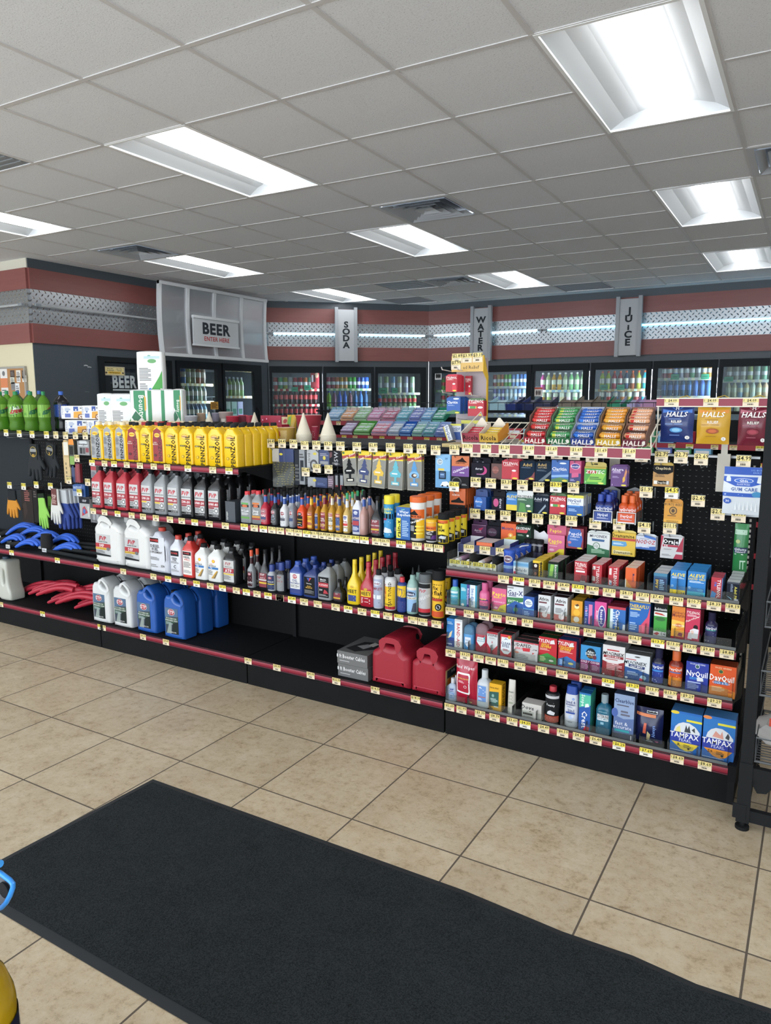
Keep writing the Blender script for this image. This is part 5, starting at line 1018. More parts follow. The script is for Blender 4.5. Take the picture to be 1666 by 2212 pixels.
place(3, .62, 'c8', [
 ('med', 143, 222, 298, .045, 1, '7ec8a8:g', '2458b0', '4aa8c0', 'R 0 .8 1 .95 d8e8e8;T .5 .6 .1 e8f4f4 ANTISEPTIC;R .1 .1 .9 .3 2a88a8', 'mouthwash_bottle', 'bottle', 'small mint green bottle with tall blue cap'),
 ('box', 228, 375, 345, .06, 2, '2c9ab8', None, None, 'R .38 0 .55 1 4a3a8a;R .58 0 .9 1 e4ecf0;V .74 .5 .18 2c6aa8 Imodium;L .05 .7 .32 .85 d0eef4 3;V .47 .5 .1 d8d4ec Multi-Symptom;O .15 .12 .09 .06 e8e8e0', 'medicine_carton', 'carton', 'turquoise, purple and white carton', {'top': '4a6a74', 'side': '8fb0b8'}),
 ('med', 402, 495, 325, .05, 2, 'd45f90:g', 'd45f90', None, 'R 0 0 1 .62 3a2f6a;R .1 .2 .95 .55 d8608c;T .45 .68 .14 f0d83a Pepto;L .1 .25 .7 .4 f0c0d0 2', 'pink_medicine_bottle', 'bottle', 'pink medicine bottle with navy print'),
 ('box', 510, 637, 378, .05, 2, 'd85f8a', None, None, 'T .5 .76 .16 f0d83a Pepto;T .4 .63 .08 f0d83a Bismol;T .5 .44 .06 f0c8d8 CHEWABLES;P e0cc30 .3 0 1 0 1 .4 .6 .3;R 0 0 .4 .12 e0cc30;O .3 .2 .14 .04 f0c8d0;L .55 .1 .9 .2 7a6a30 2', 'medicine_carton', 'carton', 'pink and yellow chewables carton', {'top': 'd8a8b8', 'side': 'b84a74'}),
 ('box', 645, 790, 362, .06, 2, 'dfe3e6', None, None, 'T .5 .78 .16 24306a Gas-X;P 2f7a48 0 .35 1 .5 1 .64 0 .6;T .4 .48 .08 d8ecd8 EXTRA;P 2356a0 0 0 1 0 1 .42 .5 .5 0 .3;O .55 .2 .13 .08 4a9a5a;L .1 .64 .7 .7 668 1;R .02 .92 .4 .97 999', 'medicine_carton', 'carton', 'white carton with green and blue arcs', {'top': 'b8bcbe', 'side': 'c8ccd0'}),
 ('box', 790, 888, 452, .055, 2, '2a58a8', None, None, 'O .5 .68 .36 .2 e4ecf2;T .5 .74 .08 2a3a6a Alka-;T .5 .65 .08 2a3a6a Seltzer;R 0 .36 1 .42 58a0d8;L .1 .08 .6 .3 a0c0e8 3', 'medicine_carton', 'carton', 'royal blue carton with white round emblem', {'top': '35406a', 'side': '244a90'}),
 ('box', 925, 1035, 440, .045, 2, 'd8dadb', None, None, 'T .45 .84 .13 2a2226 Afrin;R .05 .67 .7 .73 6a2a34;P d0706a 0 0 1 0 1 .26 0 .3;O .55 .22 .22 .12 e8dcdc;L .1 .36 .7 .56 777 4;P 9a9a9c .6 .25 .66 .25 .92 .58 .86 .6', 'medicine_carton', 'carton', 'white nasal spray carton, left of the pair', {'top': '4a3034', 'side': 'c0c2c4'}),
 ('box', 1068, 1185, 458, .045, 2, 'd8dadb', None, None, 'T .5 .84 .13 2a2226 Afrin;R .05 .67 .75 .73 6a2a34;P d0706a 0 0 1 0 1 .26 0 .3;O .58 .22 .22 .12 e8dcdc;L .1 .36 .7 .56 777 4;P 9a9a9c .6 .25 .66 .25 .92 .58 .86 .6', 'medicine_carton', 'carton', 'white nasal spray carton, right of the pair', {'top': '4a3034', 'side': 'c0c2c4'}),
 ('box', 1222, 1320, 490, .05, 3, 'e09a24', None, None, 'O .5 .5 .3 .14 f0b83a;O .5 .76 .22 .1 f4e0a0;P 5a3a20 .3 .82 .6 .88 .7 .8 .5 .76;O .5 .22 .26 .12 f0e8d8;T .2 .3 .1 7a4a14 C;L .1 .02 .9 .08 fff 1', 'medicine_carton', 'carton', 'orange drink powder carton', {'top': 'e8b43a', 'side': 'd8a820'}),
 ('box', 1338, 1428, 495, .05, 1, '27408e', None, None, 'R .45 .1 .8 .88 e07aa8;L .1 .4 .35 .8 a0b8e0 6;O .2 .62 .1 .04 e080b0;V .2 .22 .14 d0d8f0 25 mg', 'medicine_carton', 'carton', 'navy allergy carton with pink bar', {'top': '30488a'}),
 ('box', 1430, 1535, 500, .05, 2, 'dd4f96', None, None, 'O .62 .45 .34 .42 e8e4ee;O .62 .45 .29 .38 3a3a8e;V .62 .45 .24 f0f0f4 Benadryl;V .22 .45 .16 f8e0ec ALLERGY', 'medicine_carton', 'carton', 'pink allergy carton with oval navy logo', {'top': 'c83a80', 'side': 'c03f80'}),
], ' on the second medicine shelf')
place(3, .62, 'c9', [
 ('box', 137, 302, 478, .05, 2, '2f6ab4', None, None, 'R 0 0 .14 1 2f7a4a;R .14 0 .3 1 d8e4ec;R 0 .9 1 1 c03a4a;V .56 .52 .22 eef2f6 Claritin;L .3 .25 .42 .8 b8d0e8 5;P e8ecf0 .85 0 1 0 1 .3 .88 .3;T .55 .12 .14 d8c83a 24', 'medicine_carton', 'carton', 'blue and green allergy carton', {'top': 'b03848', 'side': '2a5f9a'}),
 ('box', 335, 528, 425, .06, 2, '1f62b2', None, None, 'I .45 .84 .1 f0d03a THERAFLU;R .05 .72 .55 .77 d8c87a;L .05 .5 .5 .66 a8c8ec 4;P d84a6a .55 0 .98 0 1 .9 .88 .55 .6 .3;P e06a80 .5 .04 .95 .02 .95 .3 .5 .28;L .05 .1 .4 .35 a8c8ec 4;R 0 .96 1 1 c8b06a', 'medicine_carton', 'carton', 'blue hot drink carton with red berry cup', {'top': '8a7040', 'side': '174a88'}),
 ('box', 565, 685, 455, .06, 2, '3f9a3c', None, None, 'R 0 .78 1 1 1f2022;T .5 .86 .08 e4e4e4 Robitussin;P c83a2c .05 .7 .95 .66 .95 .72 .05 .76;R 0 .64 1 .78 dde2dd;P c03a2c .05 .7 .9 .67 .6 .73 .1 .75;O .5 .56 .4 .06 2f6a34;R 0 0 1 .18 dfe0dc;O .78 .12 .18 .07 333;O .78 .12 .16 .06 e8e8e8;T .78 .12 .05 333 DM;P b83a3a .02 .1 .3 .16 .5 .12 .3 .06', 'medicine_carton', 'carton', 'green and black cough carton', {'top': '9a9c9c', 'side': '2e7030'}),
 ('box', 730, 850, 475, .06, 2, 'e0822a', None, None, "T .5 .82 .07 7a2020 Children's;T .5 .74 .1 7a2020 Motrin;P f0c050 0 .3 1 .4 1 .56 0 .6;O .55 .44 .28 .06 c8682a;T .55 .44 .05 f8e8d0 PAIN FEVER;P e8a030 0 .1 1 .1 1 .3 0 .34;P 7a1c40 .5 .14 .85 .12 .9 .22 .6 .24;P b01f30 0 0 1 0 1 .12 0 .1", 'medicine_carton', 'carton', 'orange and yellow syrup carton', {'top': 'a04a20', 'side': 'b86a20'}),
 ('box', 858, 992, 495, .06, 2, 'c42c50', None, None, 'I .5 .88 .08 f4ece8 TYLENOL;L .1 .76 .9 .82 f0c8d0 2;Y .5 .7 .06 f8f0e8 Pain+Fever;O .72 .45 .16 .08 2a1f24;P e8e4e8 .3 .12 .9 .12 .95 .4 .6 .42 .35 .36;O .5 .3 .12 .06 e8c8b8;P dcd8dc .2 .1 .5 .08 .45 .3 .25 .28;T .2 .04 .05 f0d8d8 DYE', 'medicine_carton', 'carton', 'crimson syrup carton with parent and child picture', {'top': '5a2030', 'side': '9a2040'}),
 ('med', 1045, 1160, 525, .05, 1, '231f42:g', '1f1c38', '2a2a5a', 'T .5 .86 .14 f0f0f4 ZzzQuil;R .1 .72 .9 .77 3a9a8a;L .1 .4 .9 .6 9a9ac0 4;L .1 .08 .5 .14 ccd 1', 'sleep_aid_bottle', 'bottle', 'dark violet liquid sleep bottle'),
], ' on the second medicine shelf')
place(3, .42, 'c8', [
 ('box', 103, 172, 650, .07, 1, '2a78c0', None, None, 'R 0 0 1 .35 24408a;P e8d8b0 .2 .3 .6 .38 .75 .6 .4 .5;L .1 .8 .8 .9 b8d8f0 2;L .1 .08 .9 .16 c0c8e0 1', 'bandage_carton', 'carton', 'blue bandage carton', {'top': '3a88c8'}),
 ('box', 174, 242, 658, .07, 2, 'e0e0de', None, None, 'R .08 .04 .95 .96 e8e8e6;V .5 .46 .42 b82c38 BAND-AID;R .05 .93 .95 .98 c8ccd0', 'bandage_carton', 'carton', 'white bandage carton with red downward lettering', {'top': 'b8c4cc', 'side': 'b4b8b8'}),
 ('stick', 246, 340, 700, .04, 2, '4a90c8:g', '8fc4e4:t35', None, 'P d8e0ea .1 .85 .9 .85 .95 .3 .5 .02 .05 .3;T .5 .62 .1 4a6a9a Secret;L .2 .3 .8 .42 6a8ab8 2', 'deodorant_stick', 'deodorant', 'pale blue deodorant stick with clear dome cap'),
 ('stick', 352, 465, 690, .045, 2, '9e2438:g', 'd0b0b8:t35', None, 'P dde0e2 .1 .9 .9 .9 1 .55 .5 .2 0 .55;T .5 .78 .08 556 Old Spice;T .5 .62 .1 4a98a8 PURE SPORT;P 4ab0b8 .8 .9 1 1 1 .6', 'deodorant_stick', 'deodorant', 'dark red deodorant stick with clear cap'),
 ('box', 465, 560, 772, .045, 2, 'ccd0d2', None, None, 'T .5 .86 .1 3a2a30 VISINE;L .2 .7 .8 .76 999 2;P b02434 0 0 1 0 1 .45 .5 .18 0 .5;R 0 .92 1 1 b02434;P b82c3c .45 .52 .55 .52 .5 .64;P b02434 0 .5 .5 .18 1 .45 1 .3 .5 0 0 .3', 'eye_drop_carton', 'carton', 'white and red eye drop carton with drop', {'top': '9a2838', 'side': 'a0a4a6'}),
 ('box', 585, 685, 795, .045, 2, 'b9343c', None, None, 'R .02 .9 1 1 c8303a;P dfe4e8 .1 .88 .95 .88 .98 .3 .7 .15 .35 .15 .05 .3;P 24407a .3 .76 .5 .84 .7 .78 .5 .8;T .5 .62 .1 2a4068 CLEAR;T .5 .5 .1 2a4068 EYES;L .25 .28 .8 .38 b05058 2;O .8 .9 .13 .07 d8a030', 'eye_drop_carton', 'carton', 'white and red eye drop carton beside the flat sinus box', {'top': '444', 'side': '8e8e90'}),
 ('box', 708, 925, 862, .04, 3, 'cfcccb', None, None, 'T .3 .8 .17 2a2426 SUDAFED;R 0 .93 1 1 c04050;I .22 .62 .11 d8303c SINUS;P c8303c .36 .68 .68 .7 .66 .52 .38 .5;O .84 .5 .15 .46 c8c4c4;P 8c8886 .72 .6 .9 .66 .84 .7;P c84a4a .76 .5 .86 .5 .78 .4;O .92 .66 .04 .03 555;L .1 .1 .6 .34 888 3;O .13 .4 .09 .05 d88a70;R 0 0 .1 .06 333', 'sinus_carton', 'carton', 'wide white sinus carton with face picture', {'top': '444', 'side': '999'}),
 ('box', 930, 1090, 820, .05, 2, 'be2430', None, None, 'I .42 .86 .12 f4ece8 TYLENOL;I .36 .74 .07 f0cc3a SINUS;I .4 .66 .08 f0cc3a SEVERE;L .08 .52 .6 .6 e8b0a8 2;P 3a8a3c 0 0 1 0 1 .3 .5 .44 0 .3;L .08 .12 .4 .3 d0e8a0 4;O .72 .18 .13 .035 e8e4dc;R 0 0 1 .07 b01f2c;P e4e0e0 .62 .78 .9 .8 .85 .95 .66 .9', 'medicine_carton', 'carton', 'red and green sinus carton', {'top': '2f5a34', 'side': '84303a'}),
 ('box', 1105, 1265, 845, .05, 2, 'be2430', None, None, 'I .42 .87 .12 f4ece8 TYLENOL;I .42 .75 .07 f0cc3a COLD+FLU;I .4 .67 .08 f0cc3a SEVERE;L .08 .54 .8 .62 e8b0a8 2;P 3a70b0 0 0 1 0 1 .3 .5 .44 0 .3;L .08 .12 .4 .3 b0d0f0 4;O .72 .2 .15 .04 e8dc7a;R 0 0 1 .07 b01f2c;P e4e0e0 .6 .78 .86 .8 .82 .95 .64 .9', 'medicine_carton', 'carton', 'red and blue cold and flu carton', {'top': '34508a', 'side': '5a4a70'}),
 ('box', 1305, 1480, 895, .05, 2, '3a8fc8', None, None, 'R 0 0 1 .45 7a2458;O .52 .72 .25 .2 1d2a34;T .52 .78 .08 e8f0f0 Alka-;T .52 .7 .09 e8f0f0 Seltzer;T .5 .6 .06 d8a050 PLUS;T .5 .4 .08 f4e8f0 COLD & COUGH;L .05 .12 .45 .32 c090b0 4;L .6 .12 .95 .32 c090b0 4;O .72 .6 .1 .08 6a3040', 'medicine_carton', 'carton', 'light blue and purple effervescent carton', {'top': '38505a', 'side': '2f7ab0'}),
], ' on the third medicine shelf')
place(3, .42, 'c9', [
 ('box', 88, 292, 840, .055, 2, 'dcdad9', None, None, 'R 0 0 1 .52 8a2028;P dcdad9 0 .5 .5 .4 1 .52 1 .6 0 .6;R .2 .83 .75 .87 b83038;I .5 .74 .1 2a2226 MUCINEX;R .05 .6 .95 .68 8a2028;T .5 .64 .055 f0d8d8 SINUS-MAX;L .15 .54 .85 .58 a33 1;L .2 .22 .9 .46 d8a8a8 5;O .08 .06 .05 .025 f4e8e8;O .85 .07 .12 .04 b86058', 'medicine_carton', 'carton', 'white and maroon sinus carton', {'top': 'a0a0a0', 'side': '98989a'}),
 ('box', 298, 525, 925, .05, 2, 'd5d9dc', None, None, 'P 22508e 0 0 1 0 1 .34 .5 .44 0 .5;R .02 .78 .45 .81 b84048;I .42 .68 .12 2a2e3a MUCINEX;P 24386a .15 .52 .8 .48 .82 .58 .16 .62;T .48 .55 .06 f0f0f4 FAST-MAX;L .15 .43 .85 .47 346 1;L .1 .22 .55 .36 a8c0e0 3;O .76 .18 .13 .09 a8cce0;P c04050 .6 .06 .8 .04 .8 .12 .64 .16;O .08 .1 .06 .04 e8ecf0;O .5 .92 .12 .02 333', 'medicine_carton', 'carton', 'white and blue cold carton with capsule picture', {'top': '777', 'side': '888c90'}),
 ('med', 553, 668, 862, .055, 1, '191a34:g', '1d1d3a', '22388e', 'T .5 .84 .14 f0f2f6 NyQuil;R .05 .6 .95 .68 3a88d0;L .1 .35 .8 .54 a0b4e0 3;L .1 .05 .5 .2 c0c8e8 2', 'cold_syrup_bottle', 'bottle', 'dark blue cold syrup bottle'),
 ('med', 706, 838, 882, .055, 1, '7e2a1c:g', 'd06028', 'd0501e', 'T .5 .86 .13 f4f0e8 DayQuil;R .1 .66 .9 .73 5a6aa0;R 0 .0 1 .45 e0882a;L .1 .4 .8 .56 f0c0a0 3;L .1 .05 .6 .25 f0d0a0 2', 'cold_syrup_bottle', 'bottle', 'orange cold syrup bottle'),
 ('box', 862, 1070, 995, .07, 1, '24389a', None, None, 'O .5 .86 .1 .07 e0e4ea;O .5 .86 .08 .055 2f5a5a;T .5 .94 .05 c8d0e8 VICKS SEVERE;T .5 .62 .18 f2f2f6 NyQuil;R .18 .42 .8 .5 3a8ad8;T .4 .46 .065 1f3480 COLD;P dde0e4 .52 .38 .8 .4 .76 .52 .5 .5;L .1 .1 .6 .3 9aaadc 4;L .1 .3 .85 .36 c0ccec 1', 'liquicap_carton', 'carton', 'royal blue night cold carton at the shelf end', {'top': '1f2a5a', 'side': '1d2a6a'}),
], ' on the third medicine shelf')
place(3, .42, 'cb', [('box', 1112, 1342, 72, .07, 1, 'd8541c', None, None, 'R 0 0 1 .12 e08a28;P e0862a 0 0 1 0 1 .22 .4 .34 0 .3;O .42 .8 .1 .07 e0a030;O .42 .8 .08 .055 2f5a3a;T .5 .92 .05 f0d0a8 VICKS SEVERE;T .47 .6 .18 f6f2ec DayQuil;R .18 .4 .72 .49 3a6aa0;T .45 .445 .06 d8e0f0 COLD & FLU;L .1 .16 .6 .32 f0c898 4;O .82 .2 .1 .035 c8602c', 'liquicap_carton', 'carton', 'bright orange day cold carton at the shelf end', {'top': '8a3a1c', 'side': '9a4a24'})], ' on the third medicine shelf')
place(3, .158, 'ca', [
 ('flat', 122, 205, 385, .035, 2, 'a4b4c8:g', 'c8ccd0', None, 'P 4a5a98 .2 .9 .8 .95 .9 .7 .2 .66;R .1 .1 .9 .6 7a9ac8;T .5 .8 .14 e0e4f0 Purell;L .2 .2 .8 .5 d0d8ec 3', 'sanitizer_bottle', 'bottle', 'small clear hand sanitizer bottle'),
 ('flat', 404, 535, 298, .06, 1, 'c3c9cf:g', 'ccd0d4', None, 'R 0 .18 .85 1 6a94d0;P d8e0ea .12 .88 .5 .84 .3 .95;L .1 .6 .8 .82 e0e8f4 4;R .1 .4 .8 .44 c86048;L .1 .24 .5 .36 d8e0f0 2', 'rubbing_alcohol_bottle', 'bottle', 'frosted bottle with pale blue label'),
 ('box', 540, 660, 450, .05, 1, 'e4ac24', None, None, 'P 2a5a54 0 .15 .78 .18 .78 .72 0 .68;O .3 .55 .1 .06 8ab0a8;L .1 .3 .7 .46 b8d0c8 4;R .4 .14 .75 .18 e0e0d8;T .4 .85 .06 7a5a14 First Aid;O .2 .07 .14 .04 8a6a20', 'ointment_carton', 'carton', 'yellow ointment carton with dark green panel', {'top': 'd8a824', 'side': 'e0a820', 'sart': 'V .5 .5 .5 3a2a14 NEOSPORIN'}),
 ('tubeup', 727, 805, 405, .035, 1, 'c9c5bb:g', None, None, 'T .5 .78 .1 4a5a4a Aveeno;L .15 .35 .85 .6 8a8a7a 5;R .1 .2 .9 .28 9aa08a', 'lotion_tube', 'tube', 'cream coloured lotion tube'),
 ('box', 868, 1060, 650, .06, 1, 'c9c6c0', None, None, 'I .3 .72 .26 3a3a3c Dove;P 6a6a5a .36 .48 .5 .55 .42 .42;R .05 .22 .55 .36 3a3632;L .08 .08 .6 .18 888 2', 'soap_box', 'carton', 'grey white soap box', {'top': 'd2cec8', 'side': 'b0aca6', 'depth': .1}),
 ('can', 1098, 1240, 465, .055, 1, '1a1b1d:g', 'b02c38', None, 'R 0 0 1 1 1a1b1d;R 0 .9 1 1 c8c8ca;T .5 .65 .08 e8e8e8 Foamy;L .2 .7 .8 .76 888 1;P d8d8dc .3 .3 .7 .28 .75 .38 .5 .46 .35 .4;R 0 0 1 .24 c04830;L .3 .08 .7 .18 e8c0b0 2', 'shaving_foam_can', 'spray can', 'black and red shaving foam can'),
 ('shamp', 1278, 1415, 452, .05, 2, 'cfd3db:g', '24489c', None, 'O .75 .94 .14 .05 8aa0d0;T .5 .82 .09 24387c head &;T .5 .73 .09 24387c shoulders;L .15 .6 .7 .66 7888b0 2;T .55 .5 .1 24387c 2in1;R .05 .38 .95 .44 24489c;O .55 .25 .2 .08 b8c8e4;O .72 .3 .12 .06 d0d8ec;L .3 .04 .8 .08 667 1', 'shampoo_bottle', 'bottle', 'white shampoo bottle with blue cap'),
 ('lisx', 1590, 1660, 550, .06, 1, '1f5a6c:g', None, None, '', 'x', 'x', 'x'),
][:7], ' on the bottom medicine shelf')
place(3, .158, 'ca', [('box', 1432, 1545, 540, .04, 2, '2456a8', None, None, 'P 58c0a0 0 .6 1 .7 1 1 0 1;V .35 .8 .3 e8f4f0 Scope;P e8f0e8 .5 .62 .9 .66 .8 .74 .55 .72;V .5 .3 .45 f2f2f6 Crest;P c83040 .4 .02 .9 .0 .95 .12 .6 .14;R 0 .96 1 1 2a70b8', 'toothpaste_carton', 'carton', 'blue and mint green toothpaste carton', {'top': '2a70b8', 'side': '3a9a8a'})], ' on the bottom medicine shelf')
place(3, .158, 'cb', [
 ('flat', 98, 235, 318, .055, 1, '215f78:g', '8a9aa0', None, 'T .5 .98 .07 8ac0d0 antiseptic;R 0 .55 1 .85 dfe6ea;T .5 .76 .15 222 LISTERINE;T .5 .63 .08 3a7a8a COOL MINT;R .35 .36 .6 .48 8ab8c8;L .1 .05 .9 .3 1a4a60 3', 'mouthwash_bottle', 'bottle', 'deep teal mouthwash bottle'),
 ('box', 262, 440, 330, .05, 1, '8fa3c4', None, None, 'P 5a70a0 0 0 1 0 1 .5 .5 .46 0 .52;P 3a3f54 0 0 1 0 1 .15 0 .12;T .5 .86 .08 2a4068 Clearblue;L .15 .74 .9 .78 556 1;O .05 .58 .16 .1 4a64a8;L .35 .52 .8 .66 667 2;t .4 .36 .08 e8ecf4 fast &;t .45 .28 .08 e8ecf4 accurate;R .08 .17 .8 .22 3aa0a8;T .9 .08 .09 f0f0f4 1', 'test_kit_carton', 'carton', 'pale blue and navy test kit carton', {'top': '4a5a7a', 'side': '4a5878'}),
 ('box', 765, 1035, 485, .08, 1, '2468b8', None, None, 'R 0 .62 1 .95 2a74bc;O .12 .96 .14 .04 e4c83a;R .5 .78 1 .83 e4d83a;P d8dce0 .1 .5 .15 .62 .25 .7 .4 .75 .6 .75 .8 .68 .95 .56 .95 .5;P e4d88a .15 .5 .2 .6 .3 .66 .34 .5;P 3a3f46 .45 .52 .5 .7 .55 .6 .6 .7 .66 .52;P 3a3f46 .68 .6 .78 .66 .8 .54;R 0 .26 1 .5 24389a;T .46 .43 .12 f2f2f6 TAMPAX;t .5 .32 .07 d8dcf0 PEARL;P e4c83a .05 .26 .95 .26 .75 .1 .55 .06 .35 .1;T .3 .2 .07 3a3a1c R;L .45 .14 .7 .22 5a5a20 3;O .62 .13 .04 .025 222;L .02 .04 .9 .07 a8c8f0 1', 'tampon_carton', 'carton', 'blue tampon carton with yellow accents', {'top': '4a80b8', 'side': '1d4f98'}),
 ('box', 1048, 1330, 530, .08, 1, '2468b8', None, None, 'R 0 .62 1 .95 2a74bc;O .12 .96 .14 .04 e0884a;R .45 .82 1 .87 e4d83a;P d8dce0 .1 .5 .15 .62 .25 .7 .4 .75 .6 .75 .8 .68 .95 .56 .95 .5;P d89a8a .3 .54 .4 .68 .55 .6 .6 .7 .66 .52;P 3a3f46 .7 .56 .78 .68 .84 .6 .82 .52;R 0 .26 1 .5 24389a;T .46 .43 .12 f2f2f6 TAMPAX;t .5 .32 .07 d8dcf0 PEARL;P e0902c .05 .26 .95 .26 .75 .1 .55 .06 .35 .1;T .26 .2 .07 3a2a1c S+;L .45 .14 .7 .22 6a4a20 3;O .64 .13 .04 .025 222;L .02 .04 .9 .07 a8c8f0 1', 'tampon_carton', 'carton', 'blue tampon carton with orange accents', {'top': '4a80b8', 'side': '1d4f98'}),
], ' on the bottom medicine shelf')
# soft packs
def pouch(name, label, cat, X, Y, z, w, h, d, col, art, rz=0, seal=.06, e=.5, lean=0, group=None, parts=True):
    """puffed flat-seamed bag, base centre at (X, Y, z)"""
    m = MB(); nu, nv = 10, 12; S = []
    def P(u, v, side):
        k = max(0, min(1, (v-seal)/(.5-seal))) if v < .5 else max(0, min(1, (1-seal-v)/(.5-seal)))
        b = (max(0, 1-(2*u-1)**2)**.6)*(k**e)
        wob = .012*w*math.sin(v*9+u*2)*(1-b)
        return ((u-.5)*w*(1-.03*b)+wob*.5, side*(d/2*b+.0006), v*h)
    for side in (-1, 1):
        vs = [P(i/nu, j/nv, side) for j in range(nv+1) for i in range(nu+1)]
        fs = [(j*(nu+1)+i, j*(nu+1)+i+1, (j+1)*(nu+1)+i+1, (j+1)*(nu+1)+i) for j in range(nv) for i in range(nu)]
        if side > 0: fs = [tuple(reversed(f)) for f in fs]
        m.add(vs, fs, col)
    if art:
        def SS(u, v, l): p = P(min(max(u, 0), 1), min(max(v, 0), 1), -1); return (p[0], p[1]-l*.0004-.0004, p[2])
        m.art(art, SS, w, h, 1, (8, 8))
    o = m.obj(name, None, (X, Y, z), rz)
    if lean: o.rotation_euler = (lean, 0, rz)
    return tag(o, label, cat, group)
def pouch_at(cr, x0, x1, yt, z, Y, **k):
    o, oy, s = CROP[cr]; a = XZ(o+x0*s, Y, z); b = XZ(o+x1*s, Y, z); h = ZX(o+(x0+x1)/2*s, oy+yt*s, Y)-z
    return pouch(X=(a+b)/2, Y=Y, z=z, w=b-a, h=h, **k)
pouch_at('ca', 212, 420, 205, .158, 3.0, name='hand_wipes_pack', label='red soft pack of hand wipes standing at the left end of bottom medicine shelf', cat='wipes', d=.06, col='b01f38:g', art='T .42 .84 .07 f0dce0 Hand Wipes;P eee .08 .26 .7 .24 .74 .28 .74 .68 .7 .72 .12 .72 .08 .68;P b01f38 .13 .3 .66 .28 .69 .32 .69 .64 .65 .68 .16 .68 .13 .64;T .4 .6 .035 e0b050 Antibacterial;O .54 .42 .07 .035 eee;O .54 .42 .05 .025 b01f38;L .2 .5 .5 .55 e0b0b8 2;O .7 .05 .08 .02 d8b040')
pouch_at('cb', 462, 700, 445, .158, 3.02, name='pads_pack', label='glossy navy soft pack with orange strip left of the blue cartons', cat='soft pack', d=.07, col='1c2148:g', art='R .02 .78 .75 .86 d88050;R .4 .88 .8 .97 d8dce0;R .42 .89 .78 .96 222;P c86048 .3 .3 .42 .3 .45 .62 .35 .62;P c8b88a .42 .04 .52 .04 .6 .3 .48 .4;W .7 .4 .12 7a9ad8 Always;P d0d4da .4 .02 .65 .02 .6 .1 .45 .1;O .8 .06 .07 .03 c8508a')
pouch_at('ca', 540, 560, 448, .158, 3.06, name='blank_card', label='thin yellow card strip behind the ointment carton', cat='card', d=.004, col='d8a830', art='')
# antacid display trays at the left end of the top medicine shelf
a = XZ(963, 2.985, .8)+.02
t = thing('antacid_tray', 'white tray of antacid rolls with $1.29 tags at the left end', 'display tray', (a, 2.975, .801)); w = .235
m = MB(); m.box(0, w, 0, .004, 0, .034, 'e6e4de'); m.box(0, w, 0, .2, 0, .003, 'd8d6d0'); m.box(0, .003, 0, .2, 0, .034, 'd8d6d0'); m.box(w-.003, w, 0, .2, 0, .034, 'd8d6d0'); m.obj('tray_body', t)
for i in range(4): link('price_tag', tag_mesh('$1.29', True, .052, .038), t, (.031+i*.057, -.0014, .001))
for i in range(4):
    m = MB(); m.tube([(0, 0, 0), (0, .15, 0)], .011, 'e4e2e8:g', 12); m.tube([(0, .03, 0), (0, .12, 0)], .0113, ['c8a0c0', 'e0c8d8', 'd8b8b0', 'b8b8d0'][i], 12)
    o = m.obj('antacid_roll', None, (a+.033+i*.057, 2.995, .833)); tag(o, 'white wrapped antacid roll lying in the tray, %s from the left' % ORD[i], 'antacid roll', 'antacid rolls in the white tray')
t = thing('antacid_rack', 'navy and gold wire rack with $2.09 price tags above the antacid tray', 'display rack', (a+.012, 3.05, .801)); w = .26
m = MB(); m.box(0, w, -.002, 0, .062, .1, '2a2f5a'); m.obj('rack_sign', t)
for i, p in enumerate(('$2.09', '$2.09', '$2.49')): link('price_tag', tag_mesh(p, False, .052, .036), t, (.055+i*.079, -.0035, .063))
m = MB()
for x in (0, w): m.tube([(x, 0, 0), (x, 0, .1), (x, .2, .1), (x, .2, 0)], .003, 'c9cccf', 6)
m.box(0, w, .0, .2, .06, .064, 'c8c8c4'); m.tube([(w-.01, -.005, .066), (w+.03, .04, .108), (w+.05, .08, .108)], .003, 'e4e6e8', 6); m.obj('rack_wire', t)
for i, (x, ww, k, d) in enumerate([(.045, .07, 'dcdce0', 'open white antacid display box, left'), (.127, .08, '2e3370', 'navy and orange antacid display box, middle'), (.215, .075, 'd4e0e0', 'open white antacid display box, right')]):
    m = MB(); m.box(-ww/2, ww/2, 0, .11, 0, .002, k)
    hh = .055 if i != 1 else .05
    m.box(-ww/2, ww/2, 0, .002, 0, hh*.55, '2e3370'); m.box(-ww/2, ww/2, .108, .11, 0, hh, k); m.box(-ww/2, -ww/2+.002, 0, .11, 0, hh, '2e3370'); m.box(ww/2-.002, ww/2, 0, .11, 0, hh, '2e3370')
    if i == 1: m.box(-ww/2, ww/2, 0, .11, hh*.55, hh, 'd8683a'); m.quad((-ww/2, 0, hh+.001), (ww/2, 0, hh+.001), (ww/2, .11, hh+.001), (-ww/2, .11, hh+.001), 'e0d4d8'); m.art('O .4 .3 .22 .22 e8e8ee;T .4 .3 .16 2e3370 TUMS', flatS(-ww/2, 0, ww, hh, 0), ww, hh)
    else: m.box(-ww/2+.004, ww/2-.004, .03, .1, .002, hh*.5, 'e4e0dc')
    tag(m.obj('antacid_box', None, (a+.012+x, 3.055, .866)), d+' on the navy wire rack', 'display box')
for i, (xx, yy) in enumerate([(640, 60), (655, 45)]):
    o_, oy_, s_ = CROP['c8']
    for j in range(4 if i == 0 else 1):
        if i: break
        X = XZ(o_+645*s_, 2.99, .8); r = thing('antacid_bottle', 'blue antacid bottle in a curved row, %s from front' % ORD[j], 'bottle', (X+.006*j, 3.02+j*.052, .8)); 
        bottle_parts(r, 'tub', .05, .05, .105, '2a4fae:g', '2c56b8', 'O .5 .7 .35 .2 c8b8b0;O .5 .7 .28 .15 5a3a50;T .5 .7 .1 e8e8f0 TUMS;R .1 .2 .9 .36 8ab0e0')
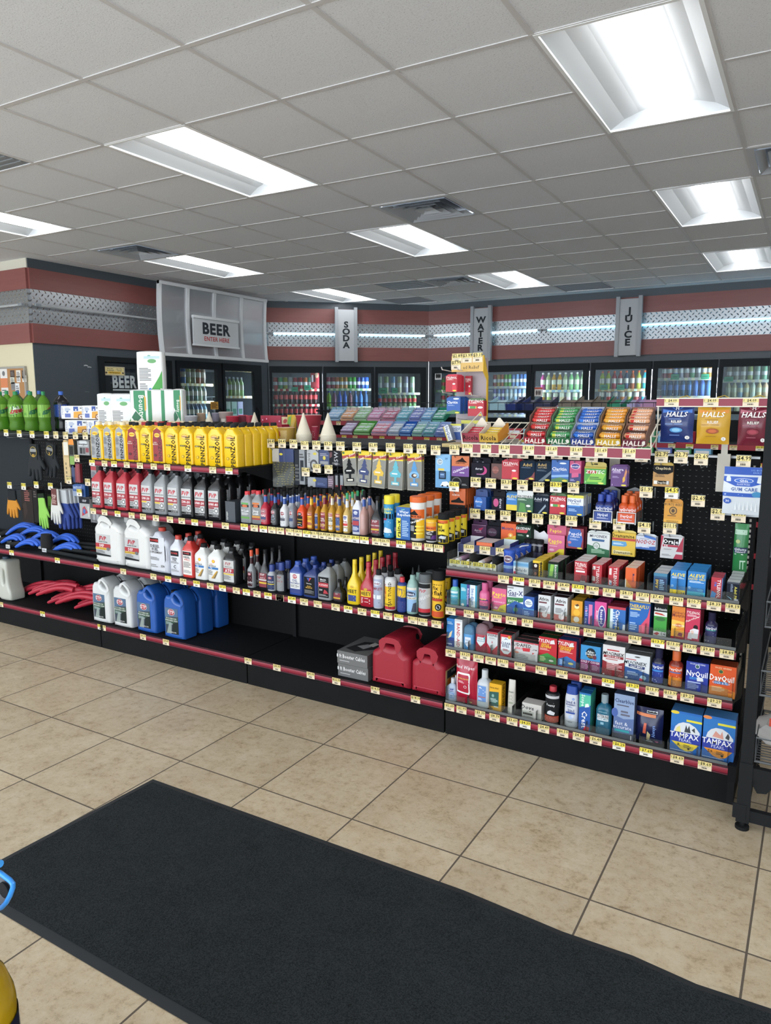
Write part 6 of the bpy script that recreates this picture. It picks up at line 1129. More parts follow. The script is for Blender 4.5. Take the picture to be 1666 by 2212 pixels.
# small dark bottles in a white header tray behind the antacid carton
for i in range(3):
    X = XZ(CROP['c8'][0]+(835+i*52)*.2401, 3.2, .8); r = thing('shot_bottle', 'small black energy shot bottle behind the antacid carton, %s from left' % ORD[i], 'bottle', (X, 3.2, .8)); bottle_parts(r, 'tub', .035, .035, .125, '1b1b26:g', '17181a', 'R .1 .3 .9 .6 3a3a50;R .1 .9 .9 .97 9a9aa0')
m = MB(); m.slab([[(0, 0), (.11, 0), (.11, .05), (.09, .045), (.075, .06), (.055, .048), (.03, .062), (.0, .05)]], .002, 'e4e4e6', .0005)
tag(m.obj('header_card', None, (XZ(CROP['c8'][0]+838*.2401, 3.25, .9), 3.25, .9)), 'torn white header card above the small black bottles', 'card')
# ================================================================ PEGBOARD GOODS
def hooks(unit, cr, spec, Yf=3.20):
    o, oy, s = CROP[cr]
    for e in spec.split():
        x, y, p = e.split(','); yel = p.endswith('y'); x, y = o+float(x)*s, oy+float(y)*s
        z = ZX(x, y, Yf); X = XZ(x, Yf, z); hook(unit, X, z-.012, p.rstrip('y'), yel, Yf)
hooks(0, 'cD', '112,1015,$6.99y 350,1033,$5.99y 580,1045,$5.99y 840,1055,$4.99y 1008,1058,$3.99 1182,1068,$3.49 1360,1070,$2.99 1537,1075,$2.99 1387,1480,$3.49')
hooks(0, 'cG', '158,418,$9.99y 388,438,$9.99y 595,412,$7.99y 828,438,$8.99y 1130,342,$4.99 1437,373,$3.49 1300,543,$2.99y')
hooks(2, 'c4', '285,357,$4.49 365,358,$4.49 447,361,$4.69 528,371,$2.39 612,371,$2.89 697,376,$3.29 785,378,$2.89 903,384,$2.89 1020,388,$2.89 1145,392,$2.89 1272,398,$2.59 1368,402,$5.69 1470,410,$5.99 1605,408,$2.39 535,563,$2.49 615,537,$2.29 700,545,$1.79 1603,672,$2.69y')
hooks(3, 'c6', '363,447,$6.49 530,445,$6.49 650,452,$3.19 790,460,$3.19 940,465,$3.39 1095,465,$4.69 1250,472,$3.99 1410,492,$11.09 365,718,$6.49 500,728,$6.49 640,740,$3.39 785,745,$3.49 930,765,$3.49 1085,765,$3.99y 1243,772,$3.99 360,1000,$6.49 495,1010,$6.49 633,1020,$3.29 778,1035,$3.49 922,1050,$3.99 1075,1058,$3.79 1225,1070,$3.09 1440,1095,$8.69')
hooks(3, 'c7', '455,595,$3.99 640,603,$2.79 822,608,$2.79 1010,625,$2.69 1405,645,$4.99 498,928,$1.99 735,938,$4.59y 982,1012,$2.69 1165,1138,$2.09 1360,1158,$3.19 248,1232,$7.29 480,1260,$4.19 718,1268,$11.19')
def hang(cr, x0, x1, yt, yb, name, cat, desc, d, n, col, art, head=None, Yf=3.215, side=None, dy=None, rz=0, tilt=0, clear=False):
    """boxed pack with a flat header, hanging on a peg"""
    o, oy, s = CROP[cr]; dy = dy or d+.004
    px0, px1, pyt, pyb = o+x0*s, o+x1*s, oy+yt*s, oy+yb*s
    z0 = ZX((px0+px1)/2, pyb, Yf); z1 = ZX((px0+px1)/2, pyt, Yf); a = XZ(px0, Yf, z0); b = XZ(px1, Yf, z0); w, h = b-a, z1-z0; hf = head[0] if head else 0
    m = MB(); hb = h*(1-hf)
    m.box(-w/2, w/2, 0, d, -h, -h+hb, col)
    if side: m.quad((w/2+.0003, 0, -h), (w/2+.0003, d, -h), (w/2+.0003, d, -h+hb), (w/2+.0003, 0, -h+hb), side)
    if hf:
        p = [(-w/2, -h+hb-.002), (w/2, -h+hb-.002), (w/2*.96, -.006), (w/2*.7, 0), (-w/2*.7, 0), (-w/2*.96, -.006)]
        m.slab([p, [(-.008, -.012), (.008, -.012), (.008, -.007), (-.008, -.007)]] if hf*h > .02 else [p], .0012, head[1], .0003, Tm((0, d*.5, 0)), 0)
    if art: m.art(art, flatS(-w/2, -h, w, h, 0), w, h, 1, (1, 1))
    me = m.data(name); g = desc+' and those behind it' if n > 1 else None
    for j in range(n):
        ob = link(name, me, None, ((a+b)/2+random.uniform(-.003, .003)*(j > 0), Yf+j*dy, z1), rz+(random.uniform(-.06, .06) if j else 0)); ob.rotation_euler.y = tilt
        tag(ob, desc if j == 0 else ' '.join(desc.split()[:12])+', %s from the front' % ORD[j], cat, g)
LG = 'O .78 .07 .16 .045 e0d040;'
TYP = 'I .5 .8 .13 f4ece8 TYLENOL;L .1 .66 .7 .72 e8b8b0 2;O .72 .45 .13 .05 f0e8e4;P d83040 .55 0 1 0 .9 .4 .6 .4;'+LG
hang('c6', 325, 490, 455, 648, 'hanging_pack', 'hanging pack', 'black pack with magenta crescent, first in the top peg row', .03, 2, '1c1c28', 'O .62 .42 .24 .2 c02a78;O .5 .46 .22 .2 1c1c28;T .42 .5 .1 e0e0e8 durex;L .3 .2 .8 .28 a06090 1;R .3 .8 .38 .83 889;R .6 .8 .68 .83 889', (.24, '1a1a24'))
hang('c6', 505, 600, 458, 648, 'hanging_pack', 'hanging pack', 'brown pack with dark header in the top peg row', .03, 2, '5a3430', 'O .4 .45 .3 .18 8a4a40;T .4 .45 .09 b07868 durex', (.25, '16161a'))
hang('c6', 600, 752, 470, 648, 'hanging_pack', 'hanging pack', 'red tablet pack in the top peg row', .018, 4, 'b51f30', TYP, (.06, 'd84058'), side='b03040')
hang('c6', 762, 895, 478, 652, 'hanging_pack', 'hanging pack', 'navy pack with gold lettering and red swoosh', .018, 2, '15283c', 'T .5 .78 .16 c8a860 Advil;P 7a2a2c .3 0 1 0 1 .45 .8 .2;L .1 .6 .9 .66 556a80 1;'+LG, (.08, '24303c'))
hang('c6', 900, 1042, 485, 665, 'hanging_pack', 'hanging pack', 'navy pack with gold lettering and grey swoosh', .018, 2, '15283c', 'T .42 .82 .15 c8a860 Advil;T .45 .68 .06 c8b890 LIQUI-GELS;P 5a6a78 .2 0 .5 0 1 .4 1 .55;L .1 .5 .7 .58 556a80 2;'+LG, (.08, '24303c'))
hang('c6', 1045, 1200, 475, 672, 'hanging_pack', 'hanging pack', 'blue pack with clouds and green field in the top peg row', .018, 2, '2a62b0', 'P 4a7a4a 0 0 1 0 1 .14 .5 .22 0 .12;P 88b0dc 0 .2 1 .25 1 .36 0 .3;T .45 .6 .15 f0f4f8 Claritin;O .66 .86 .2 .04 e8f0f8;L .1 .46 .6 .5 a8c0e0 1;'+LG)
hang('c6', 1205, 1312, 482, 685, 'hanging_pack', 'hanging pack', 'pink and navy pack in the top peg row', .02, 2, 'c44878', 'O .5 .76 .42 .14 e0a0c0;O .5 .76 .36 .11 34348a;T .5 .76 .08 f0f0f4 Benadryl;R 0 0 1 .45 2c2f6a;P d05a88 .2 .25 .8 .3 .8 .5 .2 .45;L .1 .1 .5 .2 a0a0d0 2;'+LG, side='c43a78', rz=-.12)
hang('c6', 1340, 1535, 492, 692, 'hanging_pack', 'hanging pack', 'bright green pack with yellow header in the top peg row', .02, 1, '4aa03c', 'R 0 .7 1 .78 b8a030;P 8ac84a .1 .1 .8 .1 1 .5 .4 .6;P b8342c .1 .62 .5 .62 .6 .5 .15 .46;I .5 .56 .15 f4f0e8 ZYRTEC;L .25 .2 .8 .35 2f6a2c 2;O .78 .06 .14 .04 e0e060;T .07 .1 .08 dff0c8 5', (.22, 'c8b45a'))
hang('c6', 345, 462, 738, 925, 'hanging_pack', 'hanging pack', 'blue pack with round emblem in the middle peg row', .03, 3, '234f96', 'O .4 .4 .3 .22 3a78c8;T .4 .42 .11 e0e8f0 durex;L .2 .15 .7 .22 90b0e0 1', (.35, '244078'), rz=-.15)
hang('c6', 505, 622, 742, 930, 'hanging_pack', 'hanging pack', 'black pack with pink emblem in the middle peg row', .03, 3, '1c1c26', 'O .35 .38 .22 .2 c04a80;V .75 .36 .2 c8c8d0 durex', (.35, '1a1a20'), rz=-.15)
hang('c6', 640, 736, 758, 925, 'hanging_pack', 'hanging pack', 'sky blue pack partly behind the dark green one', .018, 1, '2a78c0', 'R 0 0 1 .3 e0c83a;I .5 .74 .14 e8d44a ALEVE;L .1 .55 .9 .64 b8d4f0 2', (.1, '3a6a8a'))
hang('c6', 736, 878, 750, 942, 'hanging_pack', 'hanging pack', 'white and dark green pack with capsule picture', .018, 1, '2a5a3c', 'R 0 .66 1 1 d4d6d4;I .5 .72 .12 1d2420 EXCEDRIN;L .05 .54 .6 .62 b8d0b8 2;P 4a8a3c .1 0 .6 0 .5 .4 .2 .45;O .72 .3 .14 .05 e8e8e4;O .8 .06 .14 .04 e0e060', (.18, 'd0d2d0'), Yf=3.205)
hang('c6', 880, 1020, 780, 958, 'hanging_pack', 'hanging pack', 'black blue pack with silver star trail', .02, 3, '1a2433', 'T .5 .74 .14 c8d0d8 Advil PM;P 8a9aa8 .3 .0 .42 0 .85 .4 .8 .5;L .1 .58 .7 .66 556 1;'+LG, (.1, '2a3440'), side='2a3444', rz=-.1)
hang('c6', 1030, 1175, 775, 962, 'hanging_pack', 'hanging pack', 'red pack with green corner and white tablet, middle peg row', .018, 3, 'b51f30', 'I .5 .74 .15 f4ece8 TYLENOL;L .1 .6 .7 .65 e8b0a8 1;R .05 .36 .2 .48 e8e8e0;R .2 .36 .5 .48 4a9a4a;R .5 .36 .62 .48 e09a4a;O .8 .42 .15 .06 f0e8e8;'+LG, (.12, '4a6a40'), side='8a2030')
hang('c6', 1185, 1332, 790, 975, 'hanging_pack', 'hanging pack', 'blue and white pack with yellow header, middle peg row', .016, 6, '1f5aa0', 'R 0 .86 1 1 d8d04a;R 0 .5 1 .86 dfe3e8;T .45 .74 .14 24407a NyQuil;T .5 .6 .07 24407a Liquicaps;R .1 .44 .8 .5 4a8ad0;L .1 .2 .6 .35 a0c0e8 2;'+LG, side='c8ccd4', dy=.022)
hang('c6', 330, 460, 1010, 1175, 'hanging_pack', 'hanging pack', 'purple pack in the bottom peg row', .03, 1, '5a3458', 'P c02a58 .45 .5 .8 .6 .62 .38;T .42 .42 .11 e0d0e0 durex;L .3 .28 .8 .34 b890b0 1;R 0 .7 1 .72 c8a0c0', (.3, '4a2a50'), Yf=3.25)
hang('c6', 465, 585, 1012, 1200, 'hanging_pack', 'hanging pack', 'dark slate pack in the bottom peg row', .03, 1, '24202c', 'O .4 .4 .36 .2 50304a;T .42 .42 .1 8a8a98 durex', (.3, '22242c'), Yf=3.25)
hang('c6', 592, 725, 1045, 1215, 'hanging_pack', 'hanging pack', 'orange and yellow pack with sunburst', .018, 3, 'dd5a20', 'P e8c83a .1 0 1 0 1 .4 0 .14;T .45 .74 .16 3a2a6a Motrin;O .65 .38 .18 .14 f0a040;O .65 .38 .08 .07 f8e8b0;O .75 .06 .18 .045 c8c040')
hang('c6', 730, 862, 1060, 1225, 'hanging_pack', 'hanging pack', 'black green pack with red band in the bottom peg row', .016, 6, '1d3428', 'I .45 .82 .13 e8e8e4 EXCEDRIN;P c03040 .02 .74 .8 .74 .7 .58 .02 .58;L .1 .4 .5 .5 7a9a80 2;O .78 .44 .08 .06 e8e8e4;'+LG, side='26302a', dy=.02)
hang('c6', 1010, 1180, 1062, 1150, 'hanging_pack', 'hanging pack', 'pink card pack, rear of two chewable packs', .012, 1, 'c85a78', 'T .45 .45 .35 e8c83a Pepto', None, Yf=3.235)
hang('c6', 1012, 1160, 1148, 1342, 'hanging_pack', 'hanging pack', 'pink chewable pack with yellow corner, lowest on the bottom peg row', .014, 1, 'd86a90', 'T .45 .72 .18 f0d83a Pepto;T .36 .6 .09 f0d83a Bismol;L .1 .46 .7 .5 f0c8d8 1;P e0cc30 0 0 1 0 1 .38 .7 .36 .45 .2 0 .14;O .25 .3 .16 .06 f0b8c8;O .74 .06 .16 .04 a8a030;T .07 .1 .08 333 2')
hang('c6', 1180, 1332, 1088, 1272, 'hanging_pack', 'hanging pack', 'dark red pack with blue centre', .018, 4, '8a2638', 'P 2a60b0 .12 .1 .85 .08 .95 .5 .8 .95 .2 .98 .05 .5;T .5 .74 .16 e8e8f0 Pepcid;T .5 .6 .08 e8e8f0 Complete;L .2 .42 .7 .5 a8c0e8 2;O .2 .3 .1 .07 c87a8a;O .8 .05 .16 .04 e0d040', side='6a2030', dy=.02)
hang('c6', 1365, 1565, 1112, 1345, 'hanging_pack', 'hanging pack', 'white and green pack with round 12 emblem', .02, 1, 'd5d8d6', 'P 2a6a44 0 0 1 0 1 .3 .5 .36 0 .46;T .5 .8 .1 3a3a4a MUCINEX;P 2a5a8a .2 .7 .78 .68 .76 .6 .22 .6;O .42 .42 .16 .14 2f6a48;O .42 .42 .13 .115 d5d8d6;T .42 .42 .1 3a6a50 12;L .2 .14 .8 .3 a8d0b0 3', (.1, 'c8cac8'))
hang('c7', 170, 320, 625, 825, 'hanging_pack', 'hanging pack', 'purple allergy pack with orange arc', .018, 3, '5b3376', 'T .4 .8 .12 e4dcec Allegra;L .1 .62 .6 .74 c8b0d8 3;P d08a5a .7 .2 .8 .2 .98 .7 .9 .85;O .8 .35 .08 .12 e0b040;O .8 .07 .16 .04 e0d040;L .1 .4 .5 .5 a890c0 2;T .1 .08 .08 e8e0f0 1', (.06, '6a3a80'), side='6a4080', rz=.1)
hang('c7', 560, 745, 600, 825, 'hanging_pack', 'hanging pack', 'gold card with black lip balm stick', .008, 2, 'b8894a', 'P 1c1c1e 0 .62 .25 .52 .75 .52 1 .62 1 .88 0 .88;T .5 .76 .1 d8c8a0 ChapStick;T .35 .5 .06 4a3418 CLASSIC;T .35 .43 .06 4a3418 ORIGINAL;R .06 .1 .84 .24 1d1d1f;R .06 .1 .24 .24 e8e4dc;R .7 .1 .82 .24 c8ccd0;T .5 .17 .08 d8d0c0 ChapStick', (.12, 'b89a3a'))
hang('c7', 662, 832, 942, 1165, 'hanging_pack', 'hanging pack', 'yellow lip balm card with round portrait', .02, 1, 'd0922c', 'T .5 .78 .1 5a3c14 BURTS BEES;O .5 .52 .22 .17 4a3014;O .5 .52 .17 .13 b88a3c;O .5 .52 .09 .08 4a3014;L .2 .28 .8 .34 6a4a1c 1;R 0 0 1 .16 e0a83a;T .5 .08 .07 8a6a2a BEESWAX', (.14, 'c88a2a'))
hang('c7', 178, 395, 1232, 1470, 'hanging_pack', 'hanging pack', 'yellow card with blue wave and red band', .022, 1, 'd8b43a', 'T .48 .78 .14 2a2420 Dramamine;R 0 .6 1 .69 b83a30;P 5a9ac8 0 .36 .55 .36 .65 .42 .6 .56 0 .56;L .06 .42 .5 .5 d8ecf4 2;R 0 0 1 .26 d8b83a;R .06 .06 .8 .2 e4d8a0;T .5 .13 .1 3a3020 Dramamine', (.1, 'd8c46a'))
hang('c7', 400, 590, 1268, 1412, 'hanging_pack', 'hanging pack', 'white and blue card with red lettering', .03, 1, 'c8ccd6', 'P 2f5fa8 0 0 1 0 1 .26 0 .1;P 3a6ab4 .4 .8 1 .66 1 .82 .45 .95;I .5 .5 .24 b02430 NODOZ;L .2 .66 .8 .72 889 1;T .5 .18 .1 e8ecf4 caffeine', (.14, 'd4d8dc'), rz=-.1)
hang('c7', 630, 838, 1272, 1495, 'hanging_pack', 'hanging pack', 'silver card with black and crimson panels, last of the bottom row', .022, 1, 'c9c9c9', 'P a82440 0 .3 .12 .9 0 .95;P a82440 .7 .3 1 .95 1 .3;R .14 .58 .8 .84 1c1c1e;T .48 .71 .17 f0f0f0 Orajel;R .1 .48 .8 .57 a82440;T .25 .525 .09 f0e8e8 3X;L .15 .36 .6 .4 777 1;R 0 0 1 .26 d0d0d0;P b02c48 .6 0 1 0 1 .2 .7 .2;L .08 .1 .5 .18 888 2', (.08, 'c0c2c4'))
# large floss pick bag and green razor bag
def hang_pouch(cr, x0, x1, yt, yb, Yf, **k):
    o, oy, s = CROP[cr]; px, py = o+(x0+x1)/2*s, oy+yb*s; z0 = ZX(px, py, Yf); z1 = ZX(px, oy+yt*s, Yf); a = XZ(o+x0*s, Yf, z0); b = XZ(o+x1*s, Yf, z0)
    return pouch(X=(a+b)/2, Y=Yf, z=z0, w=b-a, h=z1-z0, **k)
for j in range(2):
    hang_pouch('c7', 1205+j*12, 1585+j*12, 642, 1085+j*18, 3.19+j*.03, name='floss_pick_bag', label=('blue and clear floss pick bag, front one' if j == 0 else 'second floss pick bag just behind the front one')+' beside the right upright', cat='bag', d=.03, col='d4dade:g', seal=.04,
      art='R 0 .84 1 1 1d4fae;R 0 .815 1 .84 c8d4e4;P 2356b8 0 .8 1 .8 1 .68 .7 .6 .3 .6 .0 .7;O .5 .72 .24 .05 e0e8f0;O .5 .72 .22 .042 2a66c4;T .5 .72 .05 f0f4f8 Glide;T .5 .64 .03 d0e0f0 FLOSS PICKS;T .52 .54 .07 3a5aa0 GUM CARE;R 0 .38 1 .46 2456b4;L .04 .4 .5 .44 c0d4f0 2;O .12 .28 .1 .06 2456b4;T .12 .28 .05 f0f4f8 30;O .84 .44 .12 .06 3a88b8;P e8ecee .3 .1 .33 .28 .35 .1;P e8ecee .4 .1 .43 .28 .45 .1;P e8ecee .5 .1 .53 .28 .55 .1;P f0f2f4 .6 .1 .63 .3 .65 .1;P f0f2f4 .7 .1 .73 .28 .75 .1;P f0f2f4 .8 .08 .83 .26 .85 .08;T .82 .94 .035 7aa0e0 10% MORE;T .82 .89 .035 7aa0e0 EASILY')
hang_pouch('c7', 1302, 1435, 1168, 1618, 3.2, name='razor_bag', label='long green razor bag hanging lowest at the right', cat='bag', d=.035, col='2f7a44:g', seal=.03,
   art='R .05 .78 .9 .88 a8c8b0;L .1 .8 .8 .86 4a6a54 2;R .05 .4 .98 .52 1d3050;I .5 .48 .05 e8ecf0 Gillette;I .5 .43 .04 e8ecf0 Sensor3;L .1 .36 .9 .39 c8d8cc 1;O .3 .64 .16 .04 a8b87a;P 9ac8a8 .5 .06 .58 .06 .58 .24 .5 .24;P 9ac8a8 .7 .06 .78 .06 .78 .24 .7 .24;R .5 .22 .9 .25 b8d8c0')
# trays of small cold bottles
def shot_tray(cr, x0, x1, yt, yb, bcol, ccol, scol, word, desc, Yf=3.2):
    o, oy, s = CROP[cr]; px = o+(x0+x1)/2*s; z0 = ZX(px, oy+yb*s, Yf); z1 = ZX(px, oy+yt*s, Yf+.1); a = XZ(o+x0*s, Yf, z0); b = XZ(o+x1*s, Yf, z0); w = min(b-a, .11)
    t = thing('bottle_tray', 'clear peg tray with %s front sign holding %s' % (desc, 'small bottles'), 'tray', ((a+b)/2, Yf, z0)); m = MB()
    m.box(-w/2, w/2, 0, .15, 0, .002, 'd8dcde:t20'); m.box(-w/2, -w/2+.0015, 0, .15, 0, .05, 'd8dcde:t20'); m.box(w/2-.0015, w/2, 0, .15, 0, .05, 'd8dcde:t20'); m.slab([[(-w/2, 0), (w/2, 0), (w/2*.9, .13), (0, .145), (-w/2*.9, .13)]], .0015, 'cfd2d6:t35', .0004, Tm((0, .15, 0)), 0); m.obj('tray_body', t)
    m = MB(); m.box(-w/2+.004, w/2-.004, -.004, -.002, .004, .046, scol); m.art('T .5 .72 .26 e8ecf4 %s;L .15 .3 .85 .45 c0c8e0 2;R 0 0 1 .12 e0e0e4' % word, flatS(-w/2+.004, .004, w-.008, .042, -.004), w, .042); m.obj('sign_plate', t)
    m = MB(); m.tube([(-w/2, -.003, 0), (-w/2, -.003, .05), (w/2, -.003, .05), (w/2, -.003, 0)], .0025, 'e4e6e8', 6); m.obj('wire_rim', t)
    for i in range(2):
        for j in range(3):
            r = thing('cold_shot_bottle', 'small %s bottle in the %s peg tray, %s column, %s from front' % (desc, desc, ('left', 'right')[i], ORD[j]), 'bottle', ((a+b)/2-w*.22+i*w*.44, Yf+.028+j*.047, z0+.003+j*.004))
            bottle_parts(r, 'med', .042, .042, .118, bcol, ccol, 'T .5 .8 .2 f0f0f4 %s;R .1 .3 .9 .5 %s' % (word, scol), scol)
shot_tray('c6', 1425, 1590, 820, 1035, '1f2860:g', '24409a', '24408a', 'NyQuil', 'navy blue')
shot_tray('c7', 228, 400, 965, 1175, 'c8501f:g', 'd8642c', 'd0501e', 'DayQuil', 'orange')
# --- car goods on the S2 pegs
cx = ['1c1e20', '24346a', 'e0b83a', '58b0c0', '4a90c8']; nm_ = ['black', 'navy', 'yellow', 'aqua', 'bright blue with brown spot']; cty = ['BLACK ICE', 'NEW CAR', 'VANILLA', 'RAIN', 'COCONUT']
TREE = '.5 .80 .42 .72 .46 .72 .34 .64 .42 .64 .26 .54 .4 .54 .2 .42 .36 .42 .36 .38 .44 .38 .44 .3 .2 .3 .2 .12 .8 .12 .8 .3 .56 .3 .56 .38 .64 .38 .64 .42 .8 .42 .6 .54 .74 .54 .58 .64 .66 .64 .54 .72 .58 .72'
tree_parts = 'P %s .5 .8 .36 .68 .64 .68;P %s .5 .75 .28 .58 .72 .58;P %s .5 .66 .2 .46 .8 .46;P %s .5 .56 .12 .34 .88 .34;R .42 .14 .58 .36 %s;R .22 .12 .78 .22 %s;R .3 .14 .7 .19 e4e0d0'
for i, (x0, x1, yt, yb, tl) in enumerate([(798, 893, 378, 630, -.07), (920, 1012, 382, 640, .08), (1022, 1116, 386, 648, .06), (1135, 1238, 392, 660, .03), (1267, 1368, 396, 666, .0)]):
    k = cx[i]
    hang('c4', x0, x1, yt, yb, 'air_freshener_card', 'air freshener', 'tree shaped air freshener in clear packet, %s tree' % nm_[i], .003, 4 if i in (2, 3) else 3, 'a9a79c', 'R 0 0 1 1 a8a596;R .03 .03 .97 .97 85847c;R 0 .78 1 1 e0c41c;Y .5 .84 .09 f4e8d8 Little Trees;O .12 .94 .08 .03 2a6a3a;T .86 .95 .06 2a2a20 2;'.replace('Y .5 .84 .09 f4e8d8 Little Trees', 'P a02c2c 0 .78 1 .83 1 .91 0 .86;Y .5 .84 .06 f4e8d8 Little Trees') + tree_parts % (k, k, k, k, k, k)+(';O .5 .42 .4 .09 %s;L .25 .4 .75 .46 e8e8e0 1' % k if i != 4 else ';O .5 .42 .36 .09 7ab0d8;O .5 .4 .2 .06 4a3020;O .55 .41 .12 .035 d8d0c0'), (.07, 'd8bc1c'), dy=.012, tilt=tl)
hang('c4', 1468, 1574, 405, 645, 'car_clip_pack', 'air freshener', 'pale blue car vent clip pack right of the tree fresheners', .02, 2, '5f9ac8', 'R 0 .5 1 1 7ab0d8;O .3 .78 .2 .09 e0e8ec;O .3 .78 .17 .075 8aa0b0;T .3 .78 .05 e8f0f4 CAR;R .2 .52 .6 .58 e0c03a;R .25 .26 .72 .5 24303c;R .32 .3 .65 .46 3a6090;R .36 .38 .6 .41 8ab0d8;P e4e8ea .35 .06 .95 .04 .98 .14 .8 .2 .5 .18;O .5 .06 .06 .025 222;O .85 .06 .06 .025 222;T .75 .88 .05 3a6a9a 2X', (.14, '8fb8dc'))
hang('c6', 150, 303, 437, 725, 'cleaning_wipes_pack', 'hanging pack', 'orange and purple cleaning wipes pack with steering wheel', .02, 2, '26252a', 'R 0 .66 1 1 c86a34;P 2a1a14 .2 .82 .5 .9 .6 .96 .75 .86 .9 .8;T .5 .78 .04 2a1a14 ARMOR ALL;R 0 .36 1 .68 6a3a8a;Y .5 .58 .07 f0ecf4 CLEANING;T .6 .48 .04 f0ecf4 WIPES;R 0 0 1 .36 1d1d20;O .3 .2 .28 .14 4a4c50;O .3 .2 .22 .11 1d1d20;L .6 .08 .9 .14 888 2', rz=.05)
hang('c6', 130, 270, 730, 1020, 'cleaning_wipes_pack', 'hanging pack', 'orange and black wipes pack hanging over the tire foam cans', .014, 6, 'c8602c', 'P 24201e .1 .62 .4 .66 .6 .74 .75 .64 .9 .62 .9 .56 .1 .56;R 0 .3 1 .5 1f1d1e;R 0 0 1 .28 8a9ca8;P 4a9ac8 .3 .1 1 .05 1 .4 .5 .42;T .4 .8 .05 e8d8c8 ARMOR', dy=.026, side='c8602c')
# bungee pack : navy card over clear bag with cords
t = thing('bungee_cord_pack', 'clear bag of yellow and black bungee cords under a navy card', 'hanging pack'); o, oy, s = CROP['c4']; Yf = 3.215
z1 = ZX(o+375*s, oy+365*s, Yf); z0 = ZX(o+375*s, oy+642*s, Yf); a = XZ(o+300*s, Yf, z0); b = XZ(o+452*s, Yf, z0); w, h = b-a, z1-z0; t.location = ((a+b)/2, Yf, z0)
m = MB(); m.box(-w/2, w/2, 0, .03, h*.66, h, '2a3a6a'); m.box(-w/2, -w*.18, -.0006, .03, h*.66, h, 'b8b4aa'); m.art('O .42 .86 .08 .03 d8c83a;R .56 .66 .57 1 8a8a90', flatS(-w/2, 0, w, h, -.001), w, h); m.obj('header_card', t)
m = MB(); m.box(-w/2, w/2, 0, .0006, 0, h*.66, 'd8dad4:t8'); m.box(-w/2, w/2, .034, .0346, 0, h*.66, '8f8f8a:t30'); m.obj('clear_bag', t)
for i in range(6):
    x = -w*.38+i*w*.15; pts = [(x+w*.1*math.sin(q*.5+i), .012+.004*(i % 3), .008+h*.62*q/10) for q in range(11)]
    m = MB()
    for q in range(20):
        f = q/2; i0 = int(f); p = [pts[i0][c]+(pts[min(i0+1, 10)][c]-pts[i0][c])*(f-i0) for c in range(3)]; g2 = (q+1)/2; i1 = min(int(g2), 9); p2 = [pts[i1][c]+(pts[i1+1][c]-pts[i1][c])*(g2-i1) for c in range(3)]
        m.tube([p, p2], .0045, 'd0be3a' if q % 2 else '2a2a22', 6)
    m.obj('bungee_cord', t)
MISC = [(458, 492, 370, 625, '2c3038', 'L .1 .1 .9 .6 555 5', 'narrow black accessory card'), (490, 530, 372, 622, '8e9296', 'R .2 .1 .8 .7 34383e;L .1 .75 .9 .9 444 2', 'grey tube pack with black insert'),
        (545, 628, 372, 528, 'a9abac', 'O .6 .3 .34 .26 3a3c40;O .6 .3 .2 .16 a9abac;V .2 .6 .2 555 DUST;O .7 .82 .16 .06 c8b83a', 'grey pack holding a coiled black cable'), (633, 706, 372, 490, '2a3a66', 'O .5 .5 .14 .12 c8b83a;L .1 .6 .9 .8 889 2;R .1 .1 .9 .3 8a8c90', 'navy accessory card with yellow oval'),
        (708, 800, 378, 490, '1f2024', 'W .5 .5 .3 a8a8ac 85W;P 5a2a30 0 .5 .2 .6 .2 .9 0 .9;L .2 .1 .8 .25 666 2', 'black adapter pack with grey lettering'),
        (550, 690, 572, 642, '2a3a66', 'R 0 0 .4 1 a0a2a6;O .36 .7 .09 .14 c8b83a;L .5 .2 .9 .5 5a6a9a 2', 'grey and navy accessory card in the lower row'),
        (695, 735, 560, 655, '6a5a66', 'L .1 .2 .9 .8 a890a0 4', 'mauve card in the lower row'), (745, 772, 545, 662, '24262a', 'R .2 .0 .4 .3 a82a34;R .6 0 .8 .3 a82a34;R .2 .3 .8 .9 8a8c90', 'small fuse pack left of its twin'), (778, 812, 545, 662, '24262a', 'R .2 .0 .4 .3 a82a34;R .6 0 .8 .3 a82a34;R .2 .3 .8 .9 8a8c90', 'small fuse pack right of its twin')]
for x0, x1, yt, yb, k, art, d in MISC: hang('c4', x0, x1, yt, yb, 'accessory_card', 'hanging pack', d+' on the car goods pegs', .015, 2, k, art)
# ================================================================ ON TOP OF THE SHELVING
SHP['two'] = (2, [(0, .7, .7), (.02, .95, .95), (.1, 1, 1), (.22, .9, .9), (.3, .97, .97), (.33, 1, 1), (.68, 1, 1), (.74, .97, .97), (.80, .82, .82), (.87, .45, .45), (.90, .28, .28), (.92, .26, .26)], (.91, 1, .3, 0), (.36, .67, 1.5, 1))
SHP['roll'] = (7, [(0, .9, .9), (.02, .98, .98), (.5, 1, 1), (.97, .97, .97), (.985, .8, .8), (1, .3, .3)], None, (.0, .97, .98, 0))
def top_bottle(cr, x0, x1, yt, Y, name, cat, label, sh, d, col, cap, art, bg=None, z=ZT, grp=None, rz=.45):
    o, oy, s = CROP[cr]; a = XZ(o+x0*s, Y, z+.1); b = XZ(o+x1*s, Y, z+.1); h = ZX(o+(x0+x1)/2*s, oy+yt*s, Y)-z
    w_ = (b-a)*(.86 if sh == 'roll' else 1.12*math.cos(math.atan(abs(a+b)/2/Y))); r = thing(name, label, cat, ((a+b)/2, Y, z), .8 if sh == 'two' else rz, grp); bottle_parts(r, sh, w_, (d*.6 if name == 'kitchen_roll' else d) if d else w_, h, col, cap, art, bg); return r
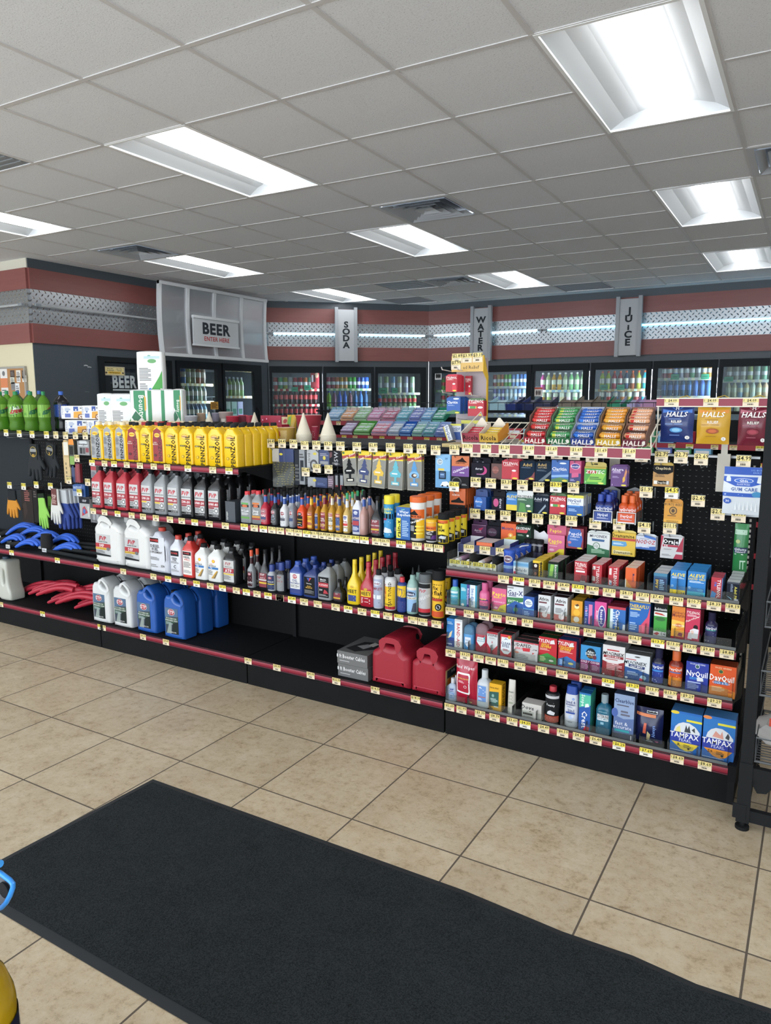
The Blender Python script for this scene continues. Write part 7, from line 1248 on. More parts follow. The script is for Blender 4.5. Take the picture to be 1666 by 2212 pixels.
DEW = 'R 0 0 1 1 7fb83a;P 1e5a34 0 .95 .3 1 .8 .8 1 .95 1 .6 .7 .3 .35 .02 0 .1;P c8dcb8 .2 .3 .3 .8 .95 1 1 .5 .5 .15;P c02c2c .25 .22 .85 .45 .95 .75 .35 .5;Y .58 .68 .2 e8f0e0 Mtn;Y .58 .46 .3 b82830 Dew'
DEW2 = 'R 0 0 1 1 86b846;P 1e6a3c .45 .2 .7 .25 1 .6 1 .8 .5 .5;P b03838 .7 .6 1 .75 1 .9 .75 .7;L .05 .1 .35 .9 5a9a34 6;R .2 .15 .3 .35 5a9a34'
for i, (x0, x1, art) in enumerate([(-120, 165, DEW2), (172, 440, DEW), (445, 700, DEW2), (700, 912, DEW2)]):
    top_bottle('cD', x0, x1, 213, 3.58, 'two_liter_bottle', 'soda bottle', 'green two liter soda bottle, %s' % ('cut by the photo edge', 'with its red and white logo facing out', 'between logo bottle and end bottle', 'at the right end of the green row')[i], 'two', None, '88c44a:t38', '1f8a50', art)
for i, (x, k) in enumerate([(-60, '6a3a3a'), (150, '1f8a50'), (345, '3a70b0'), (545, '3a70b0'), (735, '3a6ac0')]):
    top_bottle('cD', x-104, x+104, 200, 3.80, 'two_liter_bottle', 'soda bottle', 'two liter bottle in the back row, %s cap, %s from left' % (('maroon', 'green', 'blue', 'blue', 'blue')[i], ORD[i]), 'two', None, ('6f8a5a:t50' if k != '1f8a50' else '88c44a:t38'), k, '', '6a9a4a' if k[0] != '3' else '4a6aa0')
top_bottle('cD', 992, 1255, 212, 3.72, 'two_liter_bottle', 'soda bottle', 'lone two liter bottle of dark cola with blue label and cap', 'two', None, '15161c:g', '3a6ac8', 'R 0 0 1 1 2c4a9c;L .2 .1 .5 .9 90a8d8 9;R .6 .1 .72 .55 c0cce8;O .66 .85 .06 .07 c0cce8')
# toilet tissue four packs
TP = 'L .03 .3 .14 .9 99a 5;L .2 .6 .42 .88 8898b8 4;O .3 .55 .04 .06 4a6ab0;R .2 .12 .42 .42 5a6ab0;P e0a02c .52 0 1 0 1 .62 .55 .55;R .54 .62 .72 .95 2a4a98;T .63 .7 .16 f0f4fa 4;P 7a4a34 .68 .0 .95 .02 .92 .4 .72 .35;O .82 .18 .08 .14 e8d8c8;T .88 .84 .1 3a3a44 MEGA'
for i, (x0, x1, yt, z, d) in enumerate([(600, 770, 668, ZT, 'lower front'), (565, 738, 548, ZT+.108, 'upper left'), (738, 880, 545, ZT+.108, 'upper right'), (775, 890, 668, ZT, 'lower right')]):
    top_bottle('c1', x0, x1, yt-8, 3.43, 'tissue_pack', 'tissue pack', 'white four roll tissue pack with blue and yellow corner, %s in the stack' % d, 'roll', .11, 'dcdcdc:g', None, TP, None, z)
# kitchen rolls
BA = 'O .5 .9 .06 .03 7ab0a0;R .3 .84 .9 .9 b8d4d8;L .1 .3 .55 .62 777 9;L .1 .05 .4 .25 888 4;P 3f9a3c .45 0 1 0 1 .55;O .6 .78 .16 .05 6aa86a;O .5 .1 .05 .03 4a80c0'
BB = 'P 2f8a5a 0 1 .97 1 .97 .2 .0 .75;P dfe4e0 0 0 .5 0 .5 .2 0 .4;V .58 .66 .24 e8f0e8 Bounty;P d8a83a .72 .55 .8 .6 .8 .85 .72 .9;P 1f6a48 .3 .3 .55 .42 .3 .56 .08 .42;L .1 .05 .6 .22 889 5;R .05 .82 .2 .95 e0e4e0'
BS = 'P 2f8a5a 0 1 .3 1 .3 .2 0 .0;P 3a9a6a .3 .02 .55 .02 .6 .2 .45 .3 .3 .2'
for i, (x0, x1, yt, Yk, zt, art, d) in enumerate([(870, 985, 432, 3.40, 0, BA, 'leftmost of the standing rolls'), (985, 1150, 435, 3.40, 0, BA, 'second standing roll with green wedge'), (1150, 1300, 400, 3.40, 0, BB, 'third standing roll, brand lettering facing out'),
        (1295, 1412, 400, 3.44, 0, BS, 'fourth standing roll seen edge on'), (1408, 1512, 398, 3.47, 0, BS, 'fifth standing roll seen edge on'), (1500, 1585, 396, 3.50, 0, BB, 'sixth standing roll at the right end'), (1208, 1400, 72, 3.46, .282, BA, 'lying on top of the others, upright')]):
    top_bottle('c1', x0, x1, yt, Yk, 'kitchen_roll', 'kitchen roll', 'wrapped white and green kitchen roll, '+d.replace('lying', 'standing').replace('brand ', ''), 'roll', .12, 'e2e3e2:g', None, art, None, ZT+zt)
# paper funnels: stacked cones
m = MB(); n = 28
m.rings([(0, .0445, .0445), (.0028, .0445, .0445), (.003, .0425, .0425), (.006, .0415, .0415), (.119, .004, .004), (.123, .0015, .0015)], 'ddd4bf', n, 2, caps=False); FUN = m.data('paper_funnel', 25)
def funnels(cr, xm, yb, Y, cnt, desc, z=ZT):
    o, oy, s = CROP[cr]; X = XZ(o+xm*s, Y, z)
    for j in range(cnt):
        ob = link('paper_funnel', FUN, None, (X+random.uniform(-.0008, .0008), Y, z+j*.0042)); tag(ob, 'white paper funnel in the %s, %s up from the bottom' % (desc, ORD[j]), 'funnel', 'paper funnels in the '+desc)
funnels('c4', 523, 320, 3.34, 11, 'left funnel stack'); funnels('c4', 698, 320, 3.34, 11, 'right funnel stack'); funnels('c4', 170, 320, 3.6, 10, 'stack behind the last oil bottles'); funnels('cN', 398, 320, 3.62, 10, 'stack behind the middle oil bottles')
# noodle cups and snacks on the top shelf
def cup(cr, x0, x1, yt, yb, Y, k, lid, art, label, z=ZT, name='noodle_cup', cat='cup'):
    o, oy, s = CROP[cr]; z0 = z; a = XZ(o+x0*s, Y, z+.05); b = XZ(o+x1*s, Y, z+.05); h = ZX(o+(x0+x1)/2*s, oy+yt*s, Y)-z0; w = (b-a)/2*math.cos(math.atan(abs(a+b)/2/Y))
    r = thing(name, label, cat, ((a+b)/2, Y, z0)); m = MB(); m.rings([(0, w*.72, w*.72), (h*.93, w*.95, w*.95), (h*.97, w, w), (h, w, w)], k, 26); m.obj('cup_body', r)
    m = MB(); m.rings([(h, w*.98, w*.98), (h+.002, w*.9, w*.9)], lid, 26); m.obj('lid', r)
    m = MB(); m.art(art, lambda u, v, l: ((w*(.74+.2*v)+.0004*l+.0004)*math.sin((u-.5)*1.7), -(w*(.74+.2*v)+.0004*l+.0004)*math.cos((u-.5)*1.7), h*(.06+v*.84)), w*1.6, h*.84, 1, (8, 2)); m.obj('printed_label', r)
cup('c4', 335, 462, 212, 310, 3.36, 'b8954a', 'e8b89a', 'R .1 .1 .9 .9 c0a468;L .15 .15 .85 .85 5a4a2a 8;R .1 .4 .3 .8 a02c2c', 'gold noodle cup with peach lid left of the funnel stacks')
cup('c4', 462, 655, 122, 300, 3.62, 'a83a44', 'e8c0b8', 'T .5 .6 .16 f0e0d8 Top;T .5 .42 .16 f0e0d8 Ramen;L .1 .1 .5 .3 d8a0a0 3', 'large red noodle cup behind the funnel stacks')
cup('c4', 578, 625, 205, 300, 3.45, 'a83048', 'd8a0a0', 'L .2 .2 .8 .8 e8c8c8 4', 'small red cup between the funnel stacks')
cup('cN', 565, 705, 615, 700, 3.66, 'b02840', 'cf3a50', 'L .2 .2 .8 .8 d8b8b8 4;R .1 .5 .9 .7 c8a0a4', 'red lidded tub beside the white funnel')
cup('cN', 690, 790, 605, 700, 3.76, '8a3a4c', 'c83048', 'L .1 .2 .9 .8 b8888e 4', 'dark red lidded tub, middle of three')
cup('cN', 770, 850, 610, 700, 3.70, 'a03044', 'c83048', 'L .1 .2 .9 .8 d0a0a4 4', 'red lidded tub, right of three')
cup('cN', 492, 645, 572, 690, 3.70, '9a8c88', 'c8b8b0', 'P 4a4244 .1 .1 .3 .2 .4 .8 .2 .9;P c8c0b8 .4 .2 .8 .1 .9 .8 .5 .8;L .5 .2 .9 .7 665 5', 'grey patterned noodle cup behind the red tubs')
cup('cN', 268, 360, 585, 690, 3.70, 'b8a088', 'e0b890', 'L .1 .2 .9 .8 7a6a5a 5', 'beige noodle cup left of the white funnel')
cup('cN', 420, 500, 582, 690, 3.75, '8c8898', 'b8b4c0', 'L .1 .2 .9 .8 5a5668 5', 'grey violet noodle cup right of the white funnel')
cup('cN', 28, 282, 612, 695, 3.56, 'c8ccd8', 'e0e4ea', 'R 0 0 .5 1 2c3f82;T .25 .6 .2 c8d0e8 bowl;L .1 .1 .4 .4 8a98c8 2', 'white and blue plastic bowl pack beside the kitchen rolls')
def top_box(cr, x0, x1, yt, Y, dep, k, art, label, z=ZT, name='snack_box', cat='carton', top=None):
    o, oy, s = CROP[cr]; a = XZ(o+x0*s, Y, z); b = XZ(o+x1*s, Y, z); h = ZX(o+(x0+x1)/2*s, oy+yt*s, Y)-z
    m = carton(b-a, dep, h, k, art, None, top, name); return tag(m.obj(name, None, ((a+b)/2, Y, z)), label, cat)
top_box('cN', 925, 1135, 608, 3.66, .05, 'a82040', 'T .6 .55 .2 f0f0f2 Skittles;T .6 .3 .14 f0d8e0 LITTLES;O .1 .8 .03 .04 eac;O .2 .5 .03 .04 eac;O .9 .2 .03 .04 eac;O .3 .85 .03 .04 eac;O .15 .25 .03 .04 eac;O .92 .75 .03 .04 eac', 'red candy box with white lettering behind the oil bottles')
top_box('cN', 950, 1140, 700, 3.50, .07, 'b02444', 'L .1 .2 .9 .6 d8a0b0 2', 'low red candy box in front of the lettered one', top='c83a58')
pouch_at('cN', 1140, 1240, 620, ZT, 3.64, name='snack_bag', label='small cream snack bag between red box and gold cup', cat='bag', d=.05, col='c8b490:g', art='P 8a6a3a .2 .2 .8 .3 .6 .7;O .5 .8 .2 .1 a83a3a')
pouch_at('cN', 1200, 1290, 600, ZT, 3.60, name='snack_bag', label='small yellow green snack bag with blue patch', cat='bag', d=.05, col='c8a83a:g', art='P 3a70c0 .1 .1 .7 .05 .7 .45 .4 .6 .1 .45;P 6aa04a .2 .6 .6 .6 .5 1 .2 .9')
# ================================================================ COUGH DROP WIRE TRAY (clamped over the medicine pegboard)
TA = .34; YT, ZT2 = 3.10, 1.362
x0, x1 = XZ(999, YT, ZT2), XZ(1407, YT, ZT2); t = thing('wire_tray', 'cream wire tray with maroon price rail clamped over the medicine pegboard', 'wire tray', (x0, YT, ZT2)); w = x1-x0
TT = Tm((0, 0, 0), TA); WC = 'e3dccb'
L_ = .27
m = MB()
for q in range(23): x = w*q/22; m.tube([TT @ Vector((x, 0, -.03)), TT @ Vector((x, 0, 0)), TT @ Vector((x, L_, 0))], .0022, WC, 6)
for y in (0, L_*.5, L_): m.tube([TT @ Vector((0, y, -.003)), TT @ Vector((w, y, -.003))], .003, WC, 6)
for x in (0, w): m.tube([TT @ Vector((x, 0, 0)), TT @ Vector((x, 0, .05)), TT @ Vector((x, L_*.9, .06)), TT @ Vector((x, L_, 0))], .003, WC, 6)
m.obj('wire_base', t)
m = MB(); m.box(0, w, -.006, -.003, -.042, -.004, '8c2a3e'); m.box(0, w, -.009, -.002, -.004, 0, WC); m.box(0, w, -.009, -.002, -.046, -.042, WC); m.obj('price_rail', t)
o, oy, s = CROP['c6']
for px, p in [(297, '$1.79'), (462, '$1.79'), (628, '$1.29'), (845, '$1.69'), (1052, '$1.69'), (1275, '$1.69'), (1497, '$1.69')]: link('price_tag', tag_mesh(p, False, .052, .036), t, (XZ(o+px*s, YT, ZT2-.02)-x0, -.0075, -.041))
link('price_tag', tag_mesh('$1.69', False, .052, .036), t, (XZ(1280+345*.2317, YT, ZT2-.02)-x0, -.0075, -.041))
for px in (1114, 1328):
    X = XZ(px, 3.36, 1.3)-x0; m = MB(); m.box(X-.022, X+.022, .262, .275, -.16, .0, 'cfc9ba'); m.box(X-.012, X+.012, .1, .27, .0, .012, 'cfc9ba'); m.obj('mount_bracket', t)
for k_ in range(2):
    m = MB(); xx = k_*.0; 
RL = {}
def roll_mesh(k, k2):
    if (k, k2) in RL: return RL[(k, k2)]
    m = MB(); m.rings([(-.043, .004, .008), (-.038, .010, .010), (.038, .010, .010), (.043, .004, .008)], k+':g', 10, 3, True, Matrix.Rotation(math.pi/2, 4, 'Y'))
    m.art('R .02 .1 .26 .9 %s;I .55 .5 .72 f4f0ea HALLS' % k2, lambda u, v, l: (-.036+u*.072, -.0102-.0003*l, -.008+v*.016), .072, .016, 1, (1, 1))
    m.art('R .02 .1 .26 .9 %s;I .55 .5 .72 f4f0ea HALLS' % k2, lambda u, v, l: (-.036+u*.072, -.008+v*.016, .0102+.0003*l), .072, .016, 1, (1, 1))
    RL[(k, k2)] = m.data('cough_drop_roll'); return RL[(k, k2)]
def display(px0, px1, wall, lipc, k, k2, desc, word):
    a, b = XZ(px0, YT, ZT2), XZ(px1, YT, ZT2); w = (b-a)*.97
    t = thing('cough_drop_display', desc+' cardboard display of cough drop rolls on the wire tray', 'display box', ((a+b)/2, YT+.006, ZT2+.006)); t.rotation_euler = (TA, 0, 0)
    L = .19; m = MB(); h1, h2 = .03, .055
    m.box(-w/2, w/2, 0, L, 0, .0015, wall)
    for x in (-w/2, w/2-.0015): m.slab([[(0, 0), (L, 0), (L, .098), (L*.52, .09), (L*.46, .062), (.02, .05), (0, h1)]], .0015, wall, .0002, Tm((x, 0, 0), 0, 0, math.pi/2), 0)
    m.box(-w/2, w/2, L-.0015, L, 0, .1, wall); m.box(-w/2, w/2, L*.5, L*.5+.0015, 0, .062, wall); m.box(-w/2, w/2, L*.5, L, .056, .058, wall); m.obj('display_carton', t)
    m = MB(); m.box(-w/2, w/2, -.0015, 0, 0, h1, lipc); m.art('I .5 .45 .7 %s %s;O .9 .5 .07 .3 d8d4cc' % (k if False else 'e8e2d8', word), flatS(-w/2, 0, w, h1, -.0015), w, h1); m.obj('display_lip', t)
    T = t.matrix_basis
    n = 0
    for (y, z) in [(.018, .013), (.04, .013), (.03, .034), (.085, .046), (.11, .07), (.13, .076), (.15, .082), (.17, .088)]:
        ob = link('cough_drop_roll', roll_mesh(k, k2)); ob.matrix_world = T @ Matrix.Translation((random.uniform(-.003, .003), y, z)) @ Matrix.Rotation(random.uniform(-.05, .05), 4, 'Z')
        tag(ob, 'cough drop roll in the %s display, %s counting from the front lip' % (desc.split(',')[0], ORD[n]), 'candy roll', 'cough drop rolls in the %s display' % desc); n += 1
for a_, b_, wall, lipc, k, k2, d in [(1131, 1179, '8a6a5c', '8f2030', 'b82c30', 'd84a40', 'red'), (1180, 1232, '6a8a6c', '24603a', '3a8a50', 'c8d04a', 'green'), (1232, 1284, 'a8b0c4', '24387c', '2a58a8', '3a7ad0', 'blue'), (1286, 1341, '9a7a5a', 'c09a2c', 'd8902c', 'e0b04a', 'amber'), (1343, 1396, '8a6a5c', '5e2230', 'd8a078', 'c83a34', 'peach and maroon')]:
    display(a_, b_, wall, lipc, k, k2, d, 'HALLS')
for a_, b_, k, k2, d in [(998, 1035, '8a2638', 'b83040', 'maroon'), (1035, 1075, 'b8922c', 'd8b840', 'gold')]:
    A, B = XZ(a_, YT, ZT2), XZ(b_, YT, ZT2); w = B-A
    t = thing('herb_drop_display', '%s display box with tall pointed cream back on the wire tray' % d, 'display box', ((A+B)/2, YT+.006, ZT2+.006)); t.rotation_euler = (TA*.5, 0, 0)
    m = MB(); m.box(-w/2, w/2, 0, .14, 0, .0015, k); m.box(-w/2, w/2, -.0015, 0, 0, .04, k)
    for x in (-w/2, w/2-.0015): m.slab([[(0, 0), (.14, 0), (.14, .06), (.12, .065), (.03, .045), (0, .04)]], .0015, 'e4d8c8' if x < 0 or d != 'gold' else 'e0962a', .0002, Tm((x, 0, 0), 0, 0, math.pi/2), 0)
    m.slab([[(-w/2, 0), (w/2, 0), (w/2, .035), (w*.05, .085), (-w*.05, .085), (-w/2, .035)]], .0015, 'e4dac8', .0002, Tm((0, .138, 0)), 0); m.art('T .5 .5 .5 2a1a14 Ricola', flatS(-w/2, 0, w, .04, -.0015), w, .04); m.obj('display_carton', t)
    for j in range(4):
        ob = link('herb_drop_roll', roll_mesh(k2, k2)); ob.scale = (.8, 1, 1); ob.matrix_world = t.matrix_basis @ Matrix.Translation((0, .02+j*.024, .022+j*.006)) @ Matrix.Diagonal((.75, 1, 1, 1)); tag(ob, '%s wrapped drop roll in the pointed display box, %s from the front' % (d, ORD[j]), 'candy roll', d+' rolls in the pointed display box')
# three hanging cough drop bags under a maroon rail on posts
YB = 3.2; a = XZ(1419, YB, 1.55); b = XZ(1664, YB, 1.55)
t = thing('bag_rack', 'maroon price rail on cream posts holding three cough drop bags', 'display rack', (a, YB, 0)); zt = ZX(1500, 861, YB); zb = ZX(1500, 877, YB)
m = MB(); m.box(0, b-a, -.003, .001, zb, zt, '8c2a3e'); m.box(0, b-a, -.006, .001, zt-.001, zt+.003, WC); m.box(0, b-a, -.006, .001, zb-.004, zb, WC); m.obj('price_rail', t)
for px in (1452, 1537, 1623): link('price_tag', tag_mesh('$4.09', False, .056, zt-zb-.001), t, (XZ(px, YB, zt)-a, -.0045, zb))
X = XZ(1567, 3.3, 1.4)-a; m = MB(); m.box(X-.012, X+.012, .1, .114, 1.29, zt, 'c8c2b4'); m.box(X-.024, X+.024, .098, .12, 1.18, 1.335, 'c8c2b4'); m.box(X-.008, X+.008, 0, .1, zb, zb+.01, 'c8c2b4'); m.obj('post', t)
for px in (1420, 1662): X = XZ(px, YB, 1.45)-a; m = MB(); m.tube([(X, 0, zb), (X, .01, zb-.06), (X-.01, .05, 1.36), (X-.012, .12, 1.33)], .003, WC, 6); m.obj('side_wire', t)
for px in (1480, 1562, 1640): X = XZ(px, YB, zt)-a; m = MB(); m.tube([(X-.02, .0, zt+.004), (X, .05, zt+.012), (X+.02, .0, zt+.004)], .002, 'd8b83a', 5); m.obj('wire_clip', t)
HB = 'P %s .5 .86 .2 1 .3 1;P %s .5 .86 .7 1 .8 1;P %s .5 .84 .05 .9 .05 .8;P %s .5 .84 .95 .9 .95 .8;T .5 .93 .09 %s H;I .5 .77 .13 f2f0ec HALLS;L .1 .68 .9 .71 %s 1;L .25 .62 .75 .655 %s 1;T .5 .57 .065 f0ece4 RELIEF;L .15 .48 .85 .52 %s 1;O .5 .34 .2 .07 %s;O .5 .34 .13 .045 %s;L .3 .18 .7 .22 %s 1;O .84 .14 .07 .05 e8e4e0;T .84 .14 .04 333 %s'
for x0_, x1_, yb, k, r, l2, o1, o2, d, hh in [(630, 935, 412, '1c2f68:g', '3a70c0', '6a88c0', '4a90c8', '8ac0e0', 'navy blue', 'e8ecf4'), (965, 1272, 428, 'c89a2c:g', 'd88a2c', 'a87a20', 'a0502a', 'c86a3a', 'gold', 'a03a2a'), (1348, 1632, 442, '6a1f30:g', 'b06070', '9a5060', '8e3040', 'a84050', 'maroon', 'f0e4e4')]:
    hang_pouch('c7', x0_, x1_, 68, yb, 3.215, name='cough_drop_bag', label='%s bag of cough drops hanging under the maroon rail' % d, cat='bag', d=.045, col=k, seal=.04, art=HB % (r, r, r, r, hh, l2, l2, l2, o1, o2, l2, '2'))
# ================================================================ PAIN RELIEF CARDBOARD TOWER
YR = 3.42; o, oy, s = CROP['cY']; P = lambda x, y, Y=YR: (XZ(o+x*s, Y, ZX(o+x*s, oy+y*s, Y)), ZX(o+x*s, oy+y*s, Y))
xa, zt = P(350, 90); xb, _ = P(985, 75); zb = 1.33; _, zh = P(600, 400)
t = thing('relief_tower', 'cardboard counter tower with yellow header and side above the pegboard', 'display tower', (xa, YR, zb)); w = xb-xa
m = MB(); m.box(0, w, -.01, -.007, zh-zb, zt-zb, 'd8b060'); m.art('t .62 .28 .22 4a3a24 ed Relief', flatS(0, zh-zb, w, zt-zh, -.0102), w, zt-zh)
m.obj('header', t)
for i, (x, y, p) in enumerate([(460, 180, '$2.89'), (660, 175, '$3.99'), (870, 165, '$3.19'), (440, 315, '$3.99')]): link('price_tag', tag_mesh(p, False, .052, .046), t, (P(x, 200)[0]-xa, -.0125, P(x, y+45)[1]-zb))
m = MB(); m.box(.0, w, .05, .053, 0, zt-zb-.01, 'a89ca0'); m.box(w*.72, w*.9, .048, .0505, (zt-zb)*.42, (zt-zb)*.46, '24262a'); m.obj('back_panel', t)
m = MB(); m.slab([[(-.012, zh-zb), (-.012, zt-zb), (0, zt-zb), (.055, zt-zb-.1), (.055, 0), (.035, 0), (.035, zh-zb-.04)]], .003, 'e4b82c', .0005, Tm((w, 0, 0), 0, 0, math.pi/2), 0); m.obj('side_panel', t)
m = MB(); m.box(-.01, w, -.09, .053, -.005, .012, 'd8c080'); m.obj('tower_base', t)
for x, y in ((250, 365), (560, 365), (260, 815), (830, 870), (550, 1335)):
    X, zz = P(x, y); m = MB(); m.tube([(X-xa, -.07, zz-zb+.012), (X-xa, -.06, zz-zb), (X-xa, .05, zz-zb-.006)], .0028, 'dcd8d2', 6); m.obj('peg_hook', t)
hang('cY', 212, 440, 448, 800, 'hanging_pack', 'hanging pack', 'red tablet pack on the tower, upper left hook', .018, 4, 'b51f30', TYP, (.08, 'd83850'), Yf=3.34, side='d83048', dy=.022)
hang('cY', 600, 718, 480, 860, 'hanging_pack', 'hanging pack', 'red tablet pack on the tower, behind the upper left ones', .018, 1, 'a81f30', TYP, None, Yf=3.43)
hang('cY', 232, 502, 890, 1240, 'hanging_pack', 'hanging pack', 'blue pack with clouds on the tower, lower left hook', .016, 5, '1f56a8', 'P 4a7a4a 0 0 1 0 1 .14 .5 .22 0 .12;T .42 .66 .15 f0f4f8 Claritin;O .7 .86 .22 .05 e0ecf4;L .1 .46 .6 .52 a8c0e0 2;'+LG, (.1, '24508a'), Yf=3.34, side='2a58a0', dy=.02)
hang('cY', 655, 975, 925, 1285, 'hanging_pack', 'hanging pack', 'red pack with green capsule on the tower, lower right hook', .018, 2, 'b51f30', 'I .5 .82 .17 f4ece8 TYLENOL;L .1 .68 .7 .73 e8b0a8 1;R .04 .42 .12 .55 e8e8e0;R .12 .42 .48 .55 4a9a4a;R .48 .42 .56 .55 e09a4a;O .78 .48 .16 .06 f0e8e8;'+LG, (.14, '4a6a40'), Yf=3.35)
hang('cY', 305, 520, 1440, 1760, 'hanging_pack', 'hanging pack', 'grey and navy pack low on the tower, front', .016, 2, '24488c', 'R 0 .88 1 1 d0cc50;R 0 .5 1 .88 c8ccd4;T .5 .72 .14 24407a NyQuil;T .5 .6 .08 24407a Severe;', None, Yf=3.34)
hang('cY', 520, 880, 1370, 1700, 'hanging_pack', 'hanging pack', 'grey pack with yellow header low on the tower, rear', .02, 1, 'b8bcc0', 'R 0 .8 1 1 d0cc50;R .75 .1 .8 .8 444;R .85 .1 .95 .8 444', None, Yf=3.39)
hang('cY', 150, 260, 1480, 1790, 'hanging_pack', 'hanging pack', 'white pack turned sideways at the left foot of the tower', .05, 1, 'd4d8dc', 'V .6 .5 .5 24407a NyQuil;R 0 0 .2 1 b8a84a', None, Yf=3.30, side='8a94a8', tilt=-.35)
# ================================================================ LEFT UNIT: gloves, brushes, small hardware
GLV = [(.5, 1), (.72, .98), (.74, .8), (.78, .62), (.88, .52), (1.0, .36), (.97, .3), (.88, .36), (.8, .42), (.79, .34), (.8, .06), (.75, .02), (.68, .05), (.65, .3), (.62, .31), (.6, .02), (.54, 0), (.48, .02), (.45, .31), (.42, .31), (.38, .03), (.33, .02), (.28, .05), (.27, .32), (.24, .33), (.17, .12), (.11, .1), (.08, .15), (.13, .42), (.2, .6), (.24, .8), (.26, .98)]
def glove(cr, x0, x1, yt, yb, Yf, d, desc, cuff, palm, split, card=None, tilt=0, n=1, flip=False):
    o, oy, s = CROP[cr]; px = o+(x0+x1)/2*s; z0 = ZX(px, oy+yb*s, Yf); z1 = ZX(px, oy+yt*s, Yf); a = XZ(o+x0*s, Yf, z0); b = XZ(o+x1*s, Yf, z0); w, h = b-a, z1-z0
    pl = [((1-x if flip else x), y) for x, y in GLV]
    for j in range(n):
        t = thing('work_glove', desc if j == 0 else desc+', %s behind the front one' % ORD[j], 'glove', ((a+b)/2+.012*j, Yf+j*.022, z1)); t.rotation_euler.y = tilt
        fing = [((x-.5)*w, (y-1)*h) for x, y in smooth(pl, 1)]
        m = MB(); m.slab([fing], d, palm, .008); 
        m.obj('glove_hand', t)
        m = MB(); m.slab([[((x-.5)*w, (y-1)*h) for x, y in [(.23, split), (.77, split), (.74, 1.0), (.26, 1.0)]]], d*1.08, cuff, .006); m.obj('glove_cuff', t)
        if card and j == 0: m = MB(); m.box(-w*.2, w*.18, -d/2-.004, -d/2-.002, -h*card[1], 0, card[0]); m.art(card[2], flatS(-w*.2, -h*card[1], w*.38, h*card[1], -d/2-.004), w*.38, h*card[1]); m.obj('hang_card', t)
glove('cG', 108, 352, 445, 905, 3.2, .016, 'orange palmed glove with black cuff hanging at far left', '1e2226', 'c8862c:f', .62, None)
glove('c1', 240, 400, 870, 1185, 3.2, .02, 'black glove on oval header card, left of two', '1c1f22', '202428:f', .7, ('2a2c2c', .42, 'O .5 .5 .48 .34 b8a040;O .5 .5 .44 .31 2a2c2c;R .1 .5 .9 .7 8a8c8a;R .35 .22 .65 .34 e0b030;R .42 .25 .58 .31 333'))
glove('c1', 385, 545, 865, 1160, 3.24, .02, 'black glove on oval header card, right of two, tilted', '1c1f22', '1e2226:f', .7, ('24272a', .42, 'O .5 .5 .48 .34 a89848;O .5 .5 .44 .31 24272a;R .1 .5 .9 .7 7a7c7a;T .5 .28 .2 e0b030 3'), tilt=.18)
for i, (a_, b_, c_) in enumerate([(375, 560, '2a2422'), (565, 640, '1c1a1a')]):
    hang('cG', a_, b_, 400, 975, 'dark_glove_pack', 'hanging pack', 'dark brown packed gloves with red lettered card' if i == 0 else 'dark packed gloves behind the green ones', .03, 2, c_, 'L .3 .6 .75 .92 8a4a44 6;P 3a302c .2 .1 .5 .3 .4 .6 .1 .5' if i == 0 else 'L .2 .7 .8 .9 4a4440 3', (.06, '3a2a28'))
glove('cG', 610, 812, 500, 1085, 3.2, .014, 'bright green glove with folded black cuff', '1c2a1c', '8fc85a:f', .86, None, tilt=-.1)
glove('cG', 770, 880, 515, 800, 3.26, .012, 'second green glove half hidden by white gloves', '24301c', '7ab04a:f', .86, None, tilt=-.1)
glove('cG', 828, 1050, 425, 1010, 3.17, .014, 'white knit glove with maroon card at the front of the bundle', 'c9c9c4:f', 'd0d0ca:f', .6, ('5e2422', .45, 'I .5 .6 .16 e0c8c0 Grip;I .5 .46 .1 e0c8c0 grab;L .1 .08 .9 .36 b89890 5'))
glove('cG', 880, 1230, 440, 1095, 3.2, .02, 'blue dipped glove with white cuff', 'b8bcc0:f', '30458a:f', .66, None, n=4)
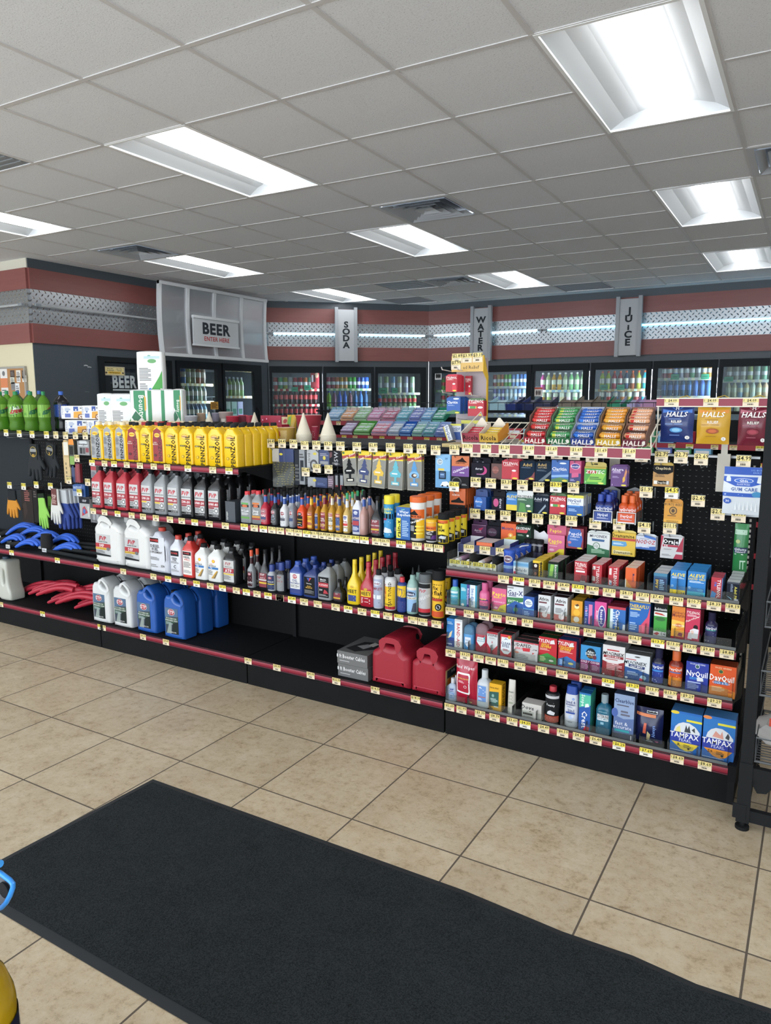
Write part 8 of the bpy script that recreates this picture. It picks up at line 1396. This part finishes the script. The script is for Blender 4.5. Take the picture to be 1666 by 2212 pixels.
BITS = [('c1', 556, 612, 835, 1205, 'b8a070', 'R .1 .05 .9 .6 c8b080;R .15 .65 .85 .95 d8d4c8;L .3 .1 .5 .5 7a6a48 4', 'tan handled tool in a narrow clear sleeve', .015, 1), ('c1', 598, 645, 828, 1070, '4a4c44', 'P e08a2c 0 .8 1 .8 .9 1 .1 1;R .1 .1 .9 .4 7aa04a;R .2 .45 .8 .75 2c2e2c', 'narrow card with orange flower top and green base', .012, 2),
        ('c1', 648, 690, 1030, 1200, '7a2c34', 'R .3 .1 .7 .9 8e3a42', 'slim red sleeve beside the tan tool', .02, 1), ('c1', 618, 648, 1040, 1200, '2a3658', 'R .3 .1 .7 .9 34446e', 'slim navy sleeve beside the tan tool', .02, 1),
        ('c1', 668, 768, 838, 965, '8e9092', 'P c8ccce .1 .6 .9 .6 .8 .95 .2 .95;R .2 .1 .4 .5 3a3a3c;R .45 .1 .65 .5 4a4a4c;R .7 .2 .95 .5 8a3a44;T .5 .75 .15 444 Energizer', 'silver blister card with dark clips', .02, 3),
        ('c1', 782, 828, 1050, 1160, '8e8e90', 'R 0 .6 1 .9 a83a40;L .1 .05 .9 .5 556 4', 'narrow grey and red blister card beside the shelf end', .02, 2), ('c1', 845, 912, 1052, 1105, '24262a', 'T .5 .6 .4 e8e8e8 Energizer;L .1 .1 .9 .4 999 2', 'black battery card top above the red quarts', .01, 1),
        ('c1', 628, 732, 1215, 1318, '2f5590', 'T .35 .7 .24 b8c8e0 WEISE;R 0 0 .5 .4 8a98b0;R .7 .3 .75 1 88a', 'blue pack with pale lettering on the left pegs', .012, 2), ('c1', 688, 776, 1330, 1508, 'a8a8a8', 'R 0 .72 1 1 24242c;T .5 .85 .1 c8c8d0 GRIP;P b03040 .2 .1 .8 .3 .5 .6 .3 .5;P 3a70b0 .3 .3 .5 .2 .6 .4 .4 .5;R .8 .1 .95 .6 c8c4c0', 'silver card with red and blue tool', .015, 3),
        ('c1', 780, 880, 1460, 1545, '6a6c70', 'R .2 .1 .4 .9 9a9ca0;R .5 .1 .7 .9 9a9ca0;L .1 .1 .9 .3 444 2', 'grey blister card low beside the quart shelf', .015, 1)]
for cr, a_, b_, c_, d_, k, art, desc, th, n_ in BITS: hang(cr, a_, b_, c_, d_, 'hardware_card', 'hanging pack', desc, th, n_, k, art, (.06, k))
# snow brushes lying on the shelf, red gloves on the deck, part of a white jug
zS = .547
def brush(i, px, py, ln, ang, Yb, hgt, desc):
    """curved blue scraper head with dark grip and pole"""
    o, oy, s = CROP['cG']; X = XZ(o+px*s, Yb, zS+hgt); t = thing('snow_brush', desc, 'snow brush', (X, Yb, zS), ang)
    m = MB(); n = 14; pts = []
    for q in range(n+1):
        f = q/n; pts.append((f*ln, .02*math.sin(f*3), hgt*.35+hgt*math.sin(f*math.pi*.8+.25)))
    for k_, (dy_, dz_, cut) in enumerate([(0, 0, 15), (-.02, -.006, 14), (-.038, -.016, 12), (.018, -.008, 13)]):
        m.tube([(p[0], p[1]+dy_, max(.012, p[2]+dz_)) for p in pts[:cut]], [.008]+[.0125]*(cut-2)+[.008], ('2458c0', '2f66d4', '2a5ec8', '1c3a80')[k_], 8)
    m.obj('brush_head', t); m = MB(); m.tube([pts[0], (-.09, -.03, .018)], .02, '16181a:f', 10); m.box(-.07, -.03, -.062, -.058, .005, .03, 'd8dadc'); m.art('L .1 .2 .9 .8 555 3', flatS(-.07, .005, .04, .025, -.062), .04, .025); m.obj('foam_grip', t)
for i, (px, py, ln, an, Yb, hg, d) in enumerate([(150, 0, .26, .35, 3.22, .085, 'blue snow brush on top of the pile, rear left'), (330, 0, .26, .3, 3.18, .08, 'blue snow brush with white tag, second along the pile'), (520, 0, .24, .3, 3.15, .07, 'blue snow brush, third along the pile'),
    (90, 0, .2, .1, 3.08, .05, 'blue snow brush low at the far left'), (330, 0, .22, .05, 3.03, .05, 'blue snow brush arching at the shelf front'), (860, 0, .24, .12, 3.14, .075, 'blue snow brush at the right of the pile, upper'), (930, 0, .22, .1, 3.08, .045, 'blue snow brush at the right of the pile, lower')]): brush(i, px, py, ln, an, Yb, hg, d)
for i in range(4):
    m = MB(); m.tube([(0, 0, 0), (.55+.05*i, .06*i-.03, .0)], .013, '1d2022', 8); m.obj('brush_pole').location = (-4.42+.03*i, 3.02+.05*i, zS+.015+.012*i); tag(bpy.context.scene.collection.objects[-1], 'black brush pole lying on the shelf, %s from the front' % ORD[i], 'brush pole')
m = MB(); m.rings([(0, .04, .03), (.05, .05, .035), (.12, .04, .03)], '141516:f', 14); tag(m.obj('brush_grip', None, (-4.47, 3.05, zS)), 'black foam grip standing between the blue snow brushes', 'brush grip')
m = MB(); m.box(0, .14, 0, .05, 0, .02, 'a02c34'); tag(m.obj('red_scraper', None, (-4.22, 3.2, zS)), 'small red scraper under the blue brushes', 'scraper')
for i, (px, yy, k) in enumerate([(345, 3.16, 0), (420, 3.06, 0), (590, 3.02, 1), (680, 3.06, 0), (850, 3.03, 1), (985, 3.08, 0), (1105, 3.1, 1)]):
    X = XZ(px*.1561, yy, .2); t = m = MB()
    for f in range(3+(i % 2)):
        pts = []
        for q in range(9): u = q/8; pts.append((u*.3, f*.029-.035+u*.1, .02+.07*math.sin(u*2.0+.05)+(f % 2)*.02))
        m.tube(pts, [.010, .0145, .0155, .0155, .0155, .016, .017, .018, .018], 'b0283c', 10)
    m.tube([(.28, .09, .08), (.36, .13, .06)], .026, 'b0283c', 12)
    tag(m.obj('rubber_glove', None, (X, yy+.03*(i % 2), .16+.035*(i % 3)), -.12), 'red coated glove with curled fingers on the bottom shelf, %s from the left' % ORD[i], 'glove', 'red gloves on the bottom shelf')
X1 = XZ(32, 3.02, .158); JW = [[(0, 0), (.96, 0), (1, .05), (1, .22), (.9, .32), (.85, .5), (.82, .78), (.84, .93), (.78, 1), (.2, 1), (0, .9)], [(.52, .38), (.66, .42), (.68, .76), (.52, .78)]]
jug('washer_fluid_jug', 'milky white jug with side handle cut by the left photo edge', 'jug', X1-.09, 2.99, .158, .18, .29, .12, JW, 'c0c2b8:g', (.4, .99, 1.06, .026, '22384a'), None, None)
# ================================================================ GUM AND CANDY RACK ACROSS THE AISLE
YG = 5.1
gx0, gx1 = XZ(640, YG, 1.3), .35
t = thing('candy_rack', 'black gum and candy rack across the aisle with maroon price rails', 'shelving unit', (gx0, YG, 0)); w = gx1-gx0
m = MB(); m.box(0, w, .02, .9, 0, .15, BLK); m.obj('rack_base', t); m = MB(); m.box(0, w, .5, .54, .15, 1.42, '16181a'); m.obj('back_panel', t)
rails = [(1.385, .20), (1.275, .06), (1.17, 0.0), (1.0, 0), (.8, 0), (.6, 0), (.4, 0)]
for z, y in rails:
    r1 = w if z < 1.3 else XZ(962, YG+y, z)-gx0
    m = MB(); m.box(0, r1, y, .5, z-.02, z-.0, '1d1f21'); sh_ = m.obj('rack_shelf', t); m = MB(); m.box(0, r1, y-.006, y, z-.034, z, '9c2434'); m.obj('price_strip', sh_)
    if z > 1.1:
        for q in range(int(r1/.13)): link('price_tag', tag_mesh(PR[q % 11], q % 3 == 0, .045, .03), sh_, (.05+q*.13+.02*(q % 2), y-.0075, z-.034))
for x in (0, w-.03): m = MB(); m.box(x, x+.03, .48, .56, .15, 1.43, '101113'); m.obj('upright', t)
m = MB(); zz = 1.47
for y in (.3, .75): m.tube([(0, y, zz), (w, y, zz)], .008, '17191b', 6)
for y in (.3, .75): m.tube([(.0, y, zz+.07), (w, y, zz+.07)], .003, '2a2d30', 6)
for q in range(60): m.tube([(w*q/59, .3, zz), (w*q/59, .75, zz)], .0025, '1d1f22', 5); m.tube([(w*q/59, .3, zz), (w*q/59, .3, zz+.07)], .0018, '1d1f22', 5)
for x in (.3, w*.35, w*.6, w-.3): m.box(x, x+.02, .49, .53, 1.4, zz, '17191b')
m.obj('wire_top', t)
def pale(k): return ''.join('%02x' % int(int(k[i:i+2], 16)*.68+255*.32) for i in (0, 2, 4))
def gumbox(px0, px1, z, y, wall, k, desc, L=.15, full=True):
    k = pale(k)
    Yb = YG+y+.004; a, b = XZ(px0, Yb, z), XZ(px1, Yb, z); w = (b-a)*.98
    m = MB(); A = .45; T = Tm((0, 0, 0.002), A)
    m.box(-w/2, w/2, 0, L, 0, .002, wall, T); m.box(-w/2, w/2, L-.002, L, 0, .055, wall, T); m.box(-w/2, w/2, 0, .002, 0, .02, k, T)
    for x in (-w/2, w/2-.002): m.add([tuple(T @ Vector(p)) for p in [(x, 0, 0), (x, L, 0), (x, L, .055), (x, 0, .02), (x+.002, 0, 0), (x+.002, L, 0), (x+.002, L, .055), (x+.002, 0, .02)]], [(0, 1, 2, 3), (7, 6, 5, 4), (0, 3, 7, 4), (3, 2, 6, 7)], wall)
    o = tag(m.obj('gum_display_box', None, ((a+b)/2, Yb, z)), desc, 'display box')
    n = 4 if full else 2
    for j in range(n):
        mm = MB(); mm.box(-w*.44, w*.44, 0, .026, 0, .014, k); mm.art('R .1 .3 .5 .7 eef;R .6 .2 .85 .8 d8e4f0', lambda u, v, l: (-w*.44+u*w*.88, v*.026, .014+.0004*l), w, .026, 1, (1, 1))
        q = mm.obj('gum_pack'); q.matrix_world = Matrix.Translation(((a+b)/2, Yb, z)) @ T @ Matrix.Translation((0, .01+j*.031, .004+.006*(j % 2)+(.02 if full else 0))); tag(q, 'gum pack in the %s, %s from the front' % (' '.join(desc.split()[:6]), ORD[j]), 'gum pack', 'gum packs on the candy rack')
row1 = [(712, 742, 'a8d0e8', '88b8e0', 'pale blue'), (744, 771, 'e8d8d0', 'e09860', 'peach'), (773, 800, 'cfe4d0', '8ac088', 'pale green'), (802, 830, 'e8c8dc', 'd080b0', 'pink'), (832, 862, 'e0d0dc', 'b05070', 'rose'), (864, 890, 'b8dce8', '4aa8c0', 'aqua'), (892, 916, 'b8c8ec', '5a6ac0', 'violet blue'), (918, 940, 'a8ccf0', '58a0d8', 'light blue'), (942, 968, '2f9a7a', '2f9a7a', 'teal green')]
for i, (a_, b_, wl, k, d) in enumerate(row1): gumbox(a_-8, b_-8, 1.385, .2, wl, k, '%s gum display box, %s in the upper gum row' % (d, ORD[i]))
row2 = [(735, 762, '8a7078', 'b8a0d0', 'mauve'), (764, 800, '5fae54', '7ac86a', 'bright green'), (802, 836, 'd0d0f0', 'e0809a', 'white and pink'), (838, 862, 'a8c8f0', 'b8c8d8', 'silver blue'), (864, 888, '2f6ac8', '3a80d8', 'royal blue'), (890, 912, 'b8d8f0', '7ac0a8', 'mint'), (914, 938, 'b8dcf4', '3a98a8', 'sky blue'), (940, 962, 'b0c8f8', '3a5ab0', 'periwinkle'), (964, 992, '3a3f6a', '6a5a90', 'dark purple'), (994, 1022, '2f5a60', '6ad0c0', 'dark teal')]
for i, (a_, b_, wl, k, d) in enumerate(row2): gumbox(a_, b_, 1.275, .06, wl, k, '%s gum display box, %s in the lower gum row' % (d, ORD[i]))
for i, (a_, b_, k) in enumerate([(700, 770, 'b03050'), (772, 830, '8a4a5a'), (832, 905, '3a3f48'), (910, 1000, 'e0a02c')]):
    z, Yb = 1.17, YG+.01; a, b = XZ(a_, Yb, z), XZ(b_, Yb, z); m = MB(); m.box(0, b-a-.01, 0, .003, 0, .05, 'd8dce0:t30'); m.box(0, b-a-.01, 0, .22, 0, .03, k); m.box(0, b-a-.01, .22, .223, 0, .06, 'c8ccd0:t40')
    for q in range(6): m.rings([(.03, .028, .02), (.045, .02, .014)], k, 8, 2, True, Tm((.04+(b-a-.09)*q/5, .05+.05*(q % 3), 0)))
    tag(m.obj('candy_bin', None, (a, Yb, z)), '%s candy bin, %s along the flat row of the rack' % (hue(k), ORD[i]), 'candy bin')
# packs on the upper right part of the rack, seen between cough drop bags and through the wire tray
cols = ['7ab8e0', '4aa86a', 'c85a9a', 'c03040', '5a70c0', 'd8b84a', '8ac8d8', '3a8a5a', 'a83a8a', '30508a']
for row, (z, y, n) in enumerate([(1.275, .06, 12), (1.17, .0, 13)]):
    for i in range(n):
        X = XZ(1070, YG, z)+i*.118; k = cols[(i*3+row*4) % 10]; m = MB(); h = .075
        m.box(-.05, .05, 0, .12, 0, h, k); m.art('R .1 .55 .9 .85 f0f0f4;R .15 .1 .6 .4 f0e0c0', flatS(-.05, 0, .1, h, 0), .1, h, 1, (1, 1))
        tag(m.obj('candy_carton', None, (X, YG+y+.02, z), 0), '%s candy carton, %s from the left on the %s row right of the tower' % (hue(k), ORD[i], ('raised', 'flat')[row]), 'carton', 'candy cartons behind the wire tray')
for i, (px, k) in enumerate([(1085, 'a8cdd8'), (1235, '8a8074'), (1270, '8a8074'), (1305, '7a7064'), (1340, '3a9a7a'), (1368, 'c0b8e0'), (1400, 'c89ac0'), (1120, '2a3a7a'), (1145, '26305a'), (1180, '3a3f5a')]):
    X = XZ(px, YG+.45, 1.48); m = MB(); T = Tm((0, 0, 0), .25); m.box(-.07, .07, 0, .2, 0, .003, k, T); m.box(-.07, .07, 0, .003, 0, .05, k, T); m.box(-.07, -.067, 0, .2, 0, .06, k, T); m.box(.067, .07, 0, .2, 0, .06, k, T); m.box(-.06, .06, .02, .18, .003, .035, k, T)
    tag(m.obj('display_box', None, (X, YG+.35, 1.482)), '%s open display box on the black wire top, %s entry from left' % (hue(k), ORD[i]), 'display box')
# ================================================================ BLACK WIRE RACK AT THE RIGHT
t = thing('wire_display_rack', 'black steel display rack with wire shelves at the right edge', 'display rack', (-.165, 2.80, 0)); W2, D2 = .62, .52
FRC = '1a1c1e'
for nm, x, y in (('post', 0, 0), ('post', 0, D2), ('post', W2, 0), ('post', W2, D2)):
    m = MB(); m.box(x, x+.04, y, y+.03, .03, 1.9, FRC)
    m.box(x-.002, x+.042, y-.003, y+.033, .03, .26, FRC); m.rings([(.12, .008, .008), (.121, .008, .008)], 'c8ccd0', 8, 2, True, Tm((x+.02, y-.004, 0))) if 0 else None; m.obj(nm, t)
for z in (.035, .2):
    m = MB(); m.box(.04, W2, .002, .026, z, z+.045, FRC)
    if z > .1: m.slab([[(.03, z), (.06, z-.05), (.09, z-.045), (.12, z)]], .003, FRC, .0005, Tm((0, .01, 0)), 0)
    m.obj('front_rail', t)
for x in (.005, W2+.005): m = MB(); m.box(x, x+.03, .03, D2, .035, .08, FRC); m.obj('side_rail', t)
for x, y in ((.02, .015), (W2+.02, .015), (.02, D2+.015), (W2+.02, D2+.015)): m = MB(); m.rings([(0, .024, .024), (.012, .024, .024), (.014, .01, .01), (.035, .01, .01)], '17191a', 14, 2, True, Tm((x, y, 0))); m.obj('levelling_foot', t)
m = MB(); m.box(-.014, .03, -.006, 0, .045, .1, FRC); m.obj('corner_plate', t)
for z in (.27, .52, .77, 1.02, 1.3):
    m = MB(); hb = .09
    for q in range(22): m.tube([(.045, .02+q*.023, z), (W2-.005, .02+q*.023, z)], .002, '3a3d40', 5)
    for zz in (z, z+hb): m.tube([(.045, .008, zz), (W2-.005, .008, zz), (W2-.005, D2, zz), (.045, D2, zz)], .0035, '55595c', 6, True)
    for q in range(6): m.tube([(.045+q*.11, .008, z), (.045+q*.11, .008, z+hb)], .002, '4a4d50', 5)
    m.obj('wire_basket', t)
for i, (x, y, z, k, d, rr) in enumerate([(.14, .14, .275, 'c9c6c2', 'white crumpled plastic bag on the lowest wire shelf', .1), (.3, .12, .275, 'd4d2ce', 'second white plastic bag on the lowest wire shelf', .11), (.16, .2, .525, 'b8a890', 'clear bag with brown snacks on the second wire shelf', .08), (.2, .2, .775, '9a8a80', 'dark snack bag on the third wire shelf', .08)]):
    m = MB(); n = 14; random.seed(i+3); vs = []; fs = []
    for q in range(9):
        v = q/8; r0 = rr*(math.sin(math.pi*min(1, v*.92+.06))**.6)
        for u in range(n): a = 2*math.pi*u/n; r = r0*(1+.22*math.sin(a*3+q*1.3+i)+random.uniform(-.08, .08)); vs.append((r*math.cos(a), r*.8*math.sin(a), .004+v*rr*1.5+random.uniform(0, .006)))
    for q in range(8):
        for u in range(n): fs.append((q*n+u, q*n+(u+1) % n, (q+1)*n+(u+1) % n, (q+1)*n+u))
    fs.append(tuple(reversed(range(n)))); fs.append(tuple(range(8*n, 9*n))); m.add(vs, fs, k+(':t70' if i < 2 else ''))
    if i == 0: m.add([(-.06, -.09, .12), (-.01, -.095, .12), (-.01, -.095, .15), (-.06, -.09, .15)], [(0, 1, 2, 3)], 'b8402c')
    if i < 2: m.rings([(0, rr*.5, rr*.4), (.05, rr*.55, rr*.45), (.08, rr*.3, rr*.3)], 'a8785a', 12)
    tag(m.obj('snack_bag', None, (-.165+x, 2.8+y, z)), d, 'bag')
# ================================================================ COUNTER BESIDE THE VIEWER (bottom left of the photo)
CZt = .70
t = thing('sales_counter', 'grey counter just outside the lower left of the photo', 'counter', (-1.75, -.5, 0))
m = MB(); m.box(.02, .98, .02, .90, 0, CZt-.03, '6a6e72'); m.obj('counter_body', t); m = MB(); m.box(0, 1.0, 0, .93, CZt-.03, CZt, '8a8d90'); m.obj('counter_top', t)
E_ = PY(29, 2180, .40); c = E_-CR*.044
r = thing('sports_drink_bottle', 'golden yellow sports drink bottle with navy label at the lower left corner', 'bottle', (c.x, c.y, CZt)); zl = E_.z-CZt
m = MB(); m.rings([(0, .036, .036), (.01, .043, .043), (zl-.06, .0425, .0425), (zl-.02, .042, .042), (zl, .0425, .0425), (zl+.012, .041, .041), (zl+.035, .034, .034), (zl+.05, .024, .024), (zl+.06, .018, .018), (zl+.09, .017, .017)], 'a8880f:g', 32); m.obj('bottle_body', r)
m = MB(); m.rings([(.02, .0436, .0436), (zl-.012, .0436, .0436)], '1a1d33:g', 32, caps=False)
for a_ in range(5): m.art('R .1 .55 .2 .95 b8bcc8;R .45 .3 .55 .9 9aa0b8;P d8dce4 .6 .2 .9 .3 .7 .8', lambda u, v, l, a_=a_: (.0442*math.sin(u*1.1+a_*1.25), -.0442*math.cos(u*1.1+a_*1.25), .03+v*(zl-.05)), .05, .08, 1, (4, 2))
m.obj('printed_label', r); m = MB(); m.rings([(zl+.08, .02, .02), (zl+.11, .02, .02)], 'd86a20', 20); m.obj('bottle_cap', r)
Yb = .42
t = thing('hook_display', 'blue coated loop handle of a counter display at the left photo edge', 'display stand', (0, 0, 0))
pts = [PY(x, y, Yb) for x, y in [(-34, 1880), (-14, 1878), (2, 1887), (22, 1902), (28, 1909), (28, 1917), (22, 1934), (14, 1949), (4, 1960), (-12, 1966), (-34, 1950)]]
base = Vector((pts[0].x, Yb, 0)); t.location = (pts[0].x, Yb, CZt); off = Vector(t.location)
m = MB(); m.tube([p-off for p in pts], .0028, '2f86d8:g', 10, True); m.obj('loop_handle', t)
m = MB(); a_, b_ = PY(-30, 1858, Yb)-off, PY(1, 1866, Yb)-off; m.tube([a_, b_], .004, '3a90d8:g', 10); m.obj('hook_arm', t)
m = MB(); ins = [(pts[5]*.0+p*.86+sum(pts, Vector())/len(pts)*.14)-off+Vector((0, .004, 0)) for p in pts]; m.add(ins, [tuple(range(len(ins)))], '5a5c60'); q = sum(pts, Vector())/len(pts)-off; m.rings([(0, .009, .009), (.002, .009, .009)], '17181a', 16, 2, True, Tm(q+Vector((.004, .002, .0)), math.pi/2)); m.obj('grey_plate', t)
m = MB(); m.tube([(-.05, .006, 0), (-.05, .006, pts[0].z-CZt), (0, .002, pts[0].z-CZt)], .004, '9a9da0', 8); m.rings([(0, .04, .04, -.05), (.006, .04, .04, -.05)], '2a2c2e', 20); m.obj('stand_post', t)
